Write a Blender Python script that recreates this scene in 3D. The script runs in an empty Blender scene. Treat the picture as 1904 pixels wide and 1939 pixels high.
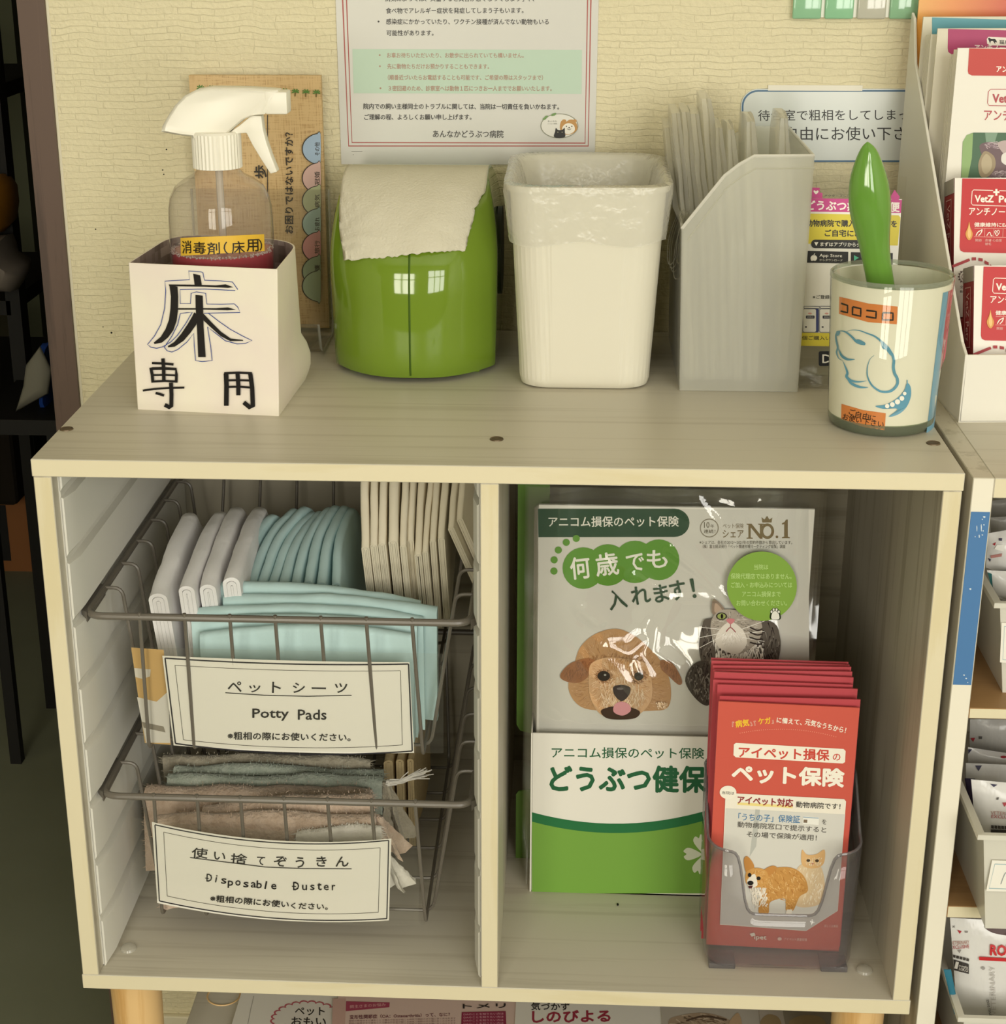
import bpy, bmesh, math, random
from mathutils import Vector, Matrix, noise
from mathutils.bvhtree import BVHTree
random.seed(7)
SC = bpy.context.scene
COL = SC.collection

# ------------------------------------------------------------------ camera
CAM = Vector((0.04812, -1.02157, 0.75991))
CR = Vector((0.99845844, 0.05543001, -0.00287335))
CU = Vector((-0.01652709, 0.34632378, 0.93796945))
CF = Vector((-0.05298676, 0.93647603, -0.34670599))
FPX, CX, CY = 3190.28926, 900.87831, 961.80777      # focal length and optical centre for a 1904 x 1939 picture
cd = bpy.data.cameras.new('camera')
cam = bpy.data.objects.new('camera', cd)
COL.objects.link(cam)
cam.matrix_world = Matrix(((CR.x, CU.x, -CF.x, CAM.x), (CR.y, CU.y, -CF.y, CAM.y), (CR.z, CU.z, -CF.z, CAM.z), (0, 0, 0, 1)))
cd.sensor_fit = 'HORIZONTAL'
cd.sensor_width = 36.0
cd.lens = FPX * 36.0 / 1904.0
cd.shift_x = (952.0 - CX) / 1904.0
cd.shift_y = (CY - 969.5) / 1904.0
cd.clip_start = 0.02
SC.camera = cam

# ------------------------------------------------------------------ world, exposure, daylight through the windows
SC.view_settings.view_transform = 'Standard'
SC.view_settings.look = 'None'
SC.view_settings.exposure = 0.0
SC.view_settings.gamma = 1.0
SC.view_settings.use_curve_mapping = False
SC.cycles.use_denoising = True
SC.cycles.max_bounces = 10
SC.cycles.diffuse_bounces = 5
SC.cycles.glossy_bounces = 4
SC.cycles.transmission_bounces = 8
SC.cycles.transparent_max_bounces = 32
SC.cycles.caustics_reflective = False
SC.cycles.caustics_refractive = False
SC.cycles.sample_clamp_indirect = 4.0

w = bpy.data.worlds.new('sky')
SC.world = w
w.use_nodes = True
w.node_tree.nodes['Background'].inputs['Color'].default_value = (0.75, 0.85, 1.0, 1)
w.node_tree.nodes['Background'].inputs['Strength'].default_value = 1.0

def window_light(name, x0, x1, z0, z1, y, power, col):
    ld = bpy.data.lights.new(name, 'AREA')
    ld.shape = 'RECTANGLE'
    ld.size = x1 - x0
    ld.size_y = z1 - z0
    ld.energy = power
    ld.color = col
    o = bpy.data.objects.new(name, ld)
    COL.objects.link(o)
    o.location = ((x0 + x1) / 2, y, (z0 + z1) / 2)
    o.rotation_euler = (math.radians(90), 0, 0)
    return o

ROOM = dict(x0=-2.2, x1=2.3, y0=-2.7, zf=-0.36, zc=2.05)
WIN = [(-1.0, -0.15, 0.15, 1.55), (0.45, 1.95, 0.15, 1.75)]     # glazed openings in the front wall: x0, x1, z0, z1
DAY = (1.0, 0.945, 0.80)
for k, (a, b, c, d) in enumerate(WIN):
    L = window_light('daylight_window_%d' % (k + 1), a, b, c, d, ROOM['y0'] - 0.03, (40, 60)[k], ((1.0, 0.93, 0.75), (1.0, 0.955, 0.84))[k])
    L.rotation_euler = (math.radians(90), 0, 0)

# ------------------------------------------------------------------ geometry of the picture
def ray(px, py):
    return CF + CR * ((px - CX) / FPX) - CU * ((py - CY) / FPX)
def onY(px, py, y):
    d = ray(px, py); return CAM + d * ((y - CAM.y) / d.y)
def onZ(px, py, z):
    d = ray(px, py); return CAM + d * ((z - CAM.z) / d.z)
def onX(px, py, x):
    d = ray(px, py); return CAM + d * ((x - CAM.x) / d.x)
def onPl(px, py, p, n):
    d = ray(px, py); return CAM + d * ((p - CAM).dot(n) / d.dot(n))

# ------------------------------------------------------------------ colours and materials
def C(h, a=1.0):
    h = h.lstrip('#')
    v = [int(h[i:i + 2], 16) / 255 for i in (0, 2, 4)]
    return tuple([(c / 12.92 if c <= 0.04045 else ((c + 0.055) / 1.055) ** 2.4) for c in v] + [a])
def newmat(name):
    m = bpy.data.materials.new(name); m.use_nodes = True
    nt = m.node_tree
    return m, nt, nt.nodes['Principled BSDF'], nt.nodes['Material Output']
def coords(nt, scale, space='Object'):
    tc = nt.nodes.new('ShaderNodeTexCoord'); mp = nt.nodes.new('ShaderNodeMapping')
    nt.links.new(tc.outputs[space], mp.inputs['Vector'])
    mp.inputs['Scale'].default_value = scale if hasattr(scale, '__len__') else (scale,) * 3
    return mp.outputs['Vector']
def add_bump(nt, bsdf, height, strength, dist):
    b = nt.nodes.new('ShaderNodeBump')
    b.inputs['Strength'].default_value = strength
    b.inputs['Distance'].default_value = dist
    nt.links.new(height, b.inputs['Height'])
    nt.links.new(b.outputs['Normal'], bsdf.inputs['Normal'])
    return b
def pmat(name, col, rough=0.5, spec=0.5, bump=None, var=None, metal=0.0, sss=0.0, coat=0.0, trans=0.0, sheen=0.0):
    """principled; bump = (scale, strength, distance); var = (scale, second colour, sharpness)"""
    m, nt, b, out = newmat(name)
    c = C(col) if isinstance(col, str) else col
    b.inputs['Base Color'].default_value = c
    b.inputs['Roughness'].default_value = rough
    b.inputs['Specular IOR Level'].default_value = spec
    b.inputs['Metallic'].default_value = metal
    b.inputs['Coat Weight'].default_value = coat
    b.inputs['Coat Roughness'].default_value = 0.08
    if sheen: b.inputs['Sheen Weight'].default_value = sheen
    if trans: b.inputs['Transmission Weight'].default_value = trans
    if sss:
        b.inputs['Subsurface Weight'].default_value = sss
        b.inputs['Subsurface Radius'].default_value = (0.01, 0.008, 0.006)
    if var:
        n = nt.nodes.new('ShaderNodeTexNoise'); nt.links.new(coords(nt, var[0]), n.inputs['Vector'])
        n.inputs['Scale'].default_value = 1.0; n.inputs['Detail'].default_value = 5
        r = nt.nodes.new('ShaderNodeValToRGB')
        r.color_ramp.elements[0].position = 0.5 - var[2]; r.color_ramp.elements[1].position = 0.5 + var[2]
        r.color_ramp.elements[0].color = c; r.color_ramp.elements[1].color = C(var[1]) if isinstance(var[1], str) else var[1]
        nt.links.new(n.outputs['Fac'], r.inputs['Fac']); nt.links.new(r.outputs['Color'], b.inputs['Base Color'])
    if bump:
        n2 = nt.nodes.new('ShaderNodeTexNoise'); nt.links.new(coords(nt, bump[0]), n2.inputs['Vector'])
        n2.inputs['Scale'].default_value = 1.0; n2.inputs['Detail'].default_value = 4
        add_bump(nt, b, n2.outputs['Fac'], bump[1], bump[2])
    return m
def wood(name, base, dark, scale, rough=0.42, dark2=None):
    """pale laminate: long faint grain lines along the axis with the small scale"""
    m, nt, b, out = newmat(name)
    v = coords(nt, scale)
    n = nt.nodes.new('ShaderNodeTexNoise'); nt.links.new(v, n.inputs['Vector'])
    n.inputs['Scale'].default_value = 1.0; n.inputs['Detail'].default_value = 6; n.inputs['Roughness'].default_value = 0.62; n.inputs['Distortion'].default_value = 0.35
    r = nt.nodes.new('ShaderNodeValToRGB')
    e = r.color_ramp.elements
    e[0].position = 0.36; e[0].color = C(dark)
    e[1].position = 0.46; e[1].color = C(base)
    x = e.new(0.62); x.color = C(base)
    x = e.new(0.75); x.color = C(dark2 or dark)
    nt.links.new(n.outputs['Fac'], r.inputs['Fac']); nt.links.new(r.outputs['Color'], b.inputs['Base Color'])
    b.inputs['Roughness'].default_value = rough
    b.inputs['Specular IOR Level'].default_value = 0.4
    return m
def film(name, tint=(1, 1, 1, 1), gloss_rough=0.03, ior=1.45, haze=0.0, haze_col=(1, 1, 1, 1), bump=None, boost=1.0, thru=0.22):
    """thin clear plastic: see-through with a Fresnel reflection and, if wanted, a milky share"""
    m, nt, b, out = newmat(name)
    nt.nodes.remove(b)
    tr = nt.nodes.new('ShaderNodeBsdfTransparent'); tr.inputs['Color'].default_value = tint
    gl = nt.nodes.new('ShaderNodeBsdfGlossy'); gl.inputs['Roughness'].default_value = gloss_rough
    lw = nt.nodes.new('ShaderNodeLayerWeight'); lw.inputs['Blend'].default_value = 0.5
    pw_ = nt.nodes.new('ShaderNodeMath'); pw_.operation = 'POWER'; pw_.inputs[1].default_value = 5.0
    nt.links.new(lw.outputs['Facing'], pw_.inputs[0])
    fr = nt.nodes.new('ShaderNodeMath'); fr.operation = 'MULTIPLY_ADD'; f0 = ((ior - 1) / (ior + 1)) ** 2
    fr.inputs[1].default_value = 1 - f0; fr.inputs[2].default_value = f0
    nt.links.new(pw_.outputs[0], fr.inputs[0])
    mix = nt.nodes.new('ShaderNodeMixShader')
    base = tr.outputs[0]
    if haze:
        df = nt.nodes.new('ShaderNodeBsdfDiffuse'); df.inputs['Color'].default_value = haze_col
        tl = nt.nodes.new('ShaderNodeBsdfTranslucent'); tl.inputs['Color'].default_value = haze_col
        a = nt.nodes.new('ShaderNodeMixShader'); a.inputs[0].default_value = thru
        nt.links.new(df.outputs[0], a.inputs[1]); nt.links.new(tl.outputs[0], a.inputs[2])
        h = nt.nodes.new('ShaderNodeMixShader'); h.inputs[0].default_value = haze
        nt.links.new(base, h.inputs[1]); nt.links.new(a.outputs[0], h.inputs[2]); base = h.outputs[0]
    f = fr.outputs[0]
    if boost != 1.0:
        mu = nt.nodes.new('ShaderNodeMath'); mu.operation = 'MULTIPLY'; mu.use_clamp = True; mu.inputs[1].default_value = boost
        nt.links.new(f, mu.inputs[0]); f = mu.outputs[0]
    nt.links.new(f, mix.inputs[0]); nt.links.new(base, mix.inputs[1]); nt.links.new(gl.outputs[0], mix.inputs[2])
    nt.links.new(mix.outputs[0], out.inputs['Surface'])
    if bump:
        n2 = nt.nodes.new('ShaderNodeTexNoise'); nt.links.new(coords(nt, bump[0]), n2.inputs['Vector'])
        n2.inputs['Scale'].default_value = 1.0; n2.inputs['Detail'].default_value = bump[3] if len(bump) > 3 else 3
        bb = nt.nodes.new('ShaderNodeBump'); bb.inputs['Strength'].default_value = bump[1]; bb.inputs['Distance'].default_value = bump[2]
        nt.links.new(n2.outputs['Fac'], bb.inputs['Height'])
        nt.links.new(bb.outputs['Normal'], gl.inputs['Normal']); nt.links.new(bb.outputs['Normal'], lw.inputs['Normal'])
    return m
def ink(name, rough=0.45, spec=0.4):
    """printing ink: every printed shape carries its own flat colour"""
    m, nt, b, out = newmat(name)
    a = nt.nodes.new('ShaderNodeAttribute'); a.attribute_name = 'ink'
    nt.links.new(a.outputs['Color'], b.inputs['Base Color'])
    b.inputs['Roughness'].default_value = rough
    b.inputs['Specular IOR Level'].default_value = spec
    return m

# ------------------------------------------------------------------ mesh building
class MB:
    """collects vertices and faces in world coordinates and links them as one object"""
    def __init__(s): s.v = []; s.f = []; s.m = []; s.c = []
    def add(s, vs, fs, mi=0, col=None):
        o = len(s.v); s.v += [tuple(x) for x in vs]
        for f in fs:
            s.f.append([o + i for i in f]); s.m.append(mi); s.c.append(col)
    def box(s, x0, x1, y0, y1, z0, z1, mi=0, front=None):
        v = [(x0, y0, z0), (x1, y0, z0), (x1, y1, z0), (x0, y1, z0), (x0, y0, z1), (x1, y0, z1), (x1, y1, z1), (x0, y1, z1)]
        s.add(v, [(3, 2, 1, 0), (4, 5, 6, 7), (1, 2, 6, 5), (2, 3, 7, 6), (3, 0, 4, 7)], mi)
        s.add(v, [(0, 1, 5, 4)], mi if front is None else front)
    def prism(s, poly, dirv, mi=0, capmi=None):
        """closed 3D polygon pushed along dirv"""
        n = len(poly); a = [Vector(p) for p in poly]; b = [p + Vector(dirv) for p in a]
        s.add(a + b, [[i, (i + 1) % n, n + (i + 1) % n, n + i] for i in range(n)], mi)
        s.add(a, [list(range(n))[::-1]], mi if capmi is None else capmi)
        s.add(b, [list(range(n))], mi)
    def grid(s, rows, mi=0, closed=False):
        """rows of equal length; closed wraps each row"""
        n = len(rows[0]); vs = [p for r in rows for p in r]; fs = []
        assert all(len(r) == n for r in rows)
        for i in range(len(rows) - 1):
            for j in range(n if closed else n - 1):
                k = (j + 1) % n
                fs.append((i * n + j, i * n + k, (i + 1) * n + k, (i + 1) * n + j))
        s.add(vs, fs, mi)
    def tube(s, pts, r, seg=8, closed=False, mi=0, caps=True):
        pts = [Vector(p) for p in pts]; n = len(pts)
        R = r if hasattr(r, '__len__') else [r] * n
        rows = []; prev = None
        for i in range(n):
            if closed: t = (pts[(i + 1) % n] - pts[i - 1])
            else: t = pts[min(i + 1, n - 1)] - pts[max(i - 1, 0)]
            t.normalize()
            if prev is None:
                a = Vector((0, 0, 1)) if abs(t.z) < 0.9 else Vector((1, 0, 0))
                nx = t.cross(a).normalized()
            else:
                nx = (prev - t * prev.dot(t)).normalized()
            prev = nx; ny = t.cross(nx)
            rows.append([pts[i] + (nx * math.cos(2 * math.pi * k / seg) + ny * math.sin(2 * math.pi * k / seg)) * R[i] for k in range(seg)])
        if closed: rows.append(rows[0])
        s.grid(rows, mi, True)
        if caps and not closed:
            s.add(rows[0], [list(range(seg))], mi); s.add(rows[-1], [list(range(seg))[::-1]], mi)
    def lathe(s, prof, c, seg=40, mi=0, arc=None):
        rows = []
        for (r, z) in prof:
            if arc: an = [arc[0] + (arc[1] - arc[0]) * k / seg for k in range(seg + 1)]
            else: an = [2 * math.pi * k / seg for k in range(seg)]
            rows.append([(c[0] + r * math.cos(a), c[1] + r * math.sin(a), c[2] + z) for a in an])
        s.grid(rows, mi, arc is None)
    def ball(s, c, r, seg=12, mi=0):
        rr = r if hasattr(r, '__len__') else (r, r, r); rows = []
        for i in range(seg // 2 + 1):
            t = math.pi * i / (seg // 2) ; q = max(math.sin(t), 0.001)
            rows.append([(c[0] + rr[0] * q * math.cos(2 * math.pi * k / seg), c[1] + rr[1] * q * math.sin(2 * math.pi * k / seg), c[2] - rr[2] * math.cos(t)) for k in range(seg)])
        s.grid(rows, mi, True)
    def build(s, name, mats, parent=None, origin=None, smooth=35, bevel=0.0, bseg=2, weld=True, solid=0.0, sub=0):
        me = bpy.data.meshes.new(name)
        V = [Vector(v) for v in s.v]
        lo = Vector((min(v.x for v in V), min(v.y for v in V), min(v.z for v in V)))
        hi = Vector((max(v.x for v in V), max(v.y for v in V), max(v.z for v in V)))
        org = Vector(origin) if origin is not None else Vector(((lo.x + hi.x) / 2, (lo.y + hi.y) / 2, lo.z))
        me.from_pydata([v - org for v in V], [], s.f)
        for p, mi in zip(me.polygons, s.m): p.material_index = mi
        if any(c is not None for c in s.c):
            at = me.color_attributes.new('ink', 'FLOAT_COLOR', 'CORNER')
            for p, c in zip(me.polygons, s.c):
                for li in p.loop_indices: at.data[li].color = c or (1, 1, 1, 1)
        elif weld:
            bm = bmesh.new(); bm.from_mesh(me)
            bmesh.ops.remove_doubles(bm, verts=bm.verts, dist=1e-6)
            bmesh.ops.recalc_face_normals(bm, faces=bm.faces)
            if bevel:
                es = [e for e in bm.edges if len(e.link_faces) == 2 and e.calc_face_angle(0) > 0.6]
                bmesh.ops.bevel(bm, geom=es, offset=bevel, segments=bseg, profile=0.5, affect='EDGES', clamp_overlap=True)
            bm.to_mesh(me); bm.free()
        for m in (mats if isinstance(mats, (list, tuple)) else [mats]): me.materials.append(m)
        if smooth:
            for p in me.polygons: p.use_smooth = True
            me.set_sharp_from_angle(angle=math.radians(smooth))
        o = bpy.data.objects.new(name, me); COL.objects.link(o)
        place(o, org, parent)
        if solid:
            md = o.modifiers.new('thickness', 'SOLIDIFY'); md.thickness = solid; md.offset = 0
        if sub:
            md = o.modifiers.new('smooth', 'SUBSURF'); md.levels = sub; md.render_levels = sub
        return o
WORLD = {}
def place(o, loc, parent):
    WORLD[o.name] = Vector(loc)
    if parent is not None:
        o.parent = parent; o.location = Vector(loc) - WORLD[parent.name]
    else: o.location = loc
def tag(o, label, cat, group=None, kind=None):
    o['label'] = label; o['category'] = cat
    if group: o['group'] = group
    if kind: o['kind'] = kind
    return o
def thing(name, loc, label, cat, group=None):
    o = bpy.data.objects.new(name, None); COL.objects.link(o)
    o.empty_display_size = 0.03
    place(o, Vector(loc), None)
    return tag(o, label, cat, group)
def struct(o):
    o['kind'] = 'structure'; return o
def fillet(pts, r, n=5, closed=False):
    """round the corners of a polyline"""
    P = [Vector(p) for p in pts]; out = []
    N = len(P)
    for i in range(N):
        if not closed and i in (0, N - 1): out.append(P[i]); continue
        a, b, c = P[i - 1], P[i], P[(i + 1) % N]
        d1 = (a - b); d2 = (c - b); q = min(r, d1.length * 0.45, d2.length * 0.45)
        s, e = b + d1.normalized() * q, b + d2.normalized() * q
        for k in range(n + 1):
            t = k / n
            out.append(s * (1 - t) ** 2 + b * 2 * t * (1 - t) + e * t * t)
    return out
def lerp(a, b, t): return a + (b - a) * t
def rrect_pts(hx, hy, r, n=6):
    """rounded rectangle outline, counter-clockwise, around the origin"""
    out = []
    for (cx, cy, a0) in ((hx - r, hy - r, 0), (-hx + r, hy - r, 90), (-hx + r, -hy + r, 180), (hx - r, -hy + r, 270)):
        for k in range(n + 1):
            a = math.radians(a0 + 90 * k / n); out.append((cx + r * math.cos(a), cy + r * math.sin(a)))
    return out

# ------------------------------------------------------------------ printed matter
GLYPH = {}
def glyphs(s, bold=0.0):
    key = s
    if key in GLYPH: return GLYPH[key]
    cu = bpy.data.curves.new('lettering', 'FONT'); cu.body = s; cu.size = 1.0; cu.resolution_u = 2
    cu.fill_mode = 'FRONT'
    o = bpy.data.objects.new('lettering', cu); COL.objects.link(o)
    dg = bpy.context.evaluated_depsgraph_get()
    me = bpy.data.meshes.new_from_object(o.evaluated_get(dg))
    V = [(v.co.x, v.co.y) for v in me.vertices]; F = [list(p.vertices) for p in me.polygons]
    bpy.data.objects.remove(o); bpy.data.curves.remove(cu); bpy.data.meshes.remove(me)
    if not V: V = [(0, 0), (1, 1)]; F = []
    x0 = min(v[0] for v in V); x1 = max(v[0] for v in V); y0 = min(v[1] for v in V); y1 = max(v[1] for v in V)
    GLYPH[key] = ([((x - x0) / max(x1 - x0, 1e-6), (y - y0) / max(y1 - y0, 1e-6)) for x, y in V], F)
    return GLYPH[key]
class Art:
    """flat printed shapes lying on a real surface; hit(px, py) gives (point on the surface, outward normal)"""
    def __init__(s, hit, crop=(0, 0, 1), sub=None, h0=0.00012, step=0.000025):
        s.hit = hit; s.cr = crop; s.sub = sub; s.h = h0; s.step = step; s.mb = MB(); s.cache = {}
    def crop(s, x, y, k): s.cr = (x, y, k); return s
    def P(s, x, y, h):
        px, py = s.cr[0] + x / s.cr[2], s.cr[1] + y / s.cr[2]
        p, n = s.hit(px, py); return p + n * h
    def up(s): s.h += s.step
    def _face(s, pts, col, h=None):
        h = s.h if h is None else h
        s.mb.add([s.P(x, y, h) for x, y in pts], [list(range(len(pts)))], 0, C(col) if isinstance(col, str) else col)
    def poly(s, pts, col):
        s._face(pts, col); s.up()
    def quadgrid(s, a, b, c, d, col, nx=16, ny=1):
        """a,b top edge; d,c bottom edge, cut up so that it follows a bent sheet"""
        for j in range(ny):
            for i in range(nx):
                q = []
                for (u, v) in ((i, j), (i + 1, j), (i + 1, j + 1), (i, j + 1)):
                    u /= nx; v /= ny
                    q.append((lerp(lerp(a[0], b[0], u), lerp(d[0], c[0], u), v), lerp(lerp(a[1], b[1], u), lerp(d[1], c[1], u), v)))
                s._face(q, col)
        s.up()
    def rect(s, x0, y0, x1, y1, col, n=None):
        if s.sub or n:
            s.quadgrid((x0, y0), (x1, y0), (x1, y1), (x0, y1), col, n or max(2, int(abs(x1 - x0) / s.cr[2] / s.sub)), 1)
        else: s.poly([(x0, y0), (x1, y0), (x1, y1), (x0, y1)], col)
    def ell(s, cx, cy, rx, ry, col, rot=0, n=28):
        a = math.radians(rot); pts = []
        for k in range(n):
            t = 2 * math.pi * k / n; x, y = rx * math.cos(t), ry * math.sin(t)
            pts.append((cx + x * math.cos(a) - y * math.sin(a), cy + x * math.sin(a) + y * math.cos(a)))
        s.poly(pts, col)
    def rrect(s, x0, y0, x1, y1, r, col, skew=0.0):
        pts = [((x0 + x1) / 2 + a, (y0 + y1) / 2 + b + skew * a) for a, b in rrect_pts(abs(x1 - x0) / 2, abs(y1 - y0) / 2, r)]
        s.poly(pts, col)
    def line(s, pts, wd, col, closed=False, taper=False):
        P = [Vector(p) for p in pts]
        if s.sub:
            Q = []
            for i in range(len(P) - (0 if closed else 1)):
                a, b = P[i], P[(i + 1) % len(P)]; m = max(1, int((b - a).length / s.cr[2] / s.sub))
                Q += [a.lerp(b, k / m) for k in range(m)]
            P = Q if closed else Q + [P[-1]]
        n = len(P); L = []; R = []
        for i in range(n):
            a = P[i - 1] if (closed or i) else P[i]; b = P[(i + 1) % n] if (closed or i < n - 1) else P[i]
            t = (b - a)
            if t.length < 1e-9: t = Vector((1, 0))
            t.normalize(); nn = Vector((-t.y, t.x)); w_ = wd / 2
            if taper: w_ *= max(0.12, math.sin(math.pi * (i + 0.35) / (n - 0.3)))
            L.append(P[i] + nn * w_); R.append(P[i] - nn * w_)
        for i in range(n if closed else n - 1):
            k = (i + 1) % n
            s._face([L[i], L[k], R[k], R[i]], col)
        s.up()
    def curve(s, pts, wd, col, closed=False, taper=False, n=6):
        """smooth line through the points"""
        s.line(spline(pts, n, closed), wd, col, closed, taper)
    def blob(s, pts, col, n=5): s.poly(spline(pts, n, True), col)
    def ring(s, cx, cy, rx, ry, wd, col, n=32):
        s.line([(cx + rx * math.cos(2 * math.pi * k / n), cy + ry * math.sin(2 * math.pi * k / n)) for k in range(n)], wd, col, True)
    def text(s, t, p0, p1, h, col, bold=0.0, up=None, spread=False):
        """ink box of the string: bottom-left p0, bottom-right p1, height h"""
        if spread:
            n = len(t); d = (Vector(p1) - Vector(p0)); wch = spread
            for i, ch in enumerate(t):
                if ch == ' ': continue
                a = Vector(p0) + d * (i / (n - 1)) * (1 - wch / d.length)
                k = {'ー': 0.22, '。': 0.3, 'ッ': 0.7, 'い': 0.8}.get(ch, 1.0)
                s.text(ch, a, a + d.normalized() * wch * (0.35 if ch == '。' else 1), h * k, col, bold)
            return
        V, F = glyphs(t)
        d = Vector(p1) - Vector(p0); nn = Vector(up) if up else Vector((d.y, -d.x)).normalized()
        em = h * (1.1 if len(t) > 1 else 1.0); b = bold * em
        dirs = [(0, 0)]
        if b > 0: dirs += [(b * math.cos(k * math.pi / 4), b * math.sin(k * math.pi / 4)) for k in range(0, 8, 1 if bold > 0.02 else 2)]
        q = [Vector(p0) + d * a_ + nn * (b_ * h) for a_, b_ in V]
        for k, (ox, oy) in enumerate(dirs):
            s.mb.add([s.P(x + ox, y + oy, s.h + k * 1.5e-6) for x, y in q], F, 0, C(col))
        s.up()
    def fur(s, pts, cols, num, ln, wd, ang=None, center=None, jit=0.5):
        """hair strokes scattered in a polygon (printed photograph of an animal)"""
        xs = [p[0] for p in pts]; ys = [p[1] for p in pts]; c = center or (sum(xs) / len(xs), sum(ys) / len(ys)); k = 0; tries = 0
        while k < num and tries < num * 20:
            tries += 1
            x, y = random.uniform(min(xs), max(xs)), random.uniform(min(ys), max(ys))
            if not inside(x, y, pts): continue
            a = math.radians(ang) if ang is not None else math.atan2(y - c[1], x - c[0])
            a += random.uniform(-jit, jit); l = ln * random.uniform(0.6, 1.3)
            dx, dy = math.cos(a), math.sin(a); w_ = wd / 2
            if not inside(x + dx * l, y + dy * l, pts):
                l *= 0.35
                if not inside(x + dx * l, y + dy * l, pts): continue
            s._face([(x - dy * w_, y + dx * w_), (x + dx * l, y + dy * l), (x + dy * w_, y - dx * w_)], random.choice(cols), s.h + k * 4e-7)
            k += 1
        s.h += num * 4e-7 + s.step
    def build(s, name, parent, mat=None): return s.mb.build(name, mat or M['ink'], parent, smooth=0)
def spline(pts, n=6, closed=False):
    P = [Vector(p) for p in pts]; N = len(P); out = []
    for i in range(N if closed else N - 1):
        p1, p2 = P[i], P[(i + 1) % N]
        p0 = P[i - 1] if (closed or i > 0) else p1; p3 = P[(i + 2) % N] if (closed or i + 2 < N) else p2
        for k in range(n):
            t = k / n
            out.append(0.5 * ((2 * p1) + (p2 - p0) * t + (2 * p0 - 5 * p1 + 4 * p2 - p3) * t * t + (3 * p1 - p0 - 3 * p2 + p3) * t ** 3))
    if not closed: out.append(P[-1])
    return out
def inside(x, y, pts):
    r = False; n = len(pts)
    for i in range(n):
        x1, y1 = pts[i][0], pts[i][1]; x2, y2 = pts[i - 1][0], pts[i - 1][1]
        if (y1 > y) != (y2 > y) and x < (x2 - x1) * (y - y1) / (y2 - y1) + x1: r = not r
    return r
def ellpts(cx, cy, rx, ry, n=20): return [(cx + rx * math.cos(2 * math.pi * k / n), cy + ry * math.sin(2 * math.pi * k / n)) for k in range(n)]
def flat(p, n):
    p = Vector(p); n = Vector(n).normalized()
    if n.dot(CAM - p) < 0: n = -n
    return lambda x, y: (onPl(x, y, p, n), n)
def bent(y0, slope, bow, xc, hw, z0):
    """upright sheet at y = y0 + slope*(z0 - z), bulging towards the viewer by bow in its middle"""
    nrm = Vector((0, -1, 0.0))
    def f(x, y):
        Y = y0
        for _ in range(6):
            p = onY(x, y, Y); t = max(-1.3, min(1.3, (p.x - xc) / hw)); Y = y0 + slope * (z0 - p.z) - bow * (1 - t * t)
        return onY(x, y, Y), nrm
    return f
def round_hit(c, rad):
    """upright round body, radius rad(z)"""
    def f(x, y):
        d = ray(x, y); r = rad(c.z + 0.05)
        for _ in range(5):
            o = CAM - c; a = d.x ** 2 + d.y ** 2; b = o.x * d.x + o.y * d.y; cc = o.x ** 2 + o.y ** 2 - r * r
            t = (-b - math.sqrt(max(b * b - a * cc, 0))) / a; p = CAM + d * t; r = rad(p.z)
        return p, Vector((p.x - c.x, p.y - c.y, 0)).normalized()
    return f
def sheet(name, corners, mat, parent=None, th=0.0003, nx=1, ny=1):
    """thin paper or card through four corners (tl, tr, br, bl), thickness pushed away from the viewer"""
    a, b, c, d = [Vector(q) for q in corners]
    n = (b - a).cross(d - a).normalized()
    if n.dot(CAM - a) < 0: n = -n
    mb = MB(); mb.prism([a, b, c, d], -n * th)
    return mb.build(name, mat, parent, smooth=0)
ORD = ['first', 'second', 'third', 'fourth', 'fifth', 'sixth', 'seventh', 'eighth', 'ninth', 'tenth', 'eleventh', 'twelfth', 'thirteenth']
# ------------------------------------------------------------------ materials
M = {}
M['ink'] = ink('printed_ink')
M['ink_matt'] = ink('matt_ink', 0.8, 0.2)
M['ink_gloss'] = ink('glossy_ink', 0.25, 0.5)
M['wood_x'] = wood('pale_laminate_lengthwise', '#c9c3b4', '#bdb6a6', (2.2, 110, 110), 0.4)
M['wood_z'] = wood('pale_laminate_upright', '#c6bfae', '#b0a895', (70, 70, 2.5), 0.42)
M['edge'] = wood('cream_edge_band', '#dcd2b4', '#d6caa6', (3, 30, 30), 0.5)
M['edge_z'] = wood('cream_edge_band_upright', '#dcd2b4', '#d6caa6', (30, 30, 3), 0.5)
M['back'] = wood('shelf_back_laminate', '#aca594', '#98917f', (3, 40, 60), 0.5)
M['runner'] = pmat('white_runner_plastic', '#dedcd4', 0.45, 0.4)
M['leg'] = wood('beech_leg', '#e2bd86', '#cfa264', (40, 40, 3), 0.45)
M['wire'] = pmat('grey_coated_wire', '#6b655c', 0.35, 0.5, bump=(300, 0.15, 0.0004))
M['paper'] = pmat('white_paper', '#ebe8df', 0.6, 0.3)
M['paper_gloss'] = pmat('coated_paper', '#e6e3da', 0.3, 0.45)
M['card_in'] = pmat('box_inside', '#8d7f78', 0.7, 0.2)
M['white_pad'] = pmat('white_pad_cloth', '#e9e7e7', 0.8, 0.2, bump=(140, 0.35, 0.0015))
M['teal_pad'] = pmat('pale_teal_pad_cloth', '#bcd7d8', 0.7, 0.25, bump=(120, 0.35, 0.0015))
M['cream_pad'] = pmat('cream_pad_cloth', '#ded5bf', 0.85, 0.15, bump=(120, 0.25, 0.001))
M['dust_pink'] = pmat('pink_terry', '#cdb9a8', 0.95, 0.1, bump=((380, 380, 380), 0.9, 0.002), var=(160, '#bda692', 0.2), sheen=0.3)
M['dust_grey'] = pmat('grey_terry', '#bdb5a2', 0.95, 0.1, bump=((380, 380, 380), 0.9, 0.002), var=(160, '#a89f8c', 0.2), sheen=0.3)
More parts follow.
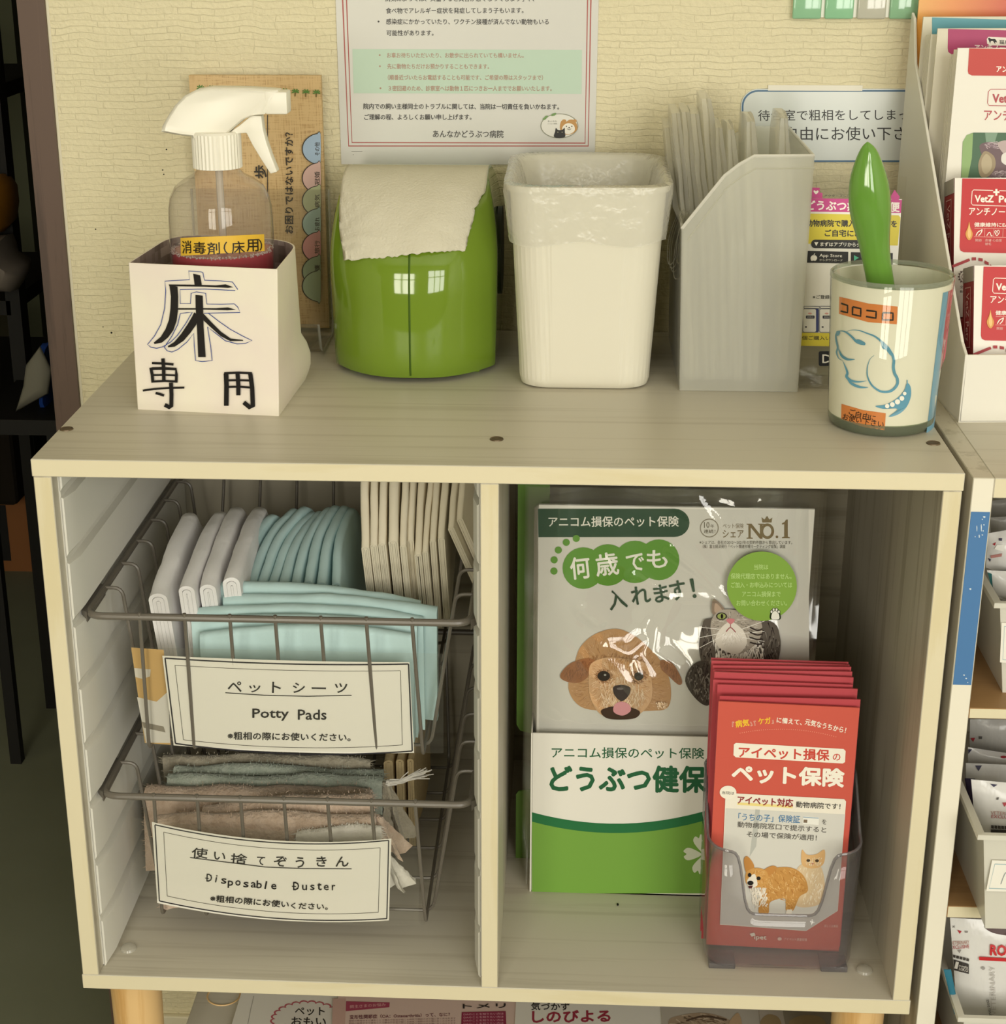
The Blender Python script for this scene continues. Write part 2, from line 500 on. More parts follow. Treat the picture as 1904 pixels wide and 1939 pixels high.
M['dust_teal'] = pmat('washed_green_terry', '#b7bdb0', 0.95, 0.1, bump=((380, 380, 380), 0.9, 0.002), var=(160, '#9fa99c', 0.2), sheen=0.3)
M['dust_white'] = pmat('white_rag', '#dcd8cf', 0.9, 0.1, bump=(300, 0.6, 0.0015))
M['dust_yellow'] = pmat('yellowed_rag', '#c9b48a', 0.9, 0.1, bump=(300, 0.6, 0.0015))
M['laminate'] = film('laminating_film', (0.97, 0.97, 0.95, 1), 0.05, 1.5, haze=0.03, haze_col=(0.9, 0.88, 0.8, 1), bump=(60, 0.1, 0.002))
M['sleeve'] = film('clear_plastic_sleeve', (0.98, 0.98, 0.97, 1), 0.07, 1.5, haze=0.012, haze_col=(0.9, 0.9, 0.86, 1), bump=((9, 6, 6), 1.0, 0.075, 0.8), boost=2.2)
M['acrylic'] = film('clear_acrylic', (0.985, 0.985, 0.98, 1), 0.02, 1.5)
M['acrylic_edge'] = film('grey_acrylic_edge', (0.68, 0.67, 0.69, 1), 0.05, 1.5, haze=0.22, haze_col=(0.5, 0.48, 0.5, 1))
M['frost'] = film('frosted_plastic', (0.94, 0.94, 0.9, 1), 0.35, 1.45, haze=0.34, haze_col=(0.9, 0.89, 0.81, 1), thru=0.35)
M['bag'] = film('thin_polyethylene', (0.97, 0.97, 0.95, 1), 0.22, 1.5, haze=0.33, haze_col=(1.0, 0.98, 0.91, 1), bump=((90, 30, 30), 0.4, 0.004), thru=0.55)
M['liner'] = film('bin_liner_film', (0.97, 0.97, 0.95, 1), 0.25, 1.5, haze=0.42, haze_col=(0.92, 0.9, 0.83, 1), bump=(70, 0.8, 0.006))
M['glass'] = film('clear_glass', (0.95, 0.97, 0.95, 1), 0.01, 1.5)
M['bottle'] = film('clear_bottle_plastic', (0.94, 0.93, 0.92, 1), 0.03, 1.5, haze=0.07, haze_col=(0.8, 0.72, 0.72, 1))
M['glass_rim'] = pmat('greenish_glass_edge', '#8f9a88', 0.08, 0.6)
M['liquid'] = film('red_liquid', (0.5, 0.01, 0.025, 1), 0.05, 1.33, haze=0.95, haze_col=(0.42, 0.012, 0.03, 1))
M['white_plastic'] = pmat('white_sprayer_plastic', '#ece8db', 0.35, 0.45, sss=0.05)
M['bin'] = pmat('ivory_bin_plastic', '#dedaca', 0.28, 0.5, sss=0.03)
M['green'] = pmat('glossy_green_plastic', '#6d8826', 0.06, 0.55, coat=0.3)
M['green_dark'] = pmat('dark_slot', '#20260c', 0.6, 0.3)
M['tissue'] = pmat('paper_towel', '#cfcab8', 0.95, 0.1, bump=((500, 500, 500), 0.6, 0.001))
M['roller'] = pmat('glossy_leaf_green', '#65943a', 0.08, 0.6, coat=0.4)
M['metal'] = pmat('screw_metal', '#6b5c48', 0.4, 0.5, metal=0.6)
M['dark_wood'] = wood('dark_brown_frame', '#5d4a40', '#4a3a32', (60, 60, 3), 0.5, '#6b574b')
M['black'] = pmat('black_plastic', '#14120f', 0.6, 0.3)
M['post_side'] = pmat('frame_shadow_side', '#3d322b', 0.6, 0.3)

def wallpaper():
    m, nt, b, out = newmat('embossed_stone_wallpaper')
    v = coords(nt, (1, 1, 1))
    # the rows run along x and stack along z: bring (x, z) to the texture's plane and roughen the courses a little
    sx = nt.nodes.new('ShaderNodeSeparateXYZ'); nt.links.new(v, sx.inputs[0])
    cx = nt.nodes.new('ShaderNodeCombineXYZ'); nt.links.new(sx.outputs['X'], cx.inputs['X']); nt.links.new(sx.outputs['Z'], cx.inputs['Y'])
    wn = nt.nodes.new('ShaderNodeTexNoise'); wn.inputs['Scale'].default_value = 34; wn.inputs['Detail'].default_value = 3
    nt.links.new(v, wn.inputs['Vector'])
    sub = nt.nodes.new('ShaderNodeVectorMath'); sub.operation = 'SUBTRACT'; sub.inputs[1].default_value = (0.5, 0.5, 0.5)
    nt.links.new(wn.outputs['Color'], sub.inputs[0])
    sc = nt.nodes.new('ShaderNodeVectorMath'); sc.operation = 'SCALE'; sc.inputs['Scale'].default_value = 0.0085
    nt.links.new(sub.outputs[0], sc.inputs[0])
    ad = nt.nodes.new('ShaderNodeVectorMath'); ad.operation = 'ADD'
    nt.links.new(cx.outputs[0], ad.inputs[0]); nt.links.new(sc.outputs[0], ad.inputs[1])
    br = nt.nodes.new('ShaderNodeTexBrick'); nt.links.new(ad.outputs[0], br.inputs['Vector'])
    br.inputs['Scale'].default_value = 1.0; br.inputs['Brick Width'].default_value = 0.030; br.inputs['Row Height'].default_value = 0.0052
    br.inputs['Mortar Size'].default_value = 0.0005; br.inputs['Mortar Smooth'].default_value = 0.9; br.offset = 0.37; br.squash = 1.6; br.squash_frequency = 3
    br.inputs['Color1'].default_value = (0.68, 0.68, 0.68, 1); br.inputs['Color2'].default_value = (1, 1, 1, 1); br.inputs['Mortar'].default_value = (0.52, 0.52, 0.52, 1)
    n = nt.nodes.new('ShaderNodeTexNoise'); n.inputs['Scale'].default_value = 260; n.inputs['Detail'].default_value = 5
    nt.links.new(v, n.inputs['Vector'])
    mu = nt.nodes.new('ShaderNodeMath'); mu.operation = 'MULTIPLY_ADD'; mu.inputs[1].default_value = 1.5
    nt.links.new(n.outputs['Fac'], mu.inputs[0]); nt.links.new(br.outputs['Color'], mu.inputs[2])
    add_bump(nt, b, mu.outputs[0], 0.62, 0.0017)
    mx = nt.nodes.new('ShaderNodeMixRGB'); mx.inputs[1].default_value = C('#d5ccac'); mx.inputs[2].default_value = C('#e0d7b6')
    nt.links.new(br.outputs['Color'], mx.inputs[0]); nt.links.new(mx.outputs[0], b.inputs['Base Color'])
    b.inputs['Roughness'].default_value = 0.75; b.inputs['Specular IOR Level'].default_value = 0.25
    return m
M['wall'] = wallpaper()
M['plain_wall'] = pmat('plain_cream_wall', '#d6d2c4', 0.8, 0.2)
M['ceiling'] = pmat('white_ceiling', '#e2e0d8', 0.9, 0.2)
M['floor'] = pmat('grey_green_vinyl', '#868872', 0.55, 0.3, var=(3, '#7a7c64', 0.2))
M['baseboard'] = pmat('cream_baseboard', '#ddd6bd', 0.5, 0.3)
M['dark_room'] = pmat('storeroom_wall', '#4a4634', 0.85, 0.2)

# ------------------------------------------------------------------ the room
WY = 0.354                                     # face of the papered wall
R = ROOM
def slab(name, x0, x1, y0, y1, z0, z1, mat):
    mb = MB(); mb.box(x0, x1, y0, y1, z0, z1)
    return struct(mb.build(name, mat, smooth=0))
slab('floor', R['x0'], R['x1'], R['y0'], 2.4, R['zf'] - 0.05, R['zf'], M['floor'])
slab('ceiling', R['x0'], R['x1'], R['y0'], 2.4, R['zc'], R['zc'] + 0.05, M['ceiling'])
slab('wall_back', -0.371, R['x1'], WY, WY + 0.09, R['zf'], R['zc'], M['wall'])
slab('wall_back_far', R['x0'], -1.25, WY, WY + 0.09, R['zf'], R['zc'], M['plain_wall'])
slab('wall_lintel', -1.25, -0.371, WY, WY + 0.09, 1.72, R['zc'], M['plain_wall'])
slab('wall_right', R['x1'], R['x1'] + 0.08, R['y0'], 2.4, R['zf'], R['zc'], M['plain_wall'])
slab('wall_left', R['x0'] - 0.08, R['x0'], R['y0'], 2.4, R['zf'], R['zc'], M['plain_wall'])
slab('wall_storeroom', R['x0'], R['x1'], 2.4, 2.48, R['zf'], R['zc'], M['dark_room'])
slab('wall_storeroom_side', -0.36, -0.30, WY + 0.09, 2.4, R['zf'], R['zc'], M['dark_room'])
# front wall with the two glazed openings the daylight comes through
fw = MB(); y0, y1 = R['y0'] - 0.08, R['y0']
xs = [R['x0']] + [v for q in WIN for v in q[:2]] + [R['x1']]
for i in range(0, len(xs), 2): fw.box(xs[i], xs[i + 1], y0, y1, R['zf'], R['zc'])
for a, b, c, d in WIN:
    fw.box(a, b, y0, y1, R['zf'], c); fw.box(a, b, y0, y1, d, R['zc'])
struct(fw.build('wall_front', M['plain_wall'], smooth=0))
for k, (a, b, c, d) in enumerate(WIN):
    f = MB(); t = 0.045
    f.box(a, a + t, y0, y1 + 0.01, c, d); f.box(b - t, b, y0, y1 + 0.01, c, d)
    f.box(a, b, y0, y1 + 0.01, c, c + t); f.box(a, b, y0, y1 + 0.01, d - t, d)
    n = 1 if k == 0 else 2
    for j in range(1, n + 1):
        xm = a + (b - a) * j / (n + 1); f.box(xm - t / 2, xm + t / 2, y0, y1 + 0.01, c, d)
    f.box(a, b, y0, y1 + 0.01, c + (d - c) * 0.66 - t / 2, c + (d - c) * 0.66 + t / 2)
    struct(f.build('window_%d' % (k + 1), M['dark_wood'], smooth=0))
bb = MB(); bb.box(-0.371, R['x1'], WY - 0.006, WY, R['zf'], -0.289)
struct(bb.build('baseboard_back', M['baseboard'], smooth=0, bevel=0.0015))
# dark post of the doorway on the left
tr = MB(); tr.box(-0.3935, -0.3712, WY - 0.004, WY + 0.12, R['zf'], R['zc'], 0)
tr.box(-0.3712, -0.3688, WY - 0.0005, WY + 0.001, R['zf'], R['zc'], 1)
struct(tr.build('trim_1', [M['dark_wood'], M['baseboard']], smooth=0))

# ------------------------------------------------------------------ the low cabinet
H, T, D = 0.41038, 0.01206, 0.352
DX = -0.0009
cab = thing('shelf_cabinet', (0, D / 2, R['zf']), 'pale wood-grain two-compartment cabinet on round wooden legs, front and centre', 'cabinet')
def panel(name, x0, x1, y0, y1, z0, z1, mat, edge, bevel=0.0005):
    mb = MB(); mb.box(x0, x1, y0, y1, z0, z1, 0, 1)
    return mb.build(name, [mat, edge], cab, smooth=0, bevel=bevel, bseg=1)
top = panel('top_panel', -0.30, 0.30, 0, D, H - T, H, M['wood_x'], M['edge'])
panel('bottom_panel', -0.30, 0.30, 0, D, 0, T, M['wood_x'], M['edge'])
SI = 0.30 - 0.0008
panel('side_panel', -SI, -SI + T, 0, D, T, H - T, M['wood_z'], M['edge_z'])
panel('side_panel', SI - T, SI, 0, D, T, H - T, M['wood_z'], M['edge_z'])
panel('divider', DX - T / 2, DX + T / 2, 0, D - 0.012, T, H - T, M['wood_z'], M['edge_z'])
panel('back_panel', -SI + T, SI - T, 0.339, 0.343, T, H - T, M['back'], M['back'], 0)
PITCH = 0.047
GRV = [0.148 + PITCH * k for k in range(-2, 6)]            # heights of the runner grooves
def runner(xw, sgn):
    mb = MB(); thk = 0.0062
    y0, y1 = (0.012, 0.336)
    mb.box(min(xw, xw + sgn * 0.0012), max(xw, xw + sgn * 0.0012), y0, y1, T + 0.001, H - T - 0.001)
    zs = [T + 0.001 - 0.003] + GRV + [H - T + 0.002]
    for a, b in zip(zs[:-1], zs[1:]):
        lo, hi = a + 0.0030, b - 0.0030
        if hi - lo < 0.006: continue
        # block with a slanting underside and a softly rounded nose
        prof = [(xw + sgn * 0.001, lo - 0.0022), (xw + sgn * thk, lo + 0.0035), (xw + sgn * thk, hi - 0.001), (xw + sgn * 0.001, hi)]
        prof2 = [(xw + sgn * 0.001, lo - 0.0022), (xw + sgn * thk * .45, lo + 0.0008), (xw + sgn * thk * .45, hi - 0.001), (xw + sgn * 0.001, hi)]
        rows = []
        for (yy, pf) in ((y0, prof2), (y0 + 0.016, prof), (y1, prof)):
            rows.append([(x, yy, z) for x, z in pf])
        mb.grid(rows, 0, True); mb.add(rows[0], [(0, 1, 2, 3)]); mb.add(rows[-1], [(3, 2, 1, 0)])
    return mb.build('drawer_runner', M['runner'], cab, smooth=25)
runner(-SI + T, 1)
runner(DX - T / 2, -1)
for x, y in ((-0.2945, 0.0645), (0.0012, 0.0559), (0.2918, 0.0605)):
    mb = MB(); mb.lathe([(0.0001, 0.0004), (0.0040, 0.0004), (0.0044, 0.0008), (0.0047, 0.0003), (0.0047, -0.001)], (x, y, H), 20)
    mb.box(x - 0.0028, x + 0.0028, y - 0.0004, y + 0.0004, H + 0.0004, H + 0.0006)
    mb.build('screw_cap', M['metal'], cab)['label'] = 'brown screw cap'
for x, y in ((-0.2735, 0.0335), (0.2726, 0.0345)):
    mb = MB(); mb.lathe([(0.0001, 0.0032), (0.003, 0.003), (0.0055, 0.0018), (0.0062, 0.0)], (x, y, T), 20)
    mb.build('bumper_pad', film('clear_bumper', (0.9, 0.9, 0.88, 1), 0.1, 1.5, haze=0.35, haze_col=(0.85, 0.83, 0.76, 1)), cab)
for x, y in ((-0.2705, 0.034), (0.2705, 0.034), (-0.2705, 0.31), (0.2705, 0.31)):
    mb = MB(); mb.lathe([(0.0001, 0), (0.013, 0), (0.0145, 0.004), (0.0192, 0.352), (0.0192, 0.36), (0.0001, 0.36)], (x, y, R['zf']), 28)
    mb.build('leg', M['leg'], cab)

# ------------------------------------------------------------------ wire baskets
def basket(zr, label):
    x0, x1, y0, y1 = -0.2800, -0.0150, 0.024, 0.318
    dep = 0.116; ins = 0.013; tf = 0.024            # wires leave the rim inwards, then fall with a taper
    bx0, bx1, by0, by1, bz = x0 + 0.030, x1 - 0.036, y0 + tf, y1 - 0.02, zr - dep
    t = thing('wire_basket', ((x0 + x1) / 2, (y0 + y1) / 2, bz), label, 'basket', 'grey wire baskets in the left compartment')
    mb = MB()
    mb.tube(fillet([(x0, y0, zr), (x1, y0, zr), (x1, y1, zr), (x0, y1, zr)], 0.012, 6, True), 0.0026, 10, True)
    mb.build('rim', M['wire'], t)
    fr = MB(); rw = 0.00135; nx = 7
    xs_t = [x0 + 0.0375 + 0.0313 * k for k in range(7)]
    def bxx(x): return lerp(bx0, bx1, (x - xs_t[0]) / (xs_t[-1] - xs_t[0]))
    for x in xs_t:
        xb = bxx(x)
        fr.tube(fillet([(x, y0 - 0.0012, zr + 0.0036), (x, y0 - 0.0006, zr - 0.004), (xb, by0, bz), (xb, by1, bz), (x, y1 + 0.001, zr - 0.004), (x, y1, zr + 0.003)], 0.008, 4), rw, 7)
    fr.build('front_to_back_wires', M['wire'], t)
    sd = MB()
    ys = [y0 + 0.047 + 0.0455 * k for k in range(6)]
    for k, y in enumerate(ys):
        yb = lerp(by0 + 0.02, by1 - 0.01, k / 5)
        sd.tube(fillet([(x0 - 0.001, y, zr + 0.0012), (x0 + ins, y, zr + 0.0012), (bx0 - 0.004, yb, bz - 0.0015), (bx1 + 0.004, yb, bz - 0.0015), (x1 - ins, y, zr + 0.0012), (x1 + 0.001, y, zr + 0.0012)], 0.008, 4), rw, 7)
    sd.build('side_to_side_wires', M['wire'], t)
    for sgn, xr in ((-1, x0), (1, x1)):
        tb = MB()
        e = 0.0058 * sgn
        for (ya, yb) in ((y0 + 0.002, y0 + 0.05), ):
            tb.prism([(xr, ya, zr - 0.006), (xr + e * .9, ya + 0.006, zr - 0.0025), (xr + e * .9, ya + 0.006, zr + 0.0005), (xr, ya, zr + 0.002)], (0, yb - ya, 0))
        tb.build('runner_tab', M['wire'], t)
    return t
basket(0.289, 'grey wire basket of potty pads in the upper left compartment')
basket(0.148, 'grey wire basket of folded dusters at the bottom of the left compartment')
# ------------------------------------------------------------------ folded pads and dusters
def upr(o, sx): return o
def fold_profile(wd, ht, th, inner=1):
    """closed outlines (a, b) of an upside-down U of folded cloth; a = across, b = up, top at b = 0"""
    def U(w_, top, t):
        r = w_ / 2; out = [(-w_ / 2, -ht)]
        out += [(-r * math.cos(math.pi * k / 8), top - r * 0.75 + r * 0.75 * math.sin(math.pi * k / 8)) for k in range(9)]
        out += [(w_ / 2, -ht)]
        ri = max(w_ / 2 - t, 0.0003)
        out += [(w_ / 2 - t, -ht)]
        out += [(ri * math.cos(math.pi * k / 6), top - t - ri * 0.75 + ri * 0.75 * math.sin(math.pi * k / 6)) for k in range(7)]
        out += [(-w_ / 2 + t, -ht)]
        return out
    res = [U(wd, 0, th)]; w_ = wd; top = 0
    for k in range(inner):
        w_ = w_ - 2 * th - 0.0003; top -= th + 0.0006
        if w_ < 2 * th + 0.0004:
            if w_ > 0.0004: res.append([(-w_ / 2, -ht), (-w_ / 2, top), (w_ / 2, top), (w_ / 2, -ht)])
            break
        res.append(U(w_, top, th))
    return res
def fold(name, mat, base, A, B, E, wd, ht, ln, th=0.0016, inner=1, bend=None, wob=0.001, seed=0, n=16, fringe=0, parent=None):
    """folded cloth: base = middle of the near top edge, A = across, B = up, E = along the fold"""
    mb = MB(); A, B, E = Vector(A).normalized(), Vector(B).normalized(), Vector(E).normalized(); base = Vector(base)
    rnd = random.Random(seed)
    def pos(a, b, e):
        q = base + A * a + B * b + E * e
        if bend: q = q + bend(a, b, e)
        k = noise.noise_vector((q * 28) + Vector((seed * 3.7, seed, 0))) * wob + noise.noise_vector(q * 90 + Vector((seed, 0, 2))) * wob * 0.35
        return q + k
    for pf in fold_profile(wd, ht, th, inner):
        rows = [[pos(a, b, ln * i / n) for a, b in pf] for i in range(n + 1)]
        mb.grid(rows, 0, True); mb.add(rows[0], [list(range(len(pf)))[::-1]]); mb.add(rows[-1], [list(range(len(pf)))])
    if fringe:
        for k in range(fringe):
            e = rnd.choice((0.0, ln)) if rnd.random() < 0.5 else rnd.uniform(0, ln)
            if e in (0.0, ln):
                b = -rnd.uniform(0, ht); a = rnd.uniform(-wd / 2, wd / 2); dirv = E * (1 if e else -1) * rnd.uniform(.002, .006) + B * rnd.uniform(-.003, .002)
            else:
                a = rnd.uniform(-wd / 2, wd / 2) ; b = -0.0003; dirv = B * rnd.uniform(.001, .0028) + A * rnd.uniform(-.002, .002) + E * rnd.uniform(-.001, .001)
            p = pos(a, b, e); sdv = (E if e not in (0.0, ln) else B) * 0.00035
            mb.add([p - sdv, p + sdv, p + dirv * 0.6 + A * rnd.uniform(-.0006, .0006), p + dirv], [(0, 1, 2), (0, 2, 3)])
    return mb.build(name, mat, parent, smooth=50, weld=False)
X, Y, Z = Vector((1, 0, 0)), Vector((0, 1, 0)), Vector((0, 0, 1))
# white pads on the left: front ends at these picture columns, running back into the basket
G1 = 'folded white pads in the upper basket'
wp = [(296, 1126, 0.066, 366, 957, 0.205, 0.0135), (350, 1110, 0.074, 425, 955, 0.215, 0.0115), (391, 1107, 0.080, 455, 945, 0.222, 0.0120), (436, 1094, 0.086, 496, 948, 0.226, 0.0125)]
for i, (px, py, yy, qx, qy, qq, wd) in enumerate(wp):
    p = onY(px, py, yy); e_ = onY(qx, qy, qq) - p
    o = fold('folded_pad', M['white_pad'], p, (1, -e_.x / e_.y, 0.10), (-0.10, -e_.z / e_.y, 1), e_, wd, min(0.088, p.z - 0.180), e_.length, 0.0026, 3, wob=0.0013, seed=i + 1,
             bend=lambda a, b, e, L=e_.length: Vector((0.03 * b, 0, 0.006 * math.sin(math.pi * min(1, e / L)) - 0.9 * max(0, e - L * .88))))
    tag(o, '%s thick white folded pad from the left in the upper basket' % ORD[i], 'pad', G1)
# slanting teal pads behind the front stack
G2 = 'slanting teal pads in the middle of the upper basket'
tp2 = [(456, 526, 964), (475, 572, 951), (495, 591, 947), (515, 606, 957), (535, 619, 957), (558, 634, 949), (583, 646, 944), (608, 662, 945), (636, 673, 951)]
for i, (px, qx, qy) in enumerate(tp2):
    p = onY(px, 1102, 0.118); e_ = onY(qx, qy, 0.232 - 0.02 * (i == 0)) - p
    o = fold('folded_pad', M['teal_pad'], p, (1, -e_.x / e_.y, 0.12), (-0.12, -e_.z / e_.y, 1), e_, 0.0072, min(0.080, p.z - 0.180), e_.length, 0.0016, 1, wob=0.0011, seed=20 + i,
             bend=lambda a, b, e, L=e_.length: Vector((-0.0045 * math.sin(math.pi * min(1, e / L)), 0, 0.007 * math.sin(math.pi * min(1, e / L)) - 0.9 * max(0, e - L * .9))))
    tag(o, '%s slanting pale teal pad from the left, behind the front teal stack' % ORD[i], 'pad', G2)
# tall cream pads on the right
G3 = 'tall cream pads on the right of the upper basket'
cr = [(690, 1036, .107), (707, 1031, .107), (723, 1028, .107), (743, 1023, .107), (762, 1033, .107), (776, 1023, .114), (791, 1049, .112), (806, 1044, .112), (819, 1024, .113), (835, 1019, .113), (853, 998, .118), (869, 982, .122)]
for i, (px, py, yy) in enumerate(cr):
    p = onY(px, py, yy)
    lean = 0 if i < 10 else -0.28
    o = fold('folded_pad', M['cream_pad'], p, (1, 0, -lean), (lean, -0.55, 1), (-0.06 + 0.009 * i, 0.62, 0.80), (0.0060, 0.0056, 0.0056, 0.0070, 0.0050, 0.0046, 0.0052, 0.0042, 0.0046, 0.0050, 0.0046, 0.0046)[i], min(0.105, p.z - 0.182) if i < 10 else 0.08, 0.098, 0.0011, 3, wob=0.0009, seed=40 + i,
             bend=lambda a, b, e: Vector((0.25 * e * e, 0, -0.3 * e * e)))
    tag(o, '%s tall cream folded pad from the left, right of the teal pads' % ORD[i], 'pad', G3)
# teal pads folded across the front of the basket
G4 = 'teal pads folded across the front of the upper basket'
ft = [(405, 1095, 795, 1138, 0.098, 0.080), (425, 1122, 826, 1150, 0.088, 0.088), (376, 1143, 800, 1166, 0.079, 0.088), (366, 1163, 790, 1182, 0.070, 0.094), (378, 1190, 783, 1200, 0.058, 0.086)]
nm = ['rearmost', 'second from the back', 'middle', 'second from the front', 'front']
for i, (xa, ya, xb, yb, yy, ht) in enumerate(ft):
    a, b = onY(xa, ya + 8, yy), onY(xb, yb, yy); ht = min(ht, min(a.z, b.z) - 0.181)
    d = b - a; L = d.length
    o = fold('folded_pad', M['teal_pad'], a, (0, 1, 0.05), (0, 0.06, 1), d, 0.0085, ht, L, 0.0019, 2, wob=0.0013, seed=60 + i, n=22,
             bend=lambda a_, b_, e, L=L: Vector((0, 0.1 * max(0, e - L * .75) , 0.006 * math.sin(math.pi * min(1, e / L)) - 0.05 * max(0, e - L * .8))))
    tag(o, 'pale teal pad folded lengthwise across the basket front, %s of five' % nm[i], 'pad', G4)
# dusters in the lower basket
G5 = 'folded dusters in the lower basket'
du = [('dust_grey', 312, 1425, 705, 1440, 0.155, 0.075, 'grey cloth duster at the back of the lower basket stack'),
      ('dust_teal', 330, 1447, 728, 1462, 0.140, 0.080, 'faded grey-green fringed duster, the farther of two in the lower basket'),
      ('dust_teal', 322, 1467, 726, 1475, 0.126, 0.080, 'faded grey-green fringed duster, the nearer of two, behind the pink ones'),
      ('dust_pink', 276, 1487, 700, 1500, 0.110, 0.085, 'large pinkish terry duster with the tallest fold in the lower basket'),
      ('dust_pink', 380, 1522, 708, 1508, 0.085, 0.080, 'pinkish terry duster right behind the front rim of the lower basket'),
      ('dust_pink', 296, 1543, 712, 1546, 0.066, 0.090, 'pinkish terry duster at the very front, just above the sign'),
      ('dust_white', 560, 1575, 722, 1566, 0.054, 0.080, 'white rag peeking out above the lower sign')]
for i, (mt, xa, ya, xb, yb, yy, ht, lab) in enumerate(du):
    a, b = onY(xa, ya + 4, yy), onY(xb, yb, yy); d = b - a; L = d.length; ht = min(ht, min(a.z, b.z) - (0.034 if i == 5 else 0.042))
    o = fold('folded_duster', M[mt], a, (0, 1, 0.1), (0, 0.08, 1), d, (0.011, 0.010, 0.010, 0.017, 0.014, 0.012, 0.006)[i], ht, L, 0.0024, 1, wob=0.003, seed=80 + i, n=30, fringe=260,
             bend=lambda a_, b_, e, L=L: Vector((0, 0, 0.003 * math.sin(math.pi * min(1, e / L)))))
    tag(o, lab, 'cloth', G5)
# loose rag ends on the right of the lower basket
rg = [('dust_pink', 716, 1545, 0.070, 0.030, 'crumpled pink rag end hanging at the right side of the lower basket'),
      ('dust_white', 724, 1610, 0.058, 0.028, 'crumpled white rag end beside the right edge of the lower sign'),
      ('dust_grey', 730, 1480, 0.125, 0.045, 'greyish rag bunched behind the pink one in the lower basket')]
for i, (mt, px, py, yy, hh, lab) in enumerate(rg):
    p = onY(px, py, yy); rows = []
    for a in range(14):
        u = a / 13; row = []
        for k in range(22):
            an = 2 * math.pi * k / 22
            rr = (0.010 + 0.006 * math.sin(an * 5 + i) * u) * (0.35 + 0.75 * u)
            row.append(p + Vector((rr * math.cos(an) * 0.9 + 0.010 * u, rr * math.sin(an) * 0.9, -hh * u + 0.003 * math.sin(3 * an) * u)) + noise.noise_vector(p * 60 + Vector((k, a, i)) * .7) * 0.0012)
        rows.append(row)
    mb = MB(); mb.grid(rows, 0, True); mb.add(rows[0], [list(range(22))])
    if i == 0:
        pass
    tag(mb.build('folded_duster', M[mt], smooth=60), lab, 'cloth', G5)
for i, (px, wd, lab) in enumerate(((735, 0.014, 'yellowish cloth standing upright at the back right of the lower basket, nearest the dusters'), (757, 0.012, 'yellowish cloth standing upright at the back right of the lower basket, second to the right'), (775, 0.010, 'yellowish cloth standing upright at the far right of the lower basket stack'))):
    p = onY(px, 1438, 0.165)
    o = fold('folded_duster', M['dust_yellow'], p, (1, 0, 0), (0, -0.1, 1), (0.05, 1, 0.15), wd * .55, 0.085, 0.10, 0.0018, 1, wob=0.0015, seed=110 + i)
    tag(o, lab, 'cloth', G5)
# twisted frayed tuft
mb = MB(); p0, p1 = onY(735, 1483, 0.11), onY(812, 1462, 0.12); rr = random.Random(5)
for k in range(34):
    o1 = Vector((rr.uniform(-1, 1), rr.uniform(-1, 1), rr.uniform(-1, 1))) * 0.0022; o2 = Vector((rr.uniform(-1, 1), rr.uniform(-1, 1), rr.uniform(-1, 1))) * 0.004
    f = rr.uniform(0.6, 1.05)
    mb.tube([p0 + o1, p0.lerp(p1, f * .35) + o1 * .6 + Vector((0, 0, -.002)), p0.lerp(p1, f * .7) + o2 * .5, p0.lerp(p1, f) + o2], 0.00045, 4)
tag(mb.build('cloth_fringe', M['dust_white'], smooth=60), 'twisted frayed whitish cloth tuft sticking out right of the dusters', 'cloth')

# ------------------------------------------------------------------ laminated signs woven into the basket fronts
def curved_sheet(name, hit, tl, tr, br, bl, mat, parent, off=0.0, nx=24, ny=4, top_sag=0, bot_sag=0, rad=0):
    rows = []
    for j in range(ny + 1):
        v = j / ny; row = []
        for i in range(nx + 1):
            u = i / nx; s_ = 4 * u * (1 - u)
            x = lerp(lerp(tl[0], tr[0], u), lerp(bl[0], br[0], u), v); y = lerp(lerp(tl[1], tr[1], u), lerp(bl[1], br[1], u), v)
            y += s_ * lerp(top_sag, bot_sag, v) / 2.24
            p, n = hit(x, y); row.append(p + n * off)
        rows.append(row)
    mb = MB(); mb.grid(rows); return mb.build(name, mat, parent, smooth=60)
def cp(x, y, k): return lambda X_, Y_: (x + X_ / k, y + Y_ / k)
# upper sign
h1 = bent(0.0362, 0.20, 0.0065, -0.146, 0.10, 0.246)
q = cp(100, 880, 2.24)
s1 = thing('laminated_sign', h1(*q(1000, 1100))[0], 'laminated white sign reading Potty Pads on the upper basket', 'sign', 'laminated signs on the baskets')
curved_sheet('laminate_film', h1, q(330, 772), q(1655, 800), q(1657, 1222), q(388, 1185), M['laminate'], s1, 0.0006, top_sag=0, bot_sag=8)
pp1 = curved_sheet('paper', h1, q(464, 810), q(1512, 838), q(1532, 1222), q(512, 1190), M['paper'], s1, 0.0, top_sag=6, bot_sag=14)
def sag(x, xa, xb, s_): u = (x - xa) / (xb - xa); return 4 * u * (1 - u) * s_
A1 = Art(h1, (100, 880, 2.24), sub=12)
def frame(A, tl, tr, br, bl, wd, col, ts, bs, n=20):
    A.line([(lerp(tl[0], tr[0], k / n), lerp(tl[1], tr[1], k / n) + sag(k, 0, n, ts)) for k in range(n + 1)], wd, col)
    A.line([(lerp(bl[0], br[0], k / n), lerp(bl[1], br[1], k / n) + sag(k, 0, n, bs)) for k in range(n + 1)], wd, col)
    A.line([tl, bl], wd, col); A.line([tr, br], wd, col)
frame(A1, (476, 820), (1508, 845), (1524, 1214), (520, 1182), 6, '#2b2a30', 12, 28)
frame(A1, (518, 850), (1474, 873), (1482, 1188), (554, 1166), 2.2, '#5a564e', 10, 22)
K = '#23211f'
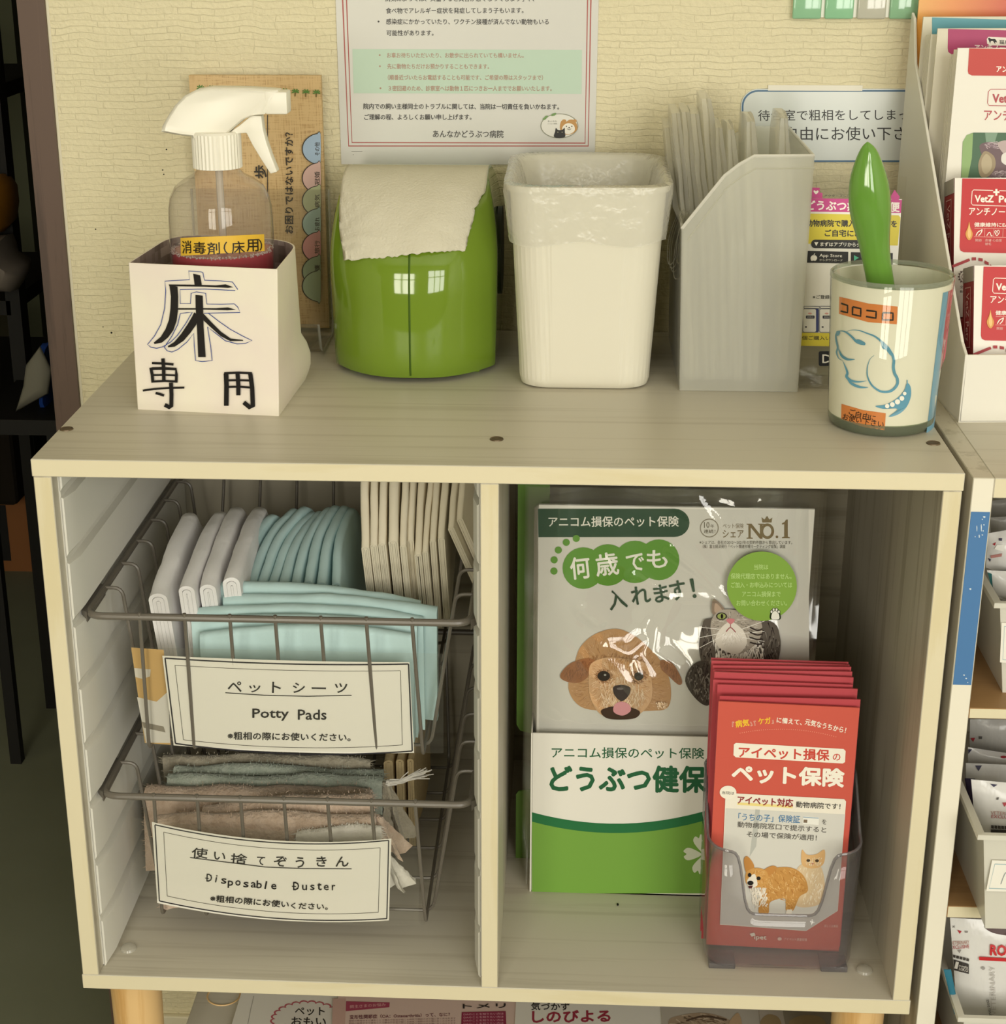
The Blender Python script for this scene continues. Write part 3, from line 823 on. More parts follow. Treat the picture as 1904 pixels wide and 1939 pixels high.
for ch, xa, xb, yb, hh in (('ペ', 742, 800, 962, 44), ('ッ', 832, 880, 964, 30), ('ト', 930, 966, 966, 46), ('シ', 1018, 1068, 966, 42), ('ー', 1098, 1158, 950, 7), ('ツ', 1196, 1248, 966, 40)):
    A1.text(ch, (xa, yb), (xb, yb + 1), hh, K, 0.018)
A1.line([(732, 966), (900, 977), (1080, 981), (1267, 977)], 3.5, K)
A1.text('Potty', (847, 1084), (1000, 1084), 50, K, 0.018); A1.text('Pads', (1040, 1080), (1160, 1080), 42, K, 0.018)
A1.text('※粗相の際にお使いください。', (742, 1164), (1262, 1172), 32, K, 0.02)
A1.build('lettering', pp1)
# tan printed card tucked behind the upper sign
h1b = bent(0.0410, 0.20, 0.003, -0.146, 0.10, 0.246)
tc = thing('printed_card', h1b(*q(400, 980))[0], 'tan printed card behind the left end of the Potty Pads sign', 'card')
curved_sheet('card', h1b, q(332, 775), q(470, 785), q(500, 1188), q(390, 1180), pmat('tan_card', '#c9a468', 0.6, 0.3), tc, 0, nx=6)
A = Art(h1b, (100, 880, 2.24), sub=14)
A.poly([(345, 862), (415, 868), (412, 898), (380, 908), (350, 900)], '#d9d3c8')
A.poly([(357, 985), (440, 1005), (490, 960), (498, 1180), (395, 1178)], '#d8d4cc')
A.poly([(378, 1090), (470, 1110), (478, 1135), (385, 1115)], '#8d8578')
A.build('printing', tc)
# lower sign
h2 = bent(0.0300, 0.20, 0.0065, -0.166, 0.095, 0.115)
q2 = cp(100, 1350, 2.24)
s2 = thing('laminated_sign', h2(*q2(900, 680))[0], 'laminated white sign reading Disposable Duster on the lower basket', 'sign', 'laminated signs on the baskets')
curved_sheet('laminate_film', h2, q2(330, 440), q2(1555, 503), q2(1552, 898), q2(330, 760), M['laminate'], s2, 0.0006, top_sag=25, bot_sag=45)
pp2 = curved_sheet('paper', h2, q2(420, 462), q2(1435, 533), q2(1425, 880), q2(443, 806), M['paper'], s2, 0.0, top_sag=42, bot_sag=35)
A2 = Art(h2, (100, 1350, 2.24), sub=12)
frame(A2, (433, 474), (1424, 540), (1416, 872), (452, 797), 5, '#2b2a30', 42, 35)
frame(A2, (470, 505), (1388, 571), (1380, 845), (485, 776), 2.2, '#5a564e', 36, 32)
for ch, xa, xb, yb, hh in (('使', 588, 655, 612, 42), ('い', 682, 730, 620, 32), ('捨', 754, 822, 636, 42), ('て', 862, 895, 640, 34), ('ぞ', 938, 992, 650, 42), ('う', 1030, 1066, 655, 44), ('き', 1118, 1160, 650, 42), ('ん', 1200, 1254, 650, 42)):
    A2.text(ch, (xa, yb), (xb, yb + (5 if xa < 900 else 0)), hh, K, 0.018)
A2.line([(582, 612), (740, 632), (900, 652), (1060, 659), (1267, 660)], 3.5, K)
for ch, x_, y_ in zip('Disposable', (652, 688, 714, 742, 774, 808, 840, 864, 898, 926), (713, 716, 722, 732, 730, 737, 738, 741, 743, 745)):
    A2.text(ch, (x_, y_ + (8 if ch == 'p' else 0)), (x_ + (22 if ch not in 'il' else 5), y_ + 1 + (8 if ch == 'p' else 0)), {'D': 32, 'b': 32, 'l': 32, 'i': 30, 'p': 30}.get(ch, 22), K, 0.02)
A2.line([(646, 698), (662, 700)], 3, K); A2.line([(1014, 733), (1032, 734)], 3, K)
for ch, x_, w_, hh in (('D', 1020, 24, 34), ('u', 1058, 20, 22), ('s', 1092, 18, 22), ('t', 1122, 18, 30), ('e', 1150, 20, 22), ('r', 1184, 14, 22)):
    A2.text(ch, (x_, 749), (x_ + w_, 749), hh, K, 0.02)
A2.text('※粗相の際にお使い', (668, 797), (1000, 824), 28, K, 0.02); A2.text('ください。', (1010, 827), (1166, 832), 25, K, 0.02)
A2.build('lettering', pp2)
# ------------------------------------------------------------------ insurance brochures in their card stand (right compartment)
N_ = Vector((0, -1, 0.0))
YB = 0.136                                   # plane of the foremost sleeve
stx0, stx1, sty = 0.0262, 0.2420, 0.1255
st = thing('brochure_stand', ((stx0 + stx1) / 2, 0.15, T), 'white and green card brochure stand in the right compartment', 'stand')
tl, bl = onY(1003, 1388, sty), onY(1005, 1690, sty)
ztop = tl.z
mb = MB(); mb.box(stx0, stx1, sty, sty + 0.0012, T, ztop); fpn = mb.build('front_panel', M['paper_gloss'], st, smooth=0)
mb = MB()
for xx in (stx0 - 0.0014, stx1 + 0.0002): mb.box(xx, xx + 0.0012, sty, 0.172, T, ztop)
mb.box(stx0, stx1, sty, 0.172, T, T + 0.0012)
mb.build('side_wall', M['paper'], st, smooth=0)
gx = onY(978, 1300, 0.174).x
zz = [onY(980, y_, 0.174).z for y_ in (1640, 1498, 1392, 1372)]
mb = MB()
pl = [(gx, T), (gx, zz[1] - 0.003), (gx + 0.002, zz[1]), (stx0 + 0.004, zz[1] + 0.002), (stx0 + 0.004, zz[2]), (gx + 0.003, zz[2] + 0.004), (gx, zz[3]), (gx, 0.378), (stx0 + 0.010, 0.378), (stx0 + 0.010, T)]
mb.prism([(x, 0.174, z) for x, z in pl], (0, 0.0016, 0))
mb.build('back_board', pmat('green_card', '#6c9440', 0.45, 0.4), st, smooth=0)
A = Art(flat((0, sty, 0), N_), (930, 1350, 2.539))
A.text('アニコム損保のペット保険', (290, 216), (1022, 220), 52, '#1f5a38', 0.012)
A.text('どうぶつ健保', (283, 376), (1028, 380), 122, '#1d5c38', 0.035)
xr = 1450
lo = [(195 + (xr - 195) * k / 20, 0) for k in range(21)]
def wv(x, y0): u = (x - 600) / 430; return y0 - 62 * u * u
A.poly([(x, wv(x, 577)) for x, _ in lo if x <= xr and wv(x, 577) > 300] + [(xr, 867), (194, 867)], '#729f40')
A.poly([(x, wv(x, 532)) for x, _ in lo if wv(x, 532) > 250] + [(x, wv(x, 577)) for x, _ in lo[::-1] if wv(x, 577) > 250], '#1f6b3d')
for an in range(5):
    a = math.radians(90 + 72 * an + 20); c_, s_ = math.cos(a), math.sin(a)
    pts = [(1020 + (d * c_ - e * s_), 680 + (d * s_ + e * c_)) for d, e in ((10, 0), (45, -22), (78, -30), (95, -14), (82, 0), (98, 12), (78, 30), (45, 22))]
    A.blob(pts, '#d7dcc6', 3)
A.build('printing', fpn)
CREASE = []
for pl_c, wd_c, am_c in (([(1000, 110), (1060, 200), (1130, 330), (1170, 430)], .0050, .0030), ([(1170, 180), (1215, 290), (1270, 360)], .0022, .0012), ([(1235, 190), (1300, 300), (1440, 430)], .0024, .0014), ([(860, 350), (980, 440), (1130, 590)], .0040, .0024), ([(690, 480), (850, 580), (1130, 595)], .0038, .0024), ([(860, 600), (800, 720), (780, 830), (900, 910)], .0065, .0036), ([(1495, 150), (1480, 400), (1478, 630)], .0030, .0020), ([(440, 640), (520, 700)], .0050, .0026), ([(570, 820), (660, 850), (730, 790)], .0050, .0026), ([(1030, 110), (1200, 160), (1330, 110)], .0040, .0022), ([(700, 880), (720, 950)], .0040, .0020)):
    q_c = [onY(930 + x_ / 2.539, 900 + y_ / 2.539, YB) for x_, y_ in pl_c]
    CREASE.append(([(p_.x, p_.z) for p_ in q_c], wd_c, am_c))
def crease(x, z):
    t_ = 0.0
    for pts_c, wd_c, am_c in CREASE:
        dm = 1.0
        for (ax, az), (bx_, bz_) in zip(pts_c[:-1], pts_c[1:]):
            ux, uz = bx_ - ax, bz_ - az; f_ = max(0, min(1, ((x - ax) * ux + (z - az) * uz) / (ux * ux + uz * uz)))
            dm = min(dm, math.hypot(x - ax - f_ * ux, z - az - f_ * uz))
        if dm < wd_c * 3: t_ = max(t_, am_c * math.exp(-(dm / wd_c) ** 2))
    return t_
# four sleeves with a brochure each, the nearest shows its cover
def brochure(k):
    yy = YB + 0.0075 * k; dx = -0.0012 * k
    z1 = onY(1270, 960, YB).z - 0.0035 * k; x0 = onY(1018, 1100, YB).x + dx; x1 = onY(1533, 1100, YB).x + dx
    zb = T + 0.0022; zs = onY(1270, 926, YB).z - 0.002 * k; xs0 = onY(1000, 1100, YB).x + dx; xs1 = onY(1553, 1100, YB).x + dx
    b = thing('insurance_brochure', ((x0 + x1) / 2, yy, zb), ('brochure with a dog and a cat on its cover in a shiny clear sleeve' if k == 0 else 'sleeved brochure hidden behind the dog and cat cover, %s in the stack' % ORD[k]), 'brochure', 'sleeved brochures in the card stand')
    mb = MB(); mb.box(x0, x1, yy, yy + 0.0030, zb, z1); mb.build('pages', M['paper_gloss'], b, smooth=0, bevel=0.0004, bseg=1)
    # crinkled sleeve
    rows = []; nu, nv = (110, 150) if k == 0 else (30, 40)
    for j in range(nv + 1):
        row = []
        for i in range(nu + 1):
            u, v = i / nu, j / nv; x = lerp(xs0, xs1, u); z = lerp(zb - 0.001, zs, v)
            wr = noise.noise_vector(Vector((x * 26, z * 20, k * 5))).y * 0.0016 + abs(noise.noise(Vector((x * 40 + z * 30, z * 14, k + 3)))) * 0.0016
            edge = min(u, 1 - u, (1 - v) * 1.6) * 10
            if k == 0: wr += crease(x, z)
            row.append((x, yy - 0.0010 - wr * min(1, edge) - 0.0006, z))
        rows.append(row)
    mb = MB(); mb.grid(rows); mb.build('clear_sleeve', M['sleeve'], b, smooth=80)
    return b, yy
B0 = [brochure(k) for k in range(4)]
b0, yy = B0[0]
A = Art(flat((0, yy, 0), N_), (930, 900, 2.539))
A.poly([(224, 158), (1524, 166), (1528, 1238), (230, 1236)], '#d4d2ca')
A.up()
A.poly([(224, 160)] + [(880 + 72 * math.sin(math.pi * k / 12), 228 - 68 * math.cos(math.pi * k / 12)) for k in range(13)] + [(226, 297)], '#12402b')
A.text('アニコム損保のペット保険', (275, 248), (900, 246), 50, '#e8e6dc', 0.014)
BR = '#756443'
A.ring(1047, 253, 43, 43, 5, '#8a8272'); A.text('10', (1022, 252), (1048, 252), 28, '#6a6252', 0.01); A.text('年', (1052, 252), (1070, 252), 17, '#6a6252'); A.text('連続！', (1020, 278), (1076, 278), 18, '#6a6252', 0.01)
A.text('ペット保険', (1112, 254), (1212, 255), 24, BR); A.text('シェア', (1112, 299), (1212, 298), 36, BR, 0.012)
A.poly([(1226, 232), (1250, 232), (1290, 282), (1290, 238), (1282, 236), (1282, 232), (1312, 232), (1312, 236), (1303, 238), (1303, 304), (1290, 304), (1246, 250), (1246, 298), (1256, 300), (1256, 304), (1226, 304), (1226, 300), (1235, 298), (1235, 238), (1226, 236)], BR); A.ring(1326, 268, 26, 31, 13, BR); A.text('.', (1366, 302), (1378, 302), 13, BR, 0.03); A.poly([(1396, 230), (1408, 224), (1416, 212), (1424, 212), (1424, 294), (1434, 297), (1434, 302), (1396, 302), (1396, 297), (1407, 294), (1407, 234), (1396, 236)], BR)
A.poly([(1302, 226), (1298, 200), (1312, 212), (1325, 194), (1336, 212), (1350, 202), (1346, 226)], BR)
A.text('※シェアは、各社の2012～2021年の契約件数から算出しています。', (1000, 330), (1445, 331), 18, '#5f5a50')
A.text('（株）富士経済発行「ペット関連市場マーケティング総覧」調査', (1015, 350), (1413, 350), 18, '#5f5a50')
GR = '#5c9430'
A.poly([(400, 400), (800, 340), (840, 470), (470, 500)], GR)
for cx_, cy_, r_ in ((442, 445, 100), (560, 430, 100), (690, 415, 102), (805, 405, 98)): A.ell(cx_, cy_, r_, r_, GR)
for cx_, cy_ in ((301, 459), (302, 405), (322, 358), (360, 321), (408, 302)): A.ell(cx_, cy_, 17, 17, GR)
for t_, a_, b_, h_ in (('何', (386, 500), (478, 490), 104), ('歳', (508, 485), (615, 473), 108), ('で', (655, 462), (738, 452), 80), ('も', (752, 448), (848, 438), 86)):
    A.text(t_, a_, b_, h_, '#efeee4', 0.02)
for t_, a_, b_, h_ in (('入', (572, 648), (655, 632), 92), ('れ', (680, 622), (768, 608), 84), ('ま', (790, 612), (856, 600), 82), ('す', (868, 603), (940, 590), 92), ('！', (970, 588), (986, 585), 92)):
    A.text(t_, a_, b_, h_, '#2c4a38', 0.02)
# the dog
TAN = [C(c) for c in ('#c79a6c', '#b98a5e', '#d4ab80', '#a87850', '#dcb890')]
DK = [C(c) for c in ('#8c5a38', '#a06a42', '#7a4c30')]
LT = [C(c) for c in ('#dcbf9c', '#e6cfb2', '#cba57c')]
body = [(400, 900), (430, 820), (500, 760), (600, 735), (690, 770), (760, 830), (820, 900), (860, 1000), (850, 1110), (760, 1130), (560, 1130), (430, 1110), (370, 1020)]
A.blob(body, '#bb8f62'); A.fur(body, [C(c) for c in ('#b98c5e', '#c69c70', '#a97c52', '#b08458', '#cda67c')], 900, 30, 3.2, None, (600, 1000), 0.5)
A.fur([(430, 880), (520, 850), (700, 850), (790, 900), (780, 960), (450, 960)], [C(c) for c in ('#96683f', '#a4764a', '#8a5c38')], 260, 30, 3, 90, None, .5)
for e in ([(330, 960), (380, 900), (470, 876), (500, 910), (440, 985), (370, 990)], [(815, 885), (870, 900), (915, 980), (900, 1003), (850, 960), (815, 925)]):
    A.blob(e, '#96623e'); A.fur(e, DK, 260, 24, 3, 100, None, 0.6)
head = [(480, 900), (560, 870), (660, 880), (740, 900), (770, 980), (765, 1080), (700, 1150), (600, 1165), (520, 1140), (475, 1060), (468, 970)]
A.blob(head, '#cfa67c'); A.fur(head, [C(c) for c in ('#cfa67c', '#d8b48e', '#c2966a', '#b98c60', '#dfc09c')], 900, 30, 3.2, None, (615, 975), 0.5)
for ex in (540, 706): A.fur(ellpts(ex, 962, 46, 40), [C(c) for c in ('#8a6242', '#9c7250', '#745034')], 110, 22, 3, 60, None, .8)
A.fur([(540, 870), (700, 870), (680, 940), (570, 940)], [C(c) for c in ('#b28658', '#a5784c', '#c79c6e')], 160, 30, 3, 90, None, .4)
muz = [(520, 1000), (620, 950), (720, 1000), (745, 1080), (690, 1140), (600, 1150), (520, 1110)]
A.fur(muz, LT, 420, 40, 3.4, 90, None, 0.6)
A.blob([(530, 1120), (620, 1100), (710, 1125), (690, 1160), (600, 1167), (545, 1155)], '#3c2a20')
A.ell(540, 958, 30, 24, '#2a221c'); A.ell(708, 958, 22, 20, '#2a221c'); A.ell(546, 952, 6, 5, '#8f8f88')
A.blob([(586, 1010), (625, 1000), (666, 1012), (660, 1050), (626, 1078), (592, 1050)], '#3a3230'); A.ell(618, 1018, 16, 6, '#67615e')
A.blob([(592, 1095), (625, 1080), (662, 1095), (668, 1125), (630, 1147), (588, 1130)], '#c98d92')
A.fur([(790, 1080), (850, 1080), (845, 1118), (800, 1120)], LT, 60, 22, 5, 70)
# the cat
STR = [C(c) for c in ('#3a3430', '#55504a', '#2a2522', '#7b756c')]
WH = [C(c) for c in ('#e2ddd2', '#d2ccc0', '#eeeae2')]
cb = [(1010, 720), (1060, 680), (1330, 690), (1385, 770), (1380, 870), (1350, 930), (1200, 980), (1060, 960), (1000, 860)]
A.blob(cb, '#5b554d'); A.fur(cb, STR, 330, 36, 6, 95, None, 0.5)
hp = [(930, 980), (970, 900), (1040, 890), (1060, 990), (1045, 1095), (985, 1070)]
A.blob(hp, '#453f39'); A.fur(hp, STR, 160, 40, 7, 100, None, 0.5)
A.fur([(1060, 760), (1300, 760), (1310, 930), (1080, 930)], WH, 330, 40, 7, 92, None, 0.4)
A.blob([(1062, 660), (1066, 585), (1120, 640)], '#8a7a6a'); A.blob([(1072, 650), (1076, 605), (1108, 642)], '#b09a86')
ch_ = [(1055, 690), (1100, 640), (1180, 640), (1270, 660), (1300, 730), (1270, 800), (1190, 850), (1110, 830), (1060, 770)]
A.blob(ch_, '#a59d90'); A.fur(ch_, [C(c) for c in ('#8b857b', '#b7b0a4', '#6a645c', '#c9c3b7')], 260, 26, 4, None, (1150, 690), 0.5)
A.blob([(1090, 740), (1130, 700), (1165, 700), (1210, 740), (1225, 800), (1180, 850), (1110, 830), (1075, 790)], '#ddd7cb'); A.fur([(1090, 745), (1205, 745), (1215, 800), (1110, 820)], WH, 120, 28, 4, None, (1145, 720), 0.4)
A.ell(1104, 668, 26, 18, '#2e2a26'); A.ell(1104, 668, 20, 14, '#93a05c'); A.ell(1106, 668, 6, 12, '#181512')
A.blob([(1126, 686), (1146, 678), (1168, 686), (1148, 706)], '#c97f84'); A.curve([(1126, 742), (1147, 722), (1172, 745)], 5, '#9c5d5f'); A.line([(1147, 704), (1147, 724)], 4, '#9c5d5f')
for yy_, d_ in ((730, -30), (750, 0), (768, 30)):
    A.line([(1095, yy_), (1000, yy_ + d_ + 20)], 2.5, '#efece4'); A.line([(1200, yy_), (1310, yy_ + d_ - 10)], 2.5, '#efece4')
for k in range(4): A.curve([(1240, 720 + 24 * k), (1275, 735 + 22 * k), (1300, 728 + 24 * k)], 7, '#3a3430')
A.build('cover_print', b0, M['ink_gloss'])
# round sticker on the outside of the sleeve
A = Art(flat((0, yy - 0.0078, 0), N_), (930, 900, 2.539))
A.ell(1300, 533, 168, 167, '#82a845', n=48)
for t_, a_, b_, h_ in (('当院は', (1262, 453), (1330, 453), 25), ('保険代理店ではありません。', (1150, 498), (1442, 499), 27), ('ご加入・お申込みについては', (1152, 540), (1445, 540), 27), ('アニコム損保まで', (1205, 584), (1390, 584), 27), ('お問い合わせください。', (1178, 627), (1420, 627), 27)):
    A.text(t_, a_, b_, h_, '#b9d88a', 0.008)
A.blob([(1340, 690), (1342, 655), (1352, 642), (1375, 642), (1386, 656), (1388, 692)], '#23301a'); A.blob([(1347, 690), (1349, 662), (1358, 652), (1372, 652), (1380, 662), (1382, 690)], '#e8e8dc')
for cx_, cy_ in ((1346, 655), (1356, 645), (1370, 645), (1381, 655)): A.ell(cx_, cy_, 7, 9, '#23301a'); A.ell(cx_, cy_, 4.5, 6.5, '#e8e8dc')
A.build('round_sticker', b0, M['ink_gloss'])['label'] = 'round green sticker with pale lettering'

# ------------------------------------------------------------------ red pamphlets in a clear holder
def lean(y0, z0, s_): return (Vector((0, y0, z0)), Vector((0, -1, -s_)).normalized())
pw = 0.0985
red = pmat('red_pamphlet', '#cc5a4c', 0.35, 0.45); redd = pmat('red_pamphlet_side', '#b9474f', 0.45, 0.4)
G = 'red insurance pamphlets in the clear holder'
px_ = [(1360, 1328, 1633, 1341, 0.052), (1362, 1318, 1629, 1325, 0.0565), (1358, 1296, 1628, 1305, 0.0645), (1350, 1287, 1619, 1297, 0.069), (1352, 1272, 1614, 1283, 0.0735), (1350, 1268, 1612, 1272, 0.078), (1349, 1260, 1610, 1263, 0.083), (1347, 1251, 1612, 1259, 0.088), (1346, 1246, 1608, 1254, 0.093)]
pam = None
for i, (xa, ya, xb, yb, yt) in enumerate(px_):
    a, b = onY(xa, ya, yt), onY(xb, yb, yt)
    b = a + (b - a).normalized() * pw
    zb = T + 0.006; ybot = 0.0525 + 0.0024 * i
    up = Vector((0, a.y - ybot, a.z - zb)); ln = up.length; up.normalize()
    c_, d_ = b - up * ln, a - up * ln
    lab = 'front red pet insurance pamphlet in the clear holder, cover fully visible' if i == 0 else 'red pamphlet in the clear holder, %s from the front' % ORD[i]
    pr = thing('pamphlet', (a + b) / 2 - up * ln, lab, 'pamphlet', G)
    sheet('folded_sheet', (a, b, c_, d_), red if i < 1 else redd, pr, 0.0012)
    if i == 0: pam = (pr, a, up)
    if i == 2:
        A = Art(flat(a, Vector((0, -up.z, up.y))), (930, 900, 2.539))
        A.text('『病気』『ケガ』に備えて', (1190, 1090), (1460, 1092), 26, '#d9a64a', 0.01); A.build('lettering', pr)
pr, a, up = pam
A = Art(flat(a, N_), (930, 1350, 2.539))
A.text('『', (1157, 66), (1166, 66), 24, '#f3ead6'); A.text('病気', (1175, 70), (1240, 62), 34, '#f0c23a', 0.03); A.text('』', (1247, 64), (1256, 60), 20, '#f3ead6')
A.text('『', (1265, 60), (1274, 58), 22, '#f3ead6'); A.text('ケガ', (1284, 54), (1342, 50), 30, '#f0c23a', 0.03); A.text('』', (1348, 52), (1358, 50), 18, '#f3ead6')
A.text('に備えて、', (1370, 46), (1490, 58), 27, '#f6efe0', 0.02); A.text('元気なうちから！', (1505, 55), (1700, 98), 30, '#f6efe0', 0.02)
for k in range(46):
    u = k / 45; A.ell(1195 + 460 * u, 96 - 110 * u * (1 - u) + 18 * u, 2.2, 2.2, '#e9a08c', n=6); A.h -= A.step
A.up()
A.poly([(1175, 143), (1692, 172), (1702, 182), (1699, 235), (1688, 242), (1174, 212), (1163, 202), (1165, 150)], '#f1ebdd')
A.text('アイペット損保', (1188, 212), (1622, 228), 52, '#c9483c', 0.03); A.text('の', (1640, 226), (1676, 228), 32, '#c9483c', 0.02)
A.text('ペット保険', (1156, 328), (1690, 354), 84, '#f5efe2', 0.045)
A.poly([(1125, 383), (1695, 413), (1704, 424), (1664, 950), (1512, 1047), (1098, 1016)], '#eee8da')
A.poly([(1125, 456), (1700, 486), (1662, 948), (1512, 1044), (1100, 1012)], '#d6d4cd')
A.poly([(1268, 462), (1290, 463), (1272, 640), (1240, 690)], '#b9bab4')
A.ell(1137, 380, 40, 32, '#f1ebdd'); A.text('当院は', (1107, 388), (1166, 392), 15, '#55504a', 0.01)
A.poly([(1182, 428), (1448, 443), (1447, 456), (1181, 440)], '#ecd98e')
A.text('アイペット対応', (1182, 434), (1448, 451), 38, '#8f2f34', 0.03); A.text('動物病院です！', (1463, 452), (1676, 463), 29, '#3c3734', 0.015)
A.text('「うちの子」保険証', (1186, 515), (1482, 528), 36, '#3f78a8', 0.008)
A.poly([(1497, 494), (1574, 499), (1572, 536), (1495, 531)], '#ecebe4'); A.poly([(1500, 510), (1518, 511), (1517, 526), (1499, 525)], '#7b6a58'); A.poly([(1498, 496), (1572, 501), (1572, 506), (1498, 501)], '#9fb2c4')
A.text('を', (1587, 532), (1609, 534), 24, '#56524c')
A.text('動物病院窓口で提示すると', (1182, 547), (1608, 574), 28, '#56524c', 0.006); A.text('その場で保険が適用！', (1226, 594), (1562, 612), 28, '#56524c', 0.006)
OR = [C(c) for c in ('#c9924e', '#d8a662', '#b57c3c', '#e0b87c')]
CRM = [C(c) for c in ('#e6d3b4', '#eee2cc', '#d8bf98')]
cat = [(1460, 760), (1500, 720), (1570, 720), (1600, 800), (1590, 900), (1530, 930), (1460, 920), (1440, 840)]
A.blob(cat, '#dcc4a0'); A.fur(cat, CRM, 150, 26, 5, 95)
A.blob([(1490, 720), (1492, 655), (1516, 678), (1560, 676), (1600, 655), (1598, 715), (1570, 740), (1520, 742)], '#dcb27c'); A.fur([(1500, 690), (1590, 690), (1580, 735), (1515, 735)], CRM, 70, 14, 4, 90)
A.ell(1522, 706, 9, 7, '#4a3a28'); A.ell(1564, 707, 9, 7, '#4a3a28'); A.poly([(1536, 718), (1550, 718), (1543, 726)], '#b7766a')
dg = [(1300, 790), (1350, 745), (1440, 740), (1500, 780), (1520, 850), (1480, 880), (1450, 945), (1415, 945), (1410, 890), (1340, 905), (1330, 960), (1285, 960), (1290, 880)]
A.blob(dg, '#c6924f'); A.fur(dg, OR, 260, 24, 5, 60, None, 0.8)
A.fur([(1240, 830), (1320, 830), (1330, 930), (1260, 940)], [C('#efe8dc'), C('#e2d8c6')], 110, 26, 6, 95)
A.poly([(1420, 940), (1445, 940), (1442, 965), (1412, 962)], '#ece6da')
A.blob([(1213, 700), (1232, 686), (1262, 730), (1250, 770), (1222, 760)], '#c48a48'); A.blob([(1310, 750), (1350, 730), (1372, 742), (1340, 775), (1315, 780)], '#c48a48')
hd = [(1225, 760), (1270, 740), (1320, 755), (1330, 800), (1300, 830), (1250, 832), (1222, 810)]
A.blob(hd, '#d19d58'); A.fur(hd, OR, 110, 18, 4, None, (1260, 780), 0.6)
A.blob([(1228, 800), (1262, 768), (1275, 800), (1275, 826), (1240, 834)], '#ece5d8'); A.ell(1240, 774, 9, 10, '#1d1815'); A.ell(1283, 790, 10, 9, '#1d1815'); A.ell(1244, 812, 15, 11, '#1a1614'); A.poly([(1234, 826), (1256, 824), (1250, 838), (1236, 838)], '#5a2f30')
A.text('ipet', (1262, 1088), (1320, 1090), 26, '#f0e4d4', 0.02); A.poly([(1240, 1056), (1262, 1050), (1268, 1062), (1250, 1070)], '#f0e4d4')
A.text('アイペット損害保険', (1405, 1088), (1515, 1092), 15, '#eec9b8'); A.ell(1384, 1080, 10, 8, '#eec9b8')
A.text('詳しくは裏面', (1598, 1024), (1664, 1026), 14, '#eab9a8'); A.build('cover_print', pr)
# the holder: rounded tray with a scooped front
hx0, hx1, hy0, hy1 = onZ(1337, 1800, T).x - 0.0040, onZ(1622, 1800, T).x - 0.0072, 0.0290, 0.1075
hd_ = thing('leaflet_holder', ((hx0 + hx1) / 2, (hy0 + hy1) / 2, T), 'clear acrylic leaflet holder with a scooped front, full of red pamphlets', 'holder')
zf = onY(1400, 1612, hy0).z; zlow = onY(1490, 1733, hy0).z; zbk = 0.148
hw = (hx1 - hx0) / 2; xm = (hx0 + hx1) / 2
def zrim(x, y):
    if y > hy0 + 0.02: return lerp(zf + .004, zbk, min(1, (y - hy0 - 0.02) / 0.035))
    t = abs(x - xm) / hw
    e = 1 / (1 + math.exp(-(t - 0.545) / 0.035))
    return lerp(zlow, zf, e) + 0.004 * max(0, (y - hy0) / 0.02)
out = rrect_pts(hw, (hy1 - hy0) / 2, 0.016, 7)
pts = []
for i in range(len(out)):
    a, b = Vector(out[i]), Vector(out[(i + 1) % len(out)]); m = max(1, int((b - a).length / 0.0022))
    pts += [a.lerp(b, k / m) for k in range(m)]
pts = [(xm + p.x, (hy0 + hy1) / 2 + p.y) for p in pts]
rows = []
for (f, ins) in ((0.0, 0.004), (0.012, 0.0008), (0.04, 0.0), (0.3, 0), (0.65, 0), (1.0, 0)):
    row = []
    for x, y in pts:
        cx_, cy_ = xm - x, (hy0 + hy1) / 2 - y; dd = math.hypot(cx_, cy_)
        z = lerp(T + 0.0035, zrim(x, y), f); tp = 0.03 * (1 - f)
        row.append((x + cx_ / dd * ins + (xm - x) * tp, y + cy_ / dd * ins, z))
    rows.append(row)
mb = MB(); mb.grid(rows, 0, True); mb.add(rows[0], [list(range(len(pts)))])
mb.build('tray', film('smoky_acrylic', (0.86, 0.85, 0.86, 1), 0.02, 1.5, haze=0.07, haze_col=(0.6, 0.58, 0.6, 1)), hd_, smooth=50, solid=0.0018)
mb = MB(); mb.tube(rows[-1], 0.0011, 6, True); mb.build('rim', M['acrylic_edge'], hd_)
for xa, xb in ((hx0 + 0.004, hx0 + 0.0235), (hx1 - 0.0235, hx1 - 0.004)):
    for ya, yb in ((hy0 + 0.002, hy0 + 0.020), (hy1 - 0.02, hy1 - 0.004)): mb = MB(); mb.box(xa, xb, ya, yb, T, T + 0.0045); mb.build('foot', M['acrylic_edge'], hd_, bevel=0.0008)
# a crumb on the compartment floor
p = onZ(1169, 1714, T); mb = MB(); mb.ball(p + Vector((0, 0, 0.0007)), (0.0009, 0.0016, 0.0007), 10)
tag(mb.build('crumb', M['black']), 'tiny black crumb lying on the right compartment floor', 'crumb')
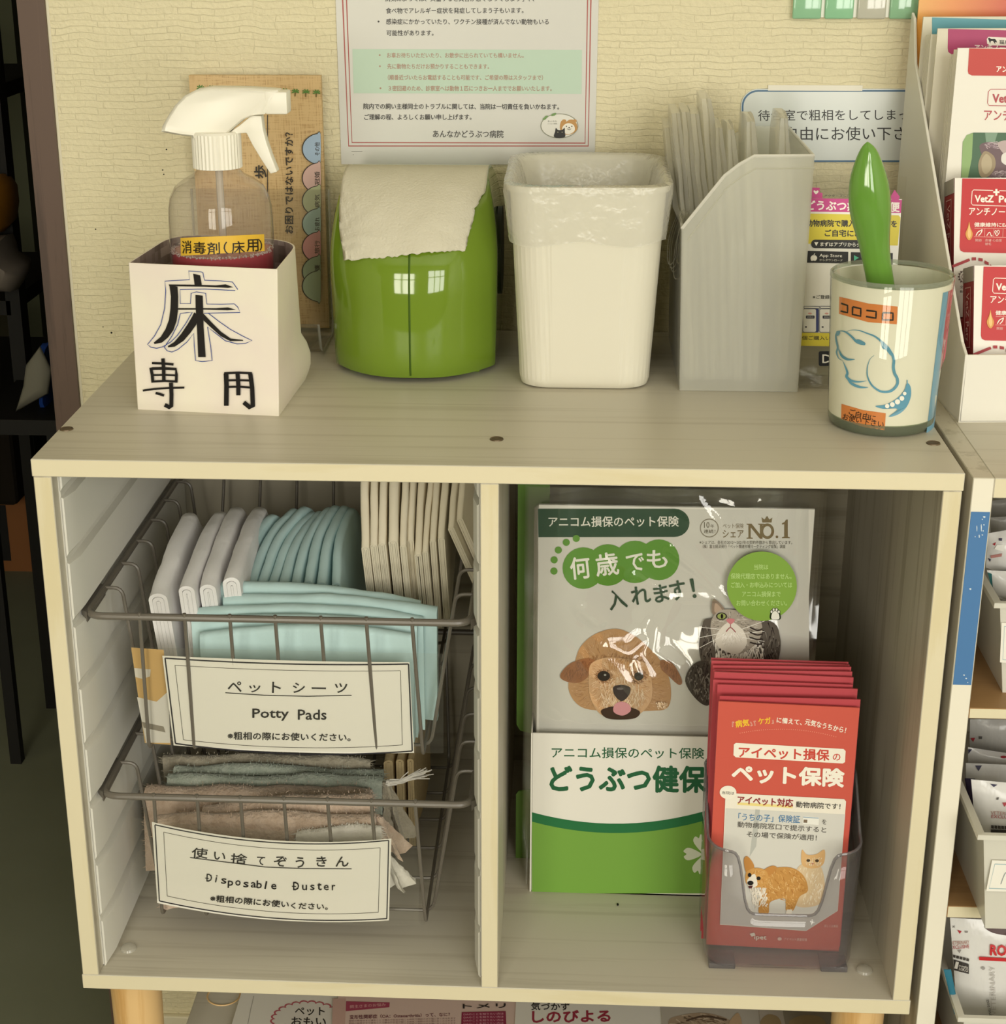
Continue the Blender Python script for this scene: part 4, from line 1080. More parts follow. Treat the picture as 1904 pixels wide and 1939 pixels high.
# ================================================================== things standing on the cabinet
# ------------------------------------------------------------------ white paper box with the floor spray
P = Vector
bfl, bfr = P((-0.2574, 0.1134, H)), P((-0.1538, 0.1016, H)); bbr, bbl = P((-0.1490, 0.200, H)), P((-0.2500, 0.222, H))
tfl, tfr = P((-0.2566, 0.1155, 0.5155)), P((-0.1503, 0.1017, 0.5149)); tbr, tbl = P((-0.1487, 0.202, 0.5149)), P((-0.2484, 0.2219, 0.5155))
bx = thing('paper_box', (-0.203, 0.16, H), 'white paper-covered carton with big black brush characters holding the spray bottle', 'box')
def ring_at(f, n=7, rb=0.036):
    c4 = [lerp(a, b, f) for a, b in ((bfl, tfl), (bfr, tfr), (bbr, tbr), (bbl, tbl))]
    if f < 0.35:   # the folded paper bulges at the lower right
        c4[2] = c4[2] + P((0.006 * math.sin(math.pi * f / 0.35), 0.004, 0))
    out = []
    for i in range(4):
        a, b, c = c4[i - 1], c4[i], c4[(i + 1) % 4]; rr = 0.0012 if i < 2 else rb * (0.25 + 0.75 * f)
        d1, d2 = (a - b).normalized(), (c - b).normalized()
        for k in range(n + 1):
            t = k / n; out.append((b + d1 * rr) * (1 - t) ** 2 + b * 2 * t * (1 - t) + (b + d2 * rr) * t * t)
    return out
rows = [ring_at(f) for f in (0, 0.06, 0.12, 0.2, 0.28, 0.36, 0.5, 0.65, 0.8, 0.9, 1.0)]
cen = lambda r_: sum(r_, P((0, 0, 0))) / len(r_)
inner = [[q + (cen(r_) - q).normalized() * 0.0014 for q in r_] for r_ in rows[:4:-1]]
mb = MB(); mb.grid(rows, 0, True); mb.grid([rows[-1], inner[0]], 0, True); mb.add(rows[0], [list(range(len(rows[0])))[::-1]])
crt = mb.build('carton', pmat('white_wrapped_paper', '#e8e2d0', 0.55, 0.35, bump=(25, 0.15, 0.004), var=(18, '#e4d9cf', 0.16)), bx, smooth=30)
def checker():
    m, nt, b, o_ = newmat('checkered_lining'); v = coords(nt, (1, 1, 1)); ck = nt.nodes.new('ShaderNodeTexVoronoi'); ck.distance = 'CHEBYCHEV'
    ck.inputs['Scale'].default_value = 150; ck.inputs['Randomness'].default_value = 0.0
    nt.links.new(v, ck.inputs['Vector']); sp = nt.nodes.new('ShaderNodeSeparateColor'); nt.links.new(ck.outputs['Color'], sp.inputs[0])
    r = nt.nodes.new('ShaderNodeValToRGB'); r.color_ramp.elements[0].color = C('#6f5f58'); r.color_ramp.elements[1].color = C('#b3a39c'); r.color_ramp.interpolation = 'LINEAR'
    nt.links.new(sp.outputs[0], r.inputs[0]); nt.links.new(r.outputs[0], b.inputs['Base Color']); b.inputs['Roughness'].default_value = 0.6; return m
mb = MB(); mb.grid(inner, 0, True); mb.build('lining', checker(), crt, smooth=30)
fn = (bfr - bfl).cross(tfl - bfl).normalized()
hb = flat(bfl + fn * 0.0 - P((0, 0.0009, 0)), fn)
A = Art(hb, (220, 420, 4.533), h0=0.0006)
INK = '#221f1d'; PEN = '#2a4390'
# big character: brush strokes
A.poly([(662, 444), (722, 458), (735, 530), (735, 552), (676, 548)], INK)
A.poly([(452, 536), (640, 538), (860, 544), (940, 535), (1008, 560), (960, 566), (760, 556), (520, 552), (458, 550)], INK)
A.poly([(458, 540), (528, 556), (534, 640), (532, 760), (520, 850), (492, 930), (448, 990), (395, 1035), (330, 1048), (326, 1034), (385, 985), (425, 920), (455, 840), (468, 740), (472, 640)], INK)
A.poly([(682, 626), (744, 632), (748, 740), (752, 900), (770, 1160), (706, 1160), (694, 880), (684, 740)], INK)
A.poly([(532, 740), (700, 740), (860, 740), (960, 733), (1030, 752), (960, 758), (760, 752), (532, 753)], INK)
A.poly([(672, 775), (705, 800), (690, 880), (640, 950), (580, 1020), (505, 1070), (448, 1076), (446, 1064), (500, 1030), (560, 960), (620, 870), (655, 810)], INK)
A.poly([(750, 785), (820, 860), (900, 940), (985, 1000), (1090, 1012), (1092, 1020), (980, 1022), (900, 980), (810, 900), (752, 845)], INK)
# blue outline around it
for ln_ in ([(1046, 580), (1000, 515), (900, 506), (760, 500), (746, 435), (730, 428), (624, 420), (632, 495), (420, 508), (428, 590), (418, 740), (385, 880), (330, 980), (272, 1050), (300, 1075), (350, 1084), (400, 1072), (470, 1030), (530, 970), (600, 870), (655, 775), (610, 778), (552, 786), (530, 880), (480, 980), (415, 1075)],
            [(1024, 588), (900, 582), (760, 576), (550, 580), (552, 700), (640, 700), (645, 612), (690, 600), (770, 612), (780, 704), (900, 706), (1015, 702), (1045, 730), (1066, 776), (900, 780), (756, 784)],
            [(415, 1075), (440, 1105), (480, 1116), (530, 1095), (610, 1030), (668, 955), (672, 1060), (684, 1190), (740, 1198), (826, 1190), (812, 1060), (786, 900), (850, 950), (940, 1020), (1040, 1046), (1110, 1042), (1168, 1018), (1090, 980), (980, 920), (880, 850), (790, 780)]):
    A.line(ln_, 6.0, PEN)
BK = '#1d1b1a'
# second line, two characters with a marker
def st_(pts, w_): A.line(pts, w_, BK)
st_([(310, 1210), (400, 1214), (495, 1222)], 20); st_([(404, 1170), (410, 1260), (412, 1370)], 30); st_([(300, 1250), (312, 1310), (318, 1378)], 26)
st_([(310, 1258), (400, 1256), (515, 1262), (520, 1310), (518, 1378)], 24); st_([(325, 1314), (420, 1312), (510, 1316)], 16); st_([(322, 1368), (420, 1364), (520, 1368)], 18)
st_([(232, 1446), (330, 1432), (460, 1424), (588, 1420)], 17); st_([(474, 1378), (478, 1480), (476, 1580), (462, 1590), (420, 1568)], 34); st_([(342, 1466), (378, 1476), (414, 1488)], 22)
st_([(946, 1298), (950, 1400), (948, 1576)], 40); st_([(930, 1298), (1050, 1292), (1168, 1298)], 20); st_([(1154, 1300), (1170, 1420), (1176, 1580), (1150, 1590), (1098, 1546)], 38)
st_([(965, 1358), (1060, 1356), (1160, 1360)], 18); st_([(968, 1414), (1060, 1412), (1165, 1420)], 18); st_([(1045, 1300), (1052, 1400), (1052, 1486)], 36)
A.build('lettering', crt, M['ink_matt'])

# spray bottle standing in the box
bc = P((-0.1985, 0.155, H + 0.0015))
sb = thing('spray_bottle', bc, 'clear trigger spray bottle of red disinfectant with a white sprayer, inside the paper box', 'bottle')
zsh = 0.5445 - bc.z
prof = [(0.001, 0.0), (0.033, 0.0), (0.0362, 0.004), (0.0368, 0.02), (0.0368, zsh - 0.016), (0.0366, zsh - 0.004), (0.0361, zsh + 0.004), (0.0348, zsh + 0.0105), (0.0310, zsh + 0.0178), (0.0245, zsh + 0.0228), (0.0180, zsh + 0.0262), (0.0150, zsh + 0.0295), (0.0145, zsh + 0.036)]
mb = MB(); mb.lathe(prof, bc, 48); mb.build('bottle_body', M['bottle'], sb, smooth=60)
zl = onY(420, 492, 0.118).z - bc.z
mb = MB(); mb.lathe([(0.001, 0.0012), (0.032, 0.0012), (0.0356, 0.005), (0.0360, 0.02), (0.0360, zl), (0.001, zl)], bc, 48)
mb.build('liquid', M['liquid'], sb, smooth=40)
mb = MB(); rnd = random.Random(3)
for k in range(420):
    a = rnd.uniform(0, 2 * math.pi); r_ = 0.0362 - rnd.random() ** 2 * 0.003
    mb.ball((bc.x + r_ * math.cos(a), bc.y + r_ * math.sin(a), bc.z + zl + rnd.uniform(-0.0004, 0.0012)), rnd.uniform(0.0003, 0.0007), 6)
o = mb.build('foam', film('foam_bubbles', (0.9, 0.85, 0.85, 1), 0.1, 1.4, haze=0.5, haze_col=(0.85, 0.75, 0.75, 1)), sb); o['kind'] = 'stuff'
mb = MB(); mb.tube([bc + P((0, 0, 0.006)), bc + P((0.001, 0, 0.08)), bc + P((0.0005, 0, zsh + 0.04))], 0.0026, 10)
mb.build('dip_tube', film('dip_tube_plastic', (0.9, 0.9, 0.88, 1), 0.2, 1.4, haze=0.4, haze_col=(0.88, 0.85, 0.8, 1)), sb)
zc0, zc1 = zsh + 0.0305, zsh + 0.0560
mb = MB(); rows = []
for z_, r_ in ((zc0, 0.0150), (zc0 + 0.0005, 0.0168), (zc1 - 0.0015, 0.0168), (zc1, 0.0155), (zc1, 0.001)):
    rows.append([(bc.x + (r_ * (1 + (0.025 if k % 2 else -0.01) * (r_ > .016))) * math.cos(2 * math.pi * k / 72), bc.y + (r_ * (1 + (0.025 if k % 2 else -0.01) * (r_ > .016))) * math.sin(2 * math.pi * k / 72), bc.z + z_) for k in range(72)])
mb.grid(rows, 0, True); mb.build('ribbed_collar', M['white_plastic'], sb, smooth=30)
# sprayer head: side outline swept across its width, narrower at the top (picture columns on the plane through the bottle axis)
def hp_(x, y): return onY(x, y, bc.y)
hc = cp(0, 0, 2.72)
outl = [(846, 670), (852, 640), (880, 590), (915, 535), (965, 485), (1020, 458), (1090, 446), (1200, 447), (1300, 450), (1400, 456), (1440, 460), (1440, 470), (1375, 580), (1320, 585), (1270, 605), (1210, 655), (1170, 690), (1140, 716), (1010, 716), (1002, 694), (930, 686)]
pts = [hp_(*hc(*q_)) for q_ in outl]
cz = sum(p_.z for p_ in pts) / len(pts)
mb = MB(); rows = []
for (dy, sh) in ((-0.0098, 0.86), (-0.0108, 0.93), (-0.0090, 1.0), (0.0090, 1.0), (0.0108, 0.93), (0.0098, 0.86)):
    cxm = sum(p_.x for p_ in pts) / len(pts)
    rows.append([P((cxm + (p_.x - cxm) * (1 if sh == 1 else sh * .985 + .01), bc.y + dy * (1.0 - 0.25 * max(0, (p_.z - cz) / 0.02)), cz + (p_.z - cz) * sh)) for p_ in pts])
mb.grid(rows, 0, True); mb.add(rows[0], [list(range(len(pts)))[::-1]]); mb.add(rows[-1], [list(range(len(pts)))])
shd = mb.build('sprayer_head', M['white_plastic'], sb, smooth=50, bevel=0.0)
a_, b_ = hp_(*hc(1372, 466)), hp_(*hc(1490, 582))
mb = MB(); mb.box(a_.x, b_.x, bc.y - 0.0088, bc.y + 0.0088, b_.z, a_.z); mb.build('nozzle', M['white_plastic'], shd, smooth=30, bevel=0.0012)
tr_ = [(1300, 590), (1352, 592), (1360, 660), (1378, 730), (1402, 800), (1434, 880), (1398, 890), (1350, 815), (1305, 740), (1275, 680), (1170, 690), (1240, 640)]
mb = MB(); pts = [hp_(*hc(*q_)) for q_ in tr_]
mb.prism([P((p_.x, bc.y - 0.0052, p_.z)) for p_ in pts], (0, 0.0104, 0)); mb.build('trigger', M['white_plastic'], shd, smooth=30, bevel=0.0009)
# yellow label wrapped on the bottle
hr = round_hit(bc, lambda z: 0.0370)
A = Art(hr, (220, 420, 4.533), sub=10)
A.quadgrid((552, 138), (1268, 106), (1272, 250), (556, 292), '#e0b53a', 24, 1)
A.h += 0.0002
for t_, xa, xb, y_, h_ in (('消', 570, 650, 272, 108), ('毒', 665, 770, 278, 104), ('剤', 785, 890, 282, 104), ('（', 928, 962, 280, 106), ('床', 992, 1102, 274, 106), ('用', 1118, 1218, 256, 104), ('）', 1228, 1254, 246, 100)):
    A.text(t_, (xa, y_), (xb, y_ - 4), h_, '#231a10', 0.012)
A.build('yellow_label', sb)['label'] = 'yellow label with black handwriting'

# ------------------------------------------------------------------ bamboo-look brochure in a clear stand against the wall
by = 0.338
bl_, br_ = onY(360, 632, by), onY(606, 632, by); ztp = onY(480, 143, by).z
bro = thing('brochure', ((bl_.x + br_.x) / 2, by, H + 0.004), 'bamboo-patterned brochure turned sideways, standing behind the spray bottle', 'brochure')
mb = MB(); mb.box(onY(357, 140, by).x, onY(607, 145, by).x, by, by + 0.006, H + 0.004, ztp)
def weave():
    m, nt, b, o_ = newmat('bamboo_print')
    n1 = nt.nodes.new('ShaderNodeTexNoise'); nt.links.new(coords(nt, (900, 40, 60)), n1.inputs['Vector']); n1.inputs['Scale'].default_value = 1
    n2 = nt.nodes.new('ShaderNodeTexNoise'); nt.links.new(coords(nt, (60, 40, 900)), n2.inputs['Vector']); n2.inputs['Scale'].default_value = 1
    ad = nt.nodes.new('ShaderNodeMath'); ad.operation = 'ADD'; nt.links.new(n1.outputs['Fac'], ad.inputs[0]); nt.links.new(n2.outputs['Fac'], ad.inputs[1])
    r = nt.nodes.new('ShaderNodeValToRGB'); r.color_ramp.elements[0].position = 0.75; r.color_ramp.elements[0].color = C('#b5925e'); r.color_ramp.elements[1].position = 1.25; r.color_ramp.elements[1].color = C('#cfb07c')
    nt.links.new(ad.outputs[0], r.inputs[0]); nt.links.new(r.outputs[0], b.inputs['Base Color']); b.inputs['Roughness'].default_value = 0.45; return m
mb.build('pages', weave(), bro, smooth=0)
A = Art(flat((0, by, 0), N_), (0, 0, 2.72))
for k in range(12):
    x_ = 1032 + 54.5 * k; y_ = 446 + 2.1 * k
    A.line([(x_, y_ + 6), (x_ - 2, y_ + 30)], 6, '#6a5a26')
    for a0 in (-150, -110, -60, -20, 20, 160): A.line([(x_, y_ + 6), (x_ + 20 * math.cos(math.radians(a0)), y_ + 6 + 16 * math.sin(math.radians(a0)))], 6, '#4f7a2c')
A.line([(1380, 590), (1380, 1010)], 4, '#2a2018')
A.text('歩', (1374, 916), (1374, 850), 62, '#1d1712', 0.02); A.text('一', (1374, 826), (1374, 760), 8, '#1d1712', 0.0)
A.text('お困りではないですか？', (1512, 1200), (1512, 680), 42, '#1d1712', 0.02)
for cy_, col_, t_ in ((765, '#9fb6cf', 'その他'), (915, '#d3b0a8', '冠婚'), (1033, '#b9bf96', '病気'), (1150, '#a9c0b4', 'お疲れ'), (1270, '#d99a94', '旅行'), (1395, '#9aa886', '介護'), (1470, '#a3b08c', '')):
    A.blob([(1652 + 0, cy_ - 82)] + [(1652 + 96 * math.cos(math.radians(q_)), cy_ + 82 * math.sin(math.radians(q_))) for q_ in range(-100, -261, -16)] + [(1652, cy_ + 82)], '#2c2218', 2)
    A.blob([(1652 + 0, cy_ - 78)] + [(1652 + 91 * math.cos(math.radians(q_)), cy_ + 78 * math.sin(math.radians(q_))) for q_ in range(-100, -261, -16)] + [(1652, cy_ + 78)], col_, 2)
    if t_: A.text(t_, (1648, cy_ + 34), (1648, cy_ - 34), 26, '#2a231a', 0.015)
A.build('printing', bro)
sx0, sx1 = -0.2585, -0.1465
stn = thing('acrylic_stand', ((sx0 + sx1) / 2, 0.31, H), 'clear acrylic stand holding the bamboo-patterned brochure', 'stand')
mb = MB(); rows = []
for q_ in fillet([(0, 0.333, 0.530), (0, 0.3325, H + 0.0022), (0, 0.262, H + 0.0022), (0, 0.252, H + 0.028)], 0.012, 6):
    rows.append([(sx0, q_.y, q_.z), (sx1, q_.y, q_.z)])
mb.grid(rows); mb.build('bent_sheet', M['acrylic'], stn, smooth=50, solid=0.0022)
mb = MB()
for xx in (sx0, sx1): mb.tube([P((xx, r_[0][1], r_[0][2])) for r_ in rows], 0.0011, 6)
mb.build('polished_edge', M['glass'] if False else film('acrylic_edge_light', (0.8, 0.8, 0.76, 1), 0.08, 1.5, haze=0.3, haze_col=(0.85, 0.83, 0.74, 1)), stn)

# ------------------------------------------------------------------ green paper-towel dispenser
dx, dz0 = -0.0690, H + 0.0040
dsp = thing('towel_dispenser', (dx, 0.27, H), 'glossy green plastic paper dispenser with a rounded front, in the middle of the cabinet top', 'dispenser')
zT = 0.5555
def dsection(z):
    """plan outline from back left round the front to back right"""
    f = (z - dz0) / (zT - dz0)
    hw_ = 0.0632 - 0.0020 * (1 - f) ** 2
    if f > 0.55: hw_ -= 0.010 * ((f - 0.55) / 0.45) ** 2
    yf = 0.1865 + 0.004 * f
    if f > 0.45: yf += 0.100 * (1 - math.sqrt(max(0, 1 - ((f - 0.45) / 0.551) ** 2)))
    if f < 0.06: yf += 0.003 * (1 - f / 0.06)
    g = max(0, (z - 0.527) / (zT + 0.0004 - 0.527)); yb = 0.345 - 0.052 * (1 - math.sqrt(max(0, 1 - g * g)))
    bul = 0.040 * (1 - 0.55 * max(0, f - .3)) * (1 - 0.95 * max(0, (f - 0.7) / 0.3) ** 2)
    out = []
    n = 28
    for k in range(n + 1):
        u = -1 + 2 * k / n
        x = dx + hw_ * (abs(u) ** 0.85) * (1 if u > 0 else -1)
        y = min(yf + bul * abs(u) ** 2.2, yb - 0.0006)
        # soft corner
        out.append(P((x, y, z)))
    e = out[-1]; s_ = out[0]
    side = [P((s_.x - 0.0002, lerp(min(s_.y + 0.004, yb), yb, t), z)) for t in (1, 0.6, 0.25, 0.04)]
    side2 = [P((e.x + 0.0002, lerp(min(e.y + 0.004, yb), yb, t), z)) for t in (0.04, 0.25, 0.6, 1)]
    return side + out + side2
zs = [dz0 + (zT - dz0) * f for f in (0, 0.015, 0.05, 0.15, 0.3, 0.4, 0.45, 0.5, 0.56, 0.62, 0.68, 0.74, 0.8, 0.85, 0.9, 0.94, 0.97, 0.99, 1.0)]
rows = [dsection(z) for z in zs]
sh = [P((q_.x + (dx - q_.x) * .03, q_.y + 0.003, q_.z)) for q_ in rows[0]]
mb = MB(); mb.grid([sh] + rows)
n = len(rows[0])
for i in range(len(rows) - 1): mb.add([rows[i][0], rows[i][-1], rows[i + 1][-1], rows[i + 1][0]], [(0, 1, 2, 3)])
mb.add(rows[-1], [list(range(n))]); mb.add(sh, [list(range(n))[::-1]])
mb.build('shell', M['green'], dsp, smooth=60)
# seam down the front centre, top slot, side disc, feet
k0 = 4 + 14
mb = MB(); mb.tube([P((dx, r_[k0].y + 0.0002, r_[k0].z)) for r_ in rows[1:]], 0.00085, 6); mb.build('front_seam', pmat('seam_green', '#3f5a14', 0.5, 0.3), dsp)
mb = MB(); mb.box(dx - 0.022, dx + 0.022, 0.2908, 0.2924, zT - 0.004, zT - 0.0003); mb.build('paper_slot', M['green_dark'], dsp)
mb = MB()
for sgn in (-1, 1):
    xx = dx + sgn * 0.0630
    mb.add([(xx + sgn * 0.0016, 0.285 + 0.034 * math.cos(2 * math.pi * k / 32), 0.492 + 0.034 * math.sin(2 * math.pi * k / 32)) for k in range(32)], [list(range(32))])
    rows2 = [[(xx + sgn * d_, 0.285 + 0.034 * math.cos(2 * math.pi * k / 32), 0.492 + 0.034 * math.sin(2 * math.pi * k / 32)) for k in range(32)] for d_ in (-0.002, 0.0016)]
    mb.grid(rows2, 0, True)
mb.build('side_disc', M['green_dark'], dsp)
for xa in (dx - 0.050, dx + 0.034):
    for ya in (0.222, 0.322): mb = MB(); mb.box(xa, xa + 0.016, ya, ya + 0.013, H, dz0 + 0.001); mb.build('foot', M['green'], dsp, bevel=0.001)
mb = MB(); mb.box(dx - 0.06, dx + 0.06, 0.245, 0.3445, H + 0.0005, dz0 + 0.0005); mb.build('base_plate', M['green_dark'], dsp)
# sheet of towel drawn over the front
def front_y(x, z):
    """front surface of the shell at (x, z)"""
    f = (z - dz0) / (zT - dz0); s_ = dsection(min(z, zT - 0.0001)); best = min(s_[4:-4], key=lambda q_: abs(q_.x - x)); return best.y
def tow(px, py):
    Yg = 0.2
    for _ in range(12):
        p_ = onY(px, py, Yg); Yg = 0.5 * Yg + 0.5 * front_y(p_.x, p_.z)
    p_ = onY(px, py, Yg); return p_
ptop = [(655, 320), (924, 323)]
left = [(655, 320), (650, 335), (646, 355), (644, 380), (643, 405), (643, 430), (646, 455), (650, 475), (652, 494)]
right = [(924, 323), (922, 345), (919, 362), (908, 382), (897, 400), (895, 425), (890, 440), (884, 462), (880, 474)]
rows = []
rnd = random.Random(11)
for j in range(33):
    v = j / 32; q_ = v * 8; i = min(7, int(q_)); t = q_ - i
    la = (lerp(left[i][0], left[i + 1][0], t), lerp(left[i][1], left[i + 1][1], t)); ra = (lerp(right[i][0], right[i + 1][0], t), lerp(right[i][1], right[i + 1][1], t))
    ra = (ra[0] + rnd.uniform(-2, 2) * (v > .2), ra[1]); row = []
    for k in range(49):
        u = k / 48; px, py = lerp(la[0], ra[0], u), lerp(la[1], ra[1], u)
        if j == 32: py += rnd.uniform(-1.5, 2.5)
        p_ = tow(px, py); off = 0.0022 + 0.0016 * math.sin(u * 9 + v * 2) * v + 0.0008 * noise.noise(P((u * 6, v * 6, 3)))
        row.append(p_ + P((0, -off, off * 0.4)))
    rows.append(row)
# the part lying back to the slot
back = [[P((p_.x, y_, z_)) for p_ in rows[0]] for y_, z_ in ((0.2960, zT - 0.0035), (0.2945, zT - 0.0005), (0.2915, zT + 0.0010))]
mb = MB(); mb.grid(back + rows); tw = mb.build('paper_towel', M['tissue'], None, smooth=60, solid=0.0004)
tag(tw, 'torn sheet of off-white paper towel draped over the front of the green dispenser', 'towel')

# ------------------------------------------------------------------ ivory waste bin with a liner
bcx, bcy = 0.0605, 0.2430
bin_ = thing('waste_bin', (bcx, bcy, H), 'small ivory waste bin with fluted corners and a translucent liner, between dispenser and bag box', 'bin')
zR = 0.5610
def bsec(f, ins=0.0, flute=True, n=24):
    hx_, hy_ = lerp(0.0480, 0.0560, f) - ins, lerp(0.0660, 0.0775, f) - ins
    r_ = 0.020 + 0.003 * f; raw = rrect_pts(hx_, hy_, r_, n); out = []
    for i in range(len(raw)):
        a, b = P((raw[i][0], raw[i][1], 0)), P((raw[(i + 1) % len(raw)][0], raw[(i + 1) % len(raw)][1], 0)); m = 90
        out += [a.lerp(b, k / m) for k in range(m)] if i % (n + 1) == n else [a]
    return out
def bring(f, z, ins=0.0, flute=0.0):
    o_ = bsec(f, ins); res = []
    arc = 0.0
    for i, q_ in enumerate(o_):
        arc += (q_ - o_[i - 1]).length
        d_ = P((q_.x, q_.y, 0)).normalized(); fl = 0.0
        if flute and abs(q_.x) > 0.026: fl = flute * (0.5 + 0.5 * math.sin(arc / lerp(0.0039, 0.0045, f) * 2 * math.pi))
        res.append(P((bcx + q_.x, bcy + q_.y, z)) - d_ * fl)
    return res
rows = [bring(0, H + 0.0008, 0.006), bring(0, H, 0.004), bring(0, H + 0.0015, 0.001), bring(0.02, H + 0.006)]
for f in (0.05, 0.3, 0.6, 0.9, 0.94): rows.append(bring(f, lerp(H, zR, f), 0, 0.0009 if f < 0.93 else 0))
rows += [bring(0.95, lerp(H, zR, 0.965), 0), bring(0.96, lerp(H, zR, 0.97), -0.0022), bring(1.0, zR - 0.0012, -0.0026), bring(1.0, zR, -0.0014), bring(1.0, zR, 0.0008), bring(1.0, zR - 0.003, 0.0018)]
for f in (0.8, 0.5, 0.2, 0.03): rows.append(bring(f, lerp(H + 0.002, zR, f), 0.0022))
mb = MB(); mb.grid(rows, 0, True); mb.add(rows[-1], [list(range(len(rows[-1])))]); mb.add(rows[0], [list(range(len(rows[0])))[::-1]])
mb.build('body', M['bin'], bin_, smooth=50)
rows = []
zlow_ = onY(1100, 466, 0.165).z
for (f, z, ins) in ((0.74, zlow_, -0.0024), (0.80, zlow_ + 0.012, -0.0034), (0.9, zR - 0.016, -0.0036), (0.96, zR - 0.006, -0.0046), (1.0, zR + 0.0006, -0.0040), (1.0, zR + 0.0018, 0.0), (0.97, zR - 0.004, 0.0042), (0.85, zR - 0.022, 0.0065), (0.6, zR - 0.06, 0.008), (0.3, zR - 0.1, 0.012), (0.12, H + 0.012, 0.018)):
    r_ = bring(f, z, ins); m = []
    for i, q_ in enumerate(r_):
        nz = noise.noise_vector(P((q_.x * 55, q_.y * 55, z * 55)))
        amp = 0.0009 if ins < 0 else (0.0006 if z > zR - .01 else 0.0035)
        dz = 0.004 * noise.noise(P((q_.x * 26, q_.y * 26, 1))) if z == zlow_ else 0
        d_ = P((q_.x - bcx, q_.y - bcy, 0)).normalized()
        m.append(q_ + (d_ * abs(nz.x) * (1 if ins < 0 else -1) + P((0, 0, nz.z * (.3 if abs(ins) < .005 else 1)))) * amp + P((0, 0, dz)))
    rows.append(m)
mb = MB(); mb.grid(rows, 0, True); mb.add(rows[-1], [list(range(len(rows[-1])))])
tag(mb.build('bin_liner', M['liner'], None, smooth=70), 'translucent plastic liner bag folded over the rim of the ivory bin', 'bag')
# ------------------------------------------------------------------ frosted box of plastic bags
gx0, gx1, gy0, gy1 = 0.1290, 0.2165, 0.1785, 0.3320
fb = thing('bag_box', ((gx0 + gx1) / 2, 0.255, H), 'frosted plastic file box with a slanted opening, full of folded bags, right of the bin', 'box')
a0, a1, a2 = onY(1290, 432, gy0), onY(1400, 303, gy0), onY(1538, 295, gy0)
zA, zB, zCc = a0.z, a1.z, a2.z
fx0b, fx1b = onY(1287, 740, gy0).x, onY(1508, 742, gy0).x
fx0t, fx1t = onY(1291, 435, gy0).x, onY(1540, 295, gy0).x
mb = MB()
front = [(fx0b, H + 0.0005), (fx1b, H + 0.0005), (fx1t, zCc), (a1.x + 0.010, zCc - 0.0004), (a1.x, zB - 0.003), (a1.x - 0.010, zB - 0.011), (fx0t, zA)]
mb.add([(x, gy0, z) for x, z in front], [list(range(len(front)))])
back = [(fx0b, H + 0.0005), (fx1b, H + 0.0005), (fx1t, zCc), (fx0t, zCc)]
mb.add([(fx1b, gy0, H + .0005), (fx1t, gy0, zCc), (fx1t, gy1, zCc), (fx1b, gy1, H + .0005)], [(0, 1, 2, 3)])
mb.add([(fx0b, gy0, H + .0005), (fx0t, gy0, zA), (fx0t, gy1, zA + 0.02), (fx0b, gy1, H + .0005)], [(0, 1, 2, 3)])
mb.add([(fx0b, gy1, H + .0005), (fx1b, gy1, H + .0005), (fx1t, gy1, zCc), (fx1t - .03, gy1, zCc), (fx0t, gy1, zA + 0.02)], [(0, 1, 2, 3, 4)])
mb.add([(fx0b, gy0, H + .0006), (fx1b, gy0, H + .0006), (fx1b, gy1, H + .0006), (fx0b, gy1, H + .0006)], [(0, 1, 2, 3)])
mb.build('shell', M['frost'], fb, smooth=0, solid=0.0016, weld=True)
# broad lip along the cut
lip = [(fx0t, zA), (a1.x - 0.010, zB - 0.011), (a1.x, zB - 0.003), (a1.x + 0.010, zCc - 0.0004), (fx1t, zCc)]
mb = MB(); mb.tube([(x, gy0, z) for x, z in lip], 0.0013, 6)
mb.tube([(fx1t, gy0, zCc), (fx1t, gy1, zCc)], 0.0011, 6); mb.tube([(fx0t, gy0, zA), (fx0t, gy1, zA + .02)], 0.0011, 6)
off = [(x + .004 if i == 0 else x + .0015, z - 0.0085) for i, (x, z) in enumerate(lip)]
mb.build('rim', film('frosted_edge', (0.9, 0.9, 0.86, 1), 0.3, 1.45, haze=0.75, haze_col=(0.9, 0.88, 0.82, 1)), fb)
mb = MB(); mb.tube([(x, gy0 - 0.0006, z) for x, z in off], 0.0006, 5); mb.build('lip_fold', M['frost'], fb)
GB = 'folded plastic bags in the frosted box'
bags = [  # top centre (px, py, y), width across, lean, half-depth, foot x shift
    (1262, 232, 0.300, 0.007, 'leftmost folded plastic bag in the frosted box, tucked beside the bin'),
    (1275, 205, 0.285, 0.007, 'folded plastic bag in the frosted box, second from the left with a sharp top fold'),
    (1293, 203, 0.285, 0.007, 'folded plastic bag in the frosted box, third from the left'),
    (1311, 206, 0.280, 0.007, 'folded plastic bag in the frosted box, fourth from the left'),
    (1331, 178, 0.290, 0.008, 'tallest folded plastic bag in the frosted box'),
    (1356, 222, 0.262, 0.009, 'folded plastic bag with a crinkled top, right of the tallest bag'),
    (1378, 225, 0.255, 0.010, 'crinkled plastic bag in the middle of the frosted box'),
    (1415, 210, 0.245, 0.012, 'puffy plastic bag standing before the blue bordered sign'),
    (1476, 204, 0.260, 0.011, 'rightmost plastic bag in the frosted box, its rounded top covering part of the sign')]
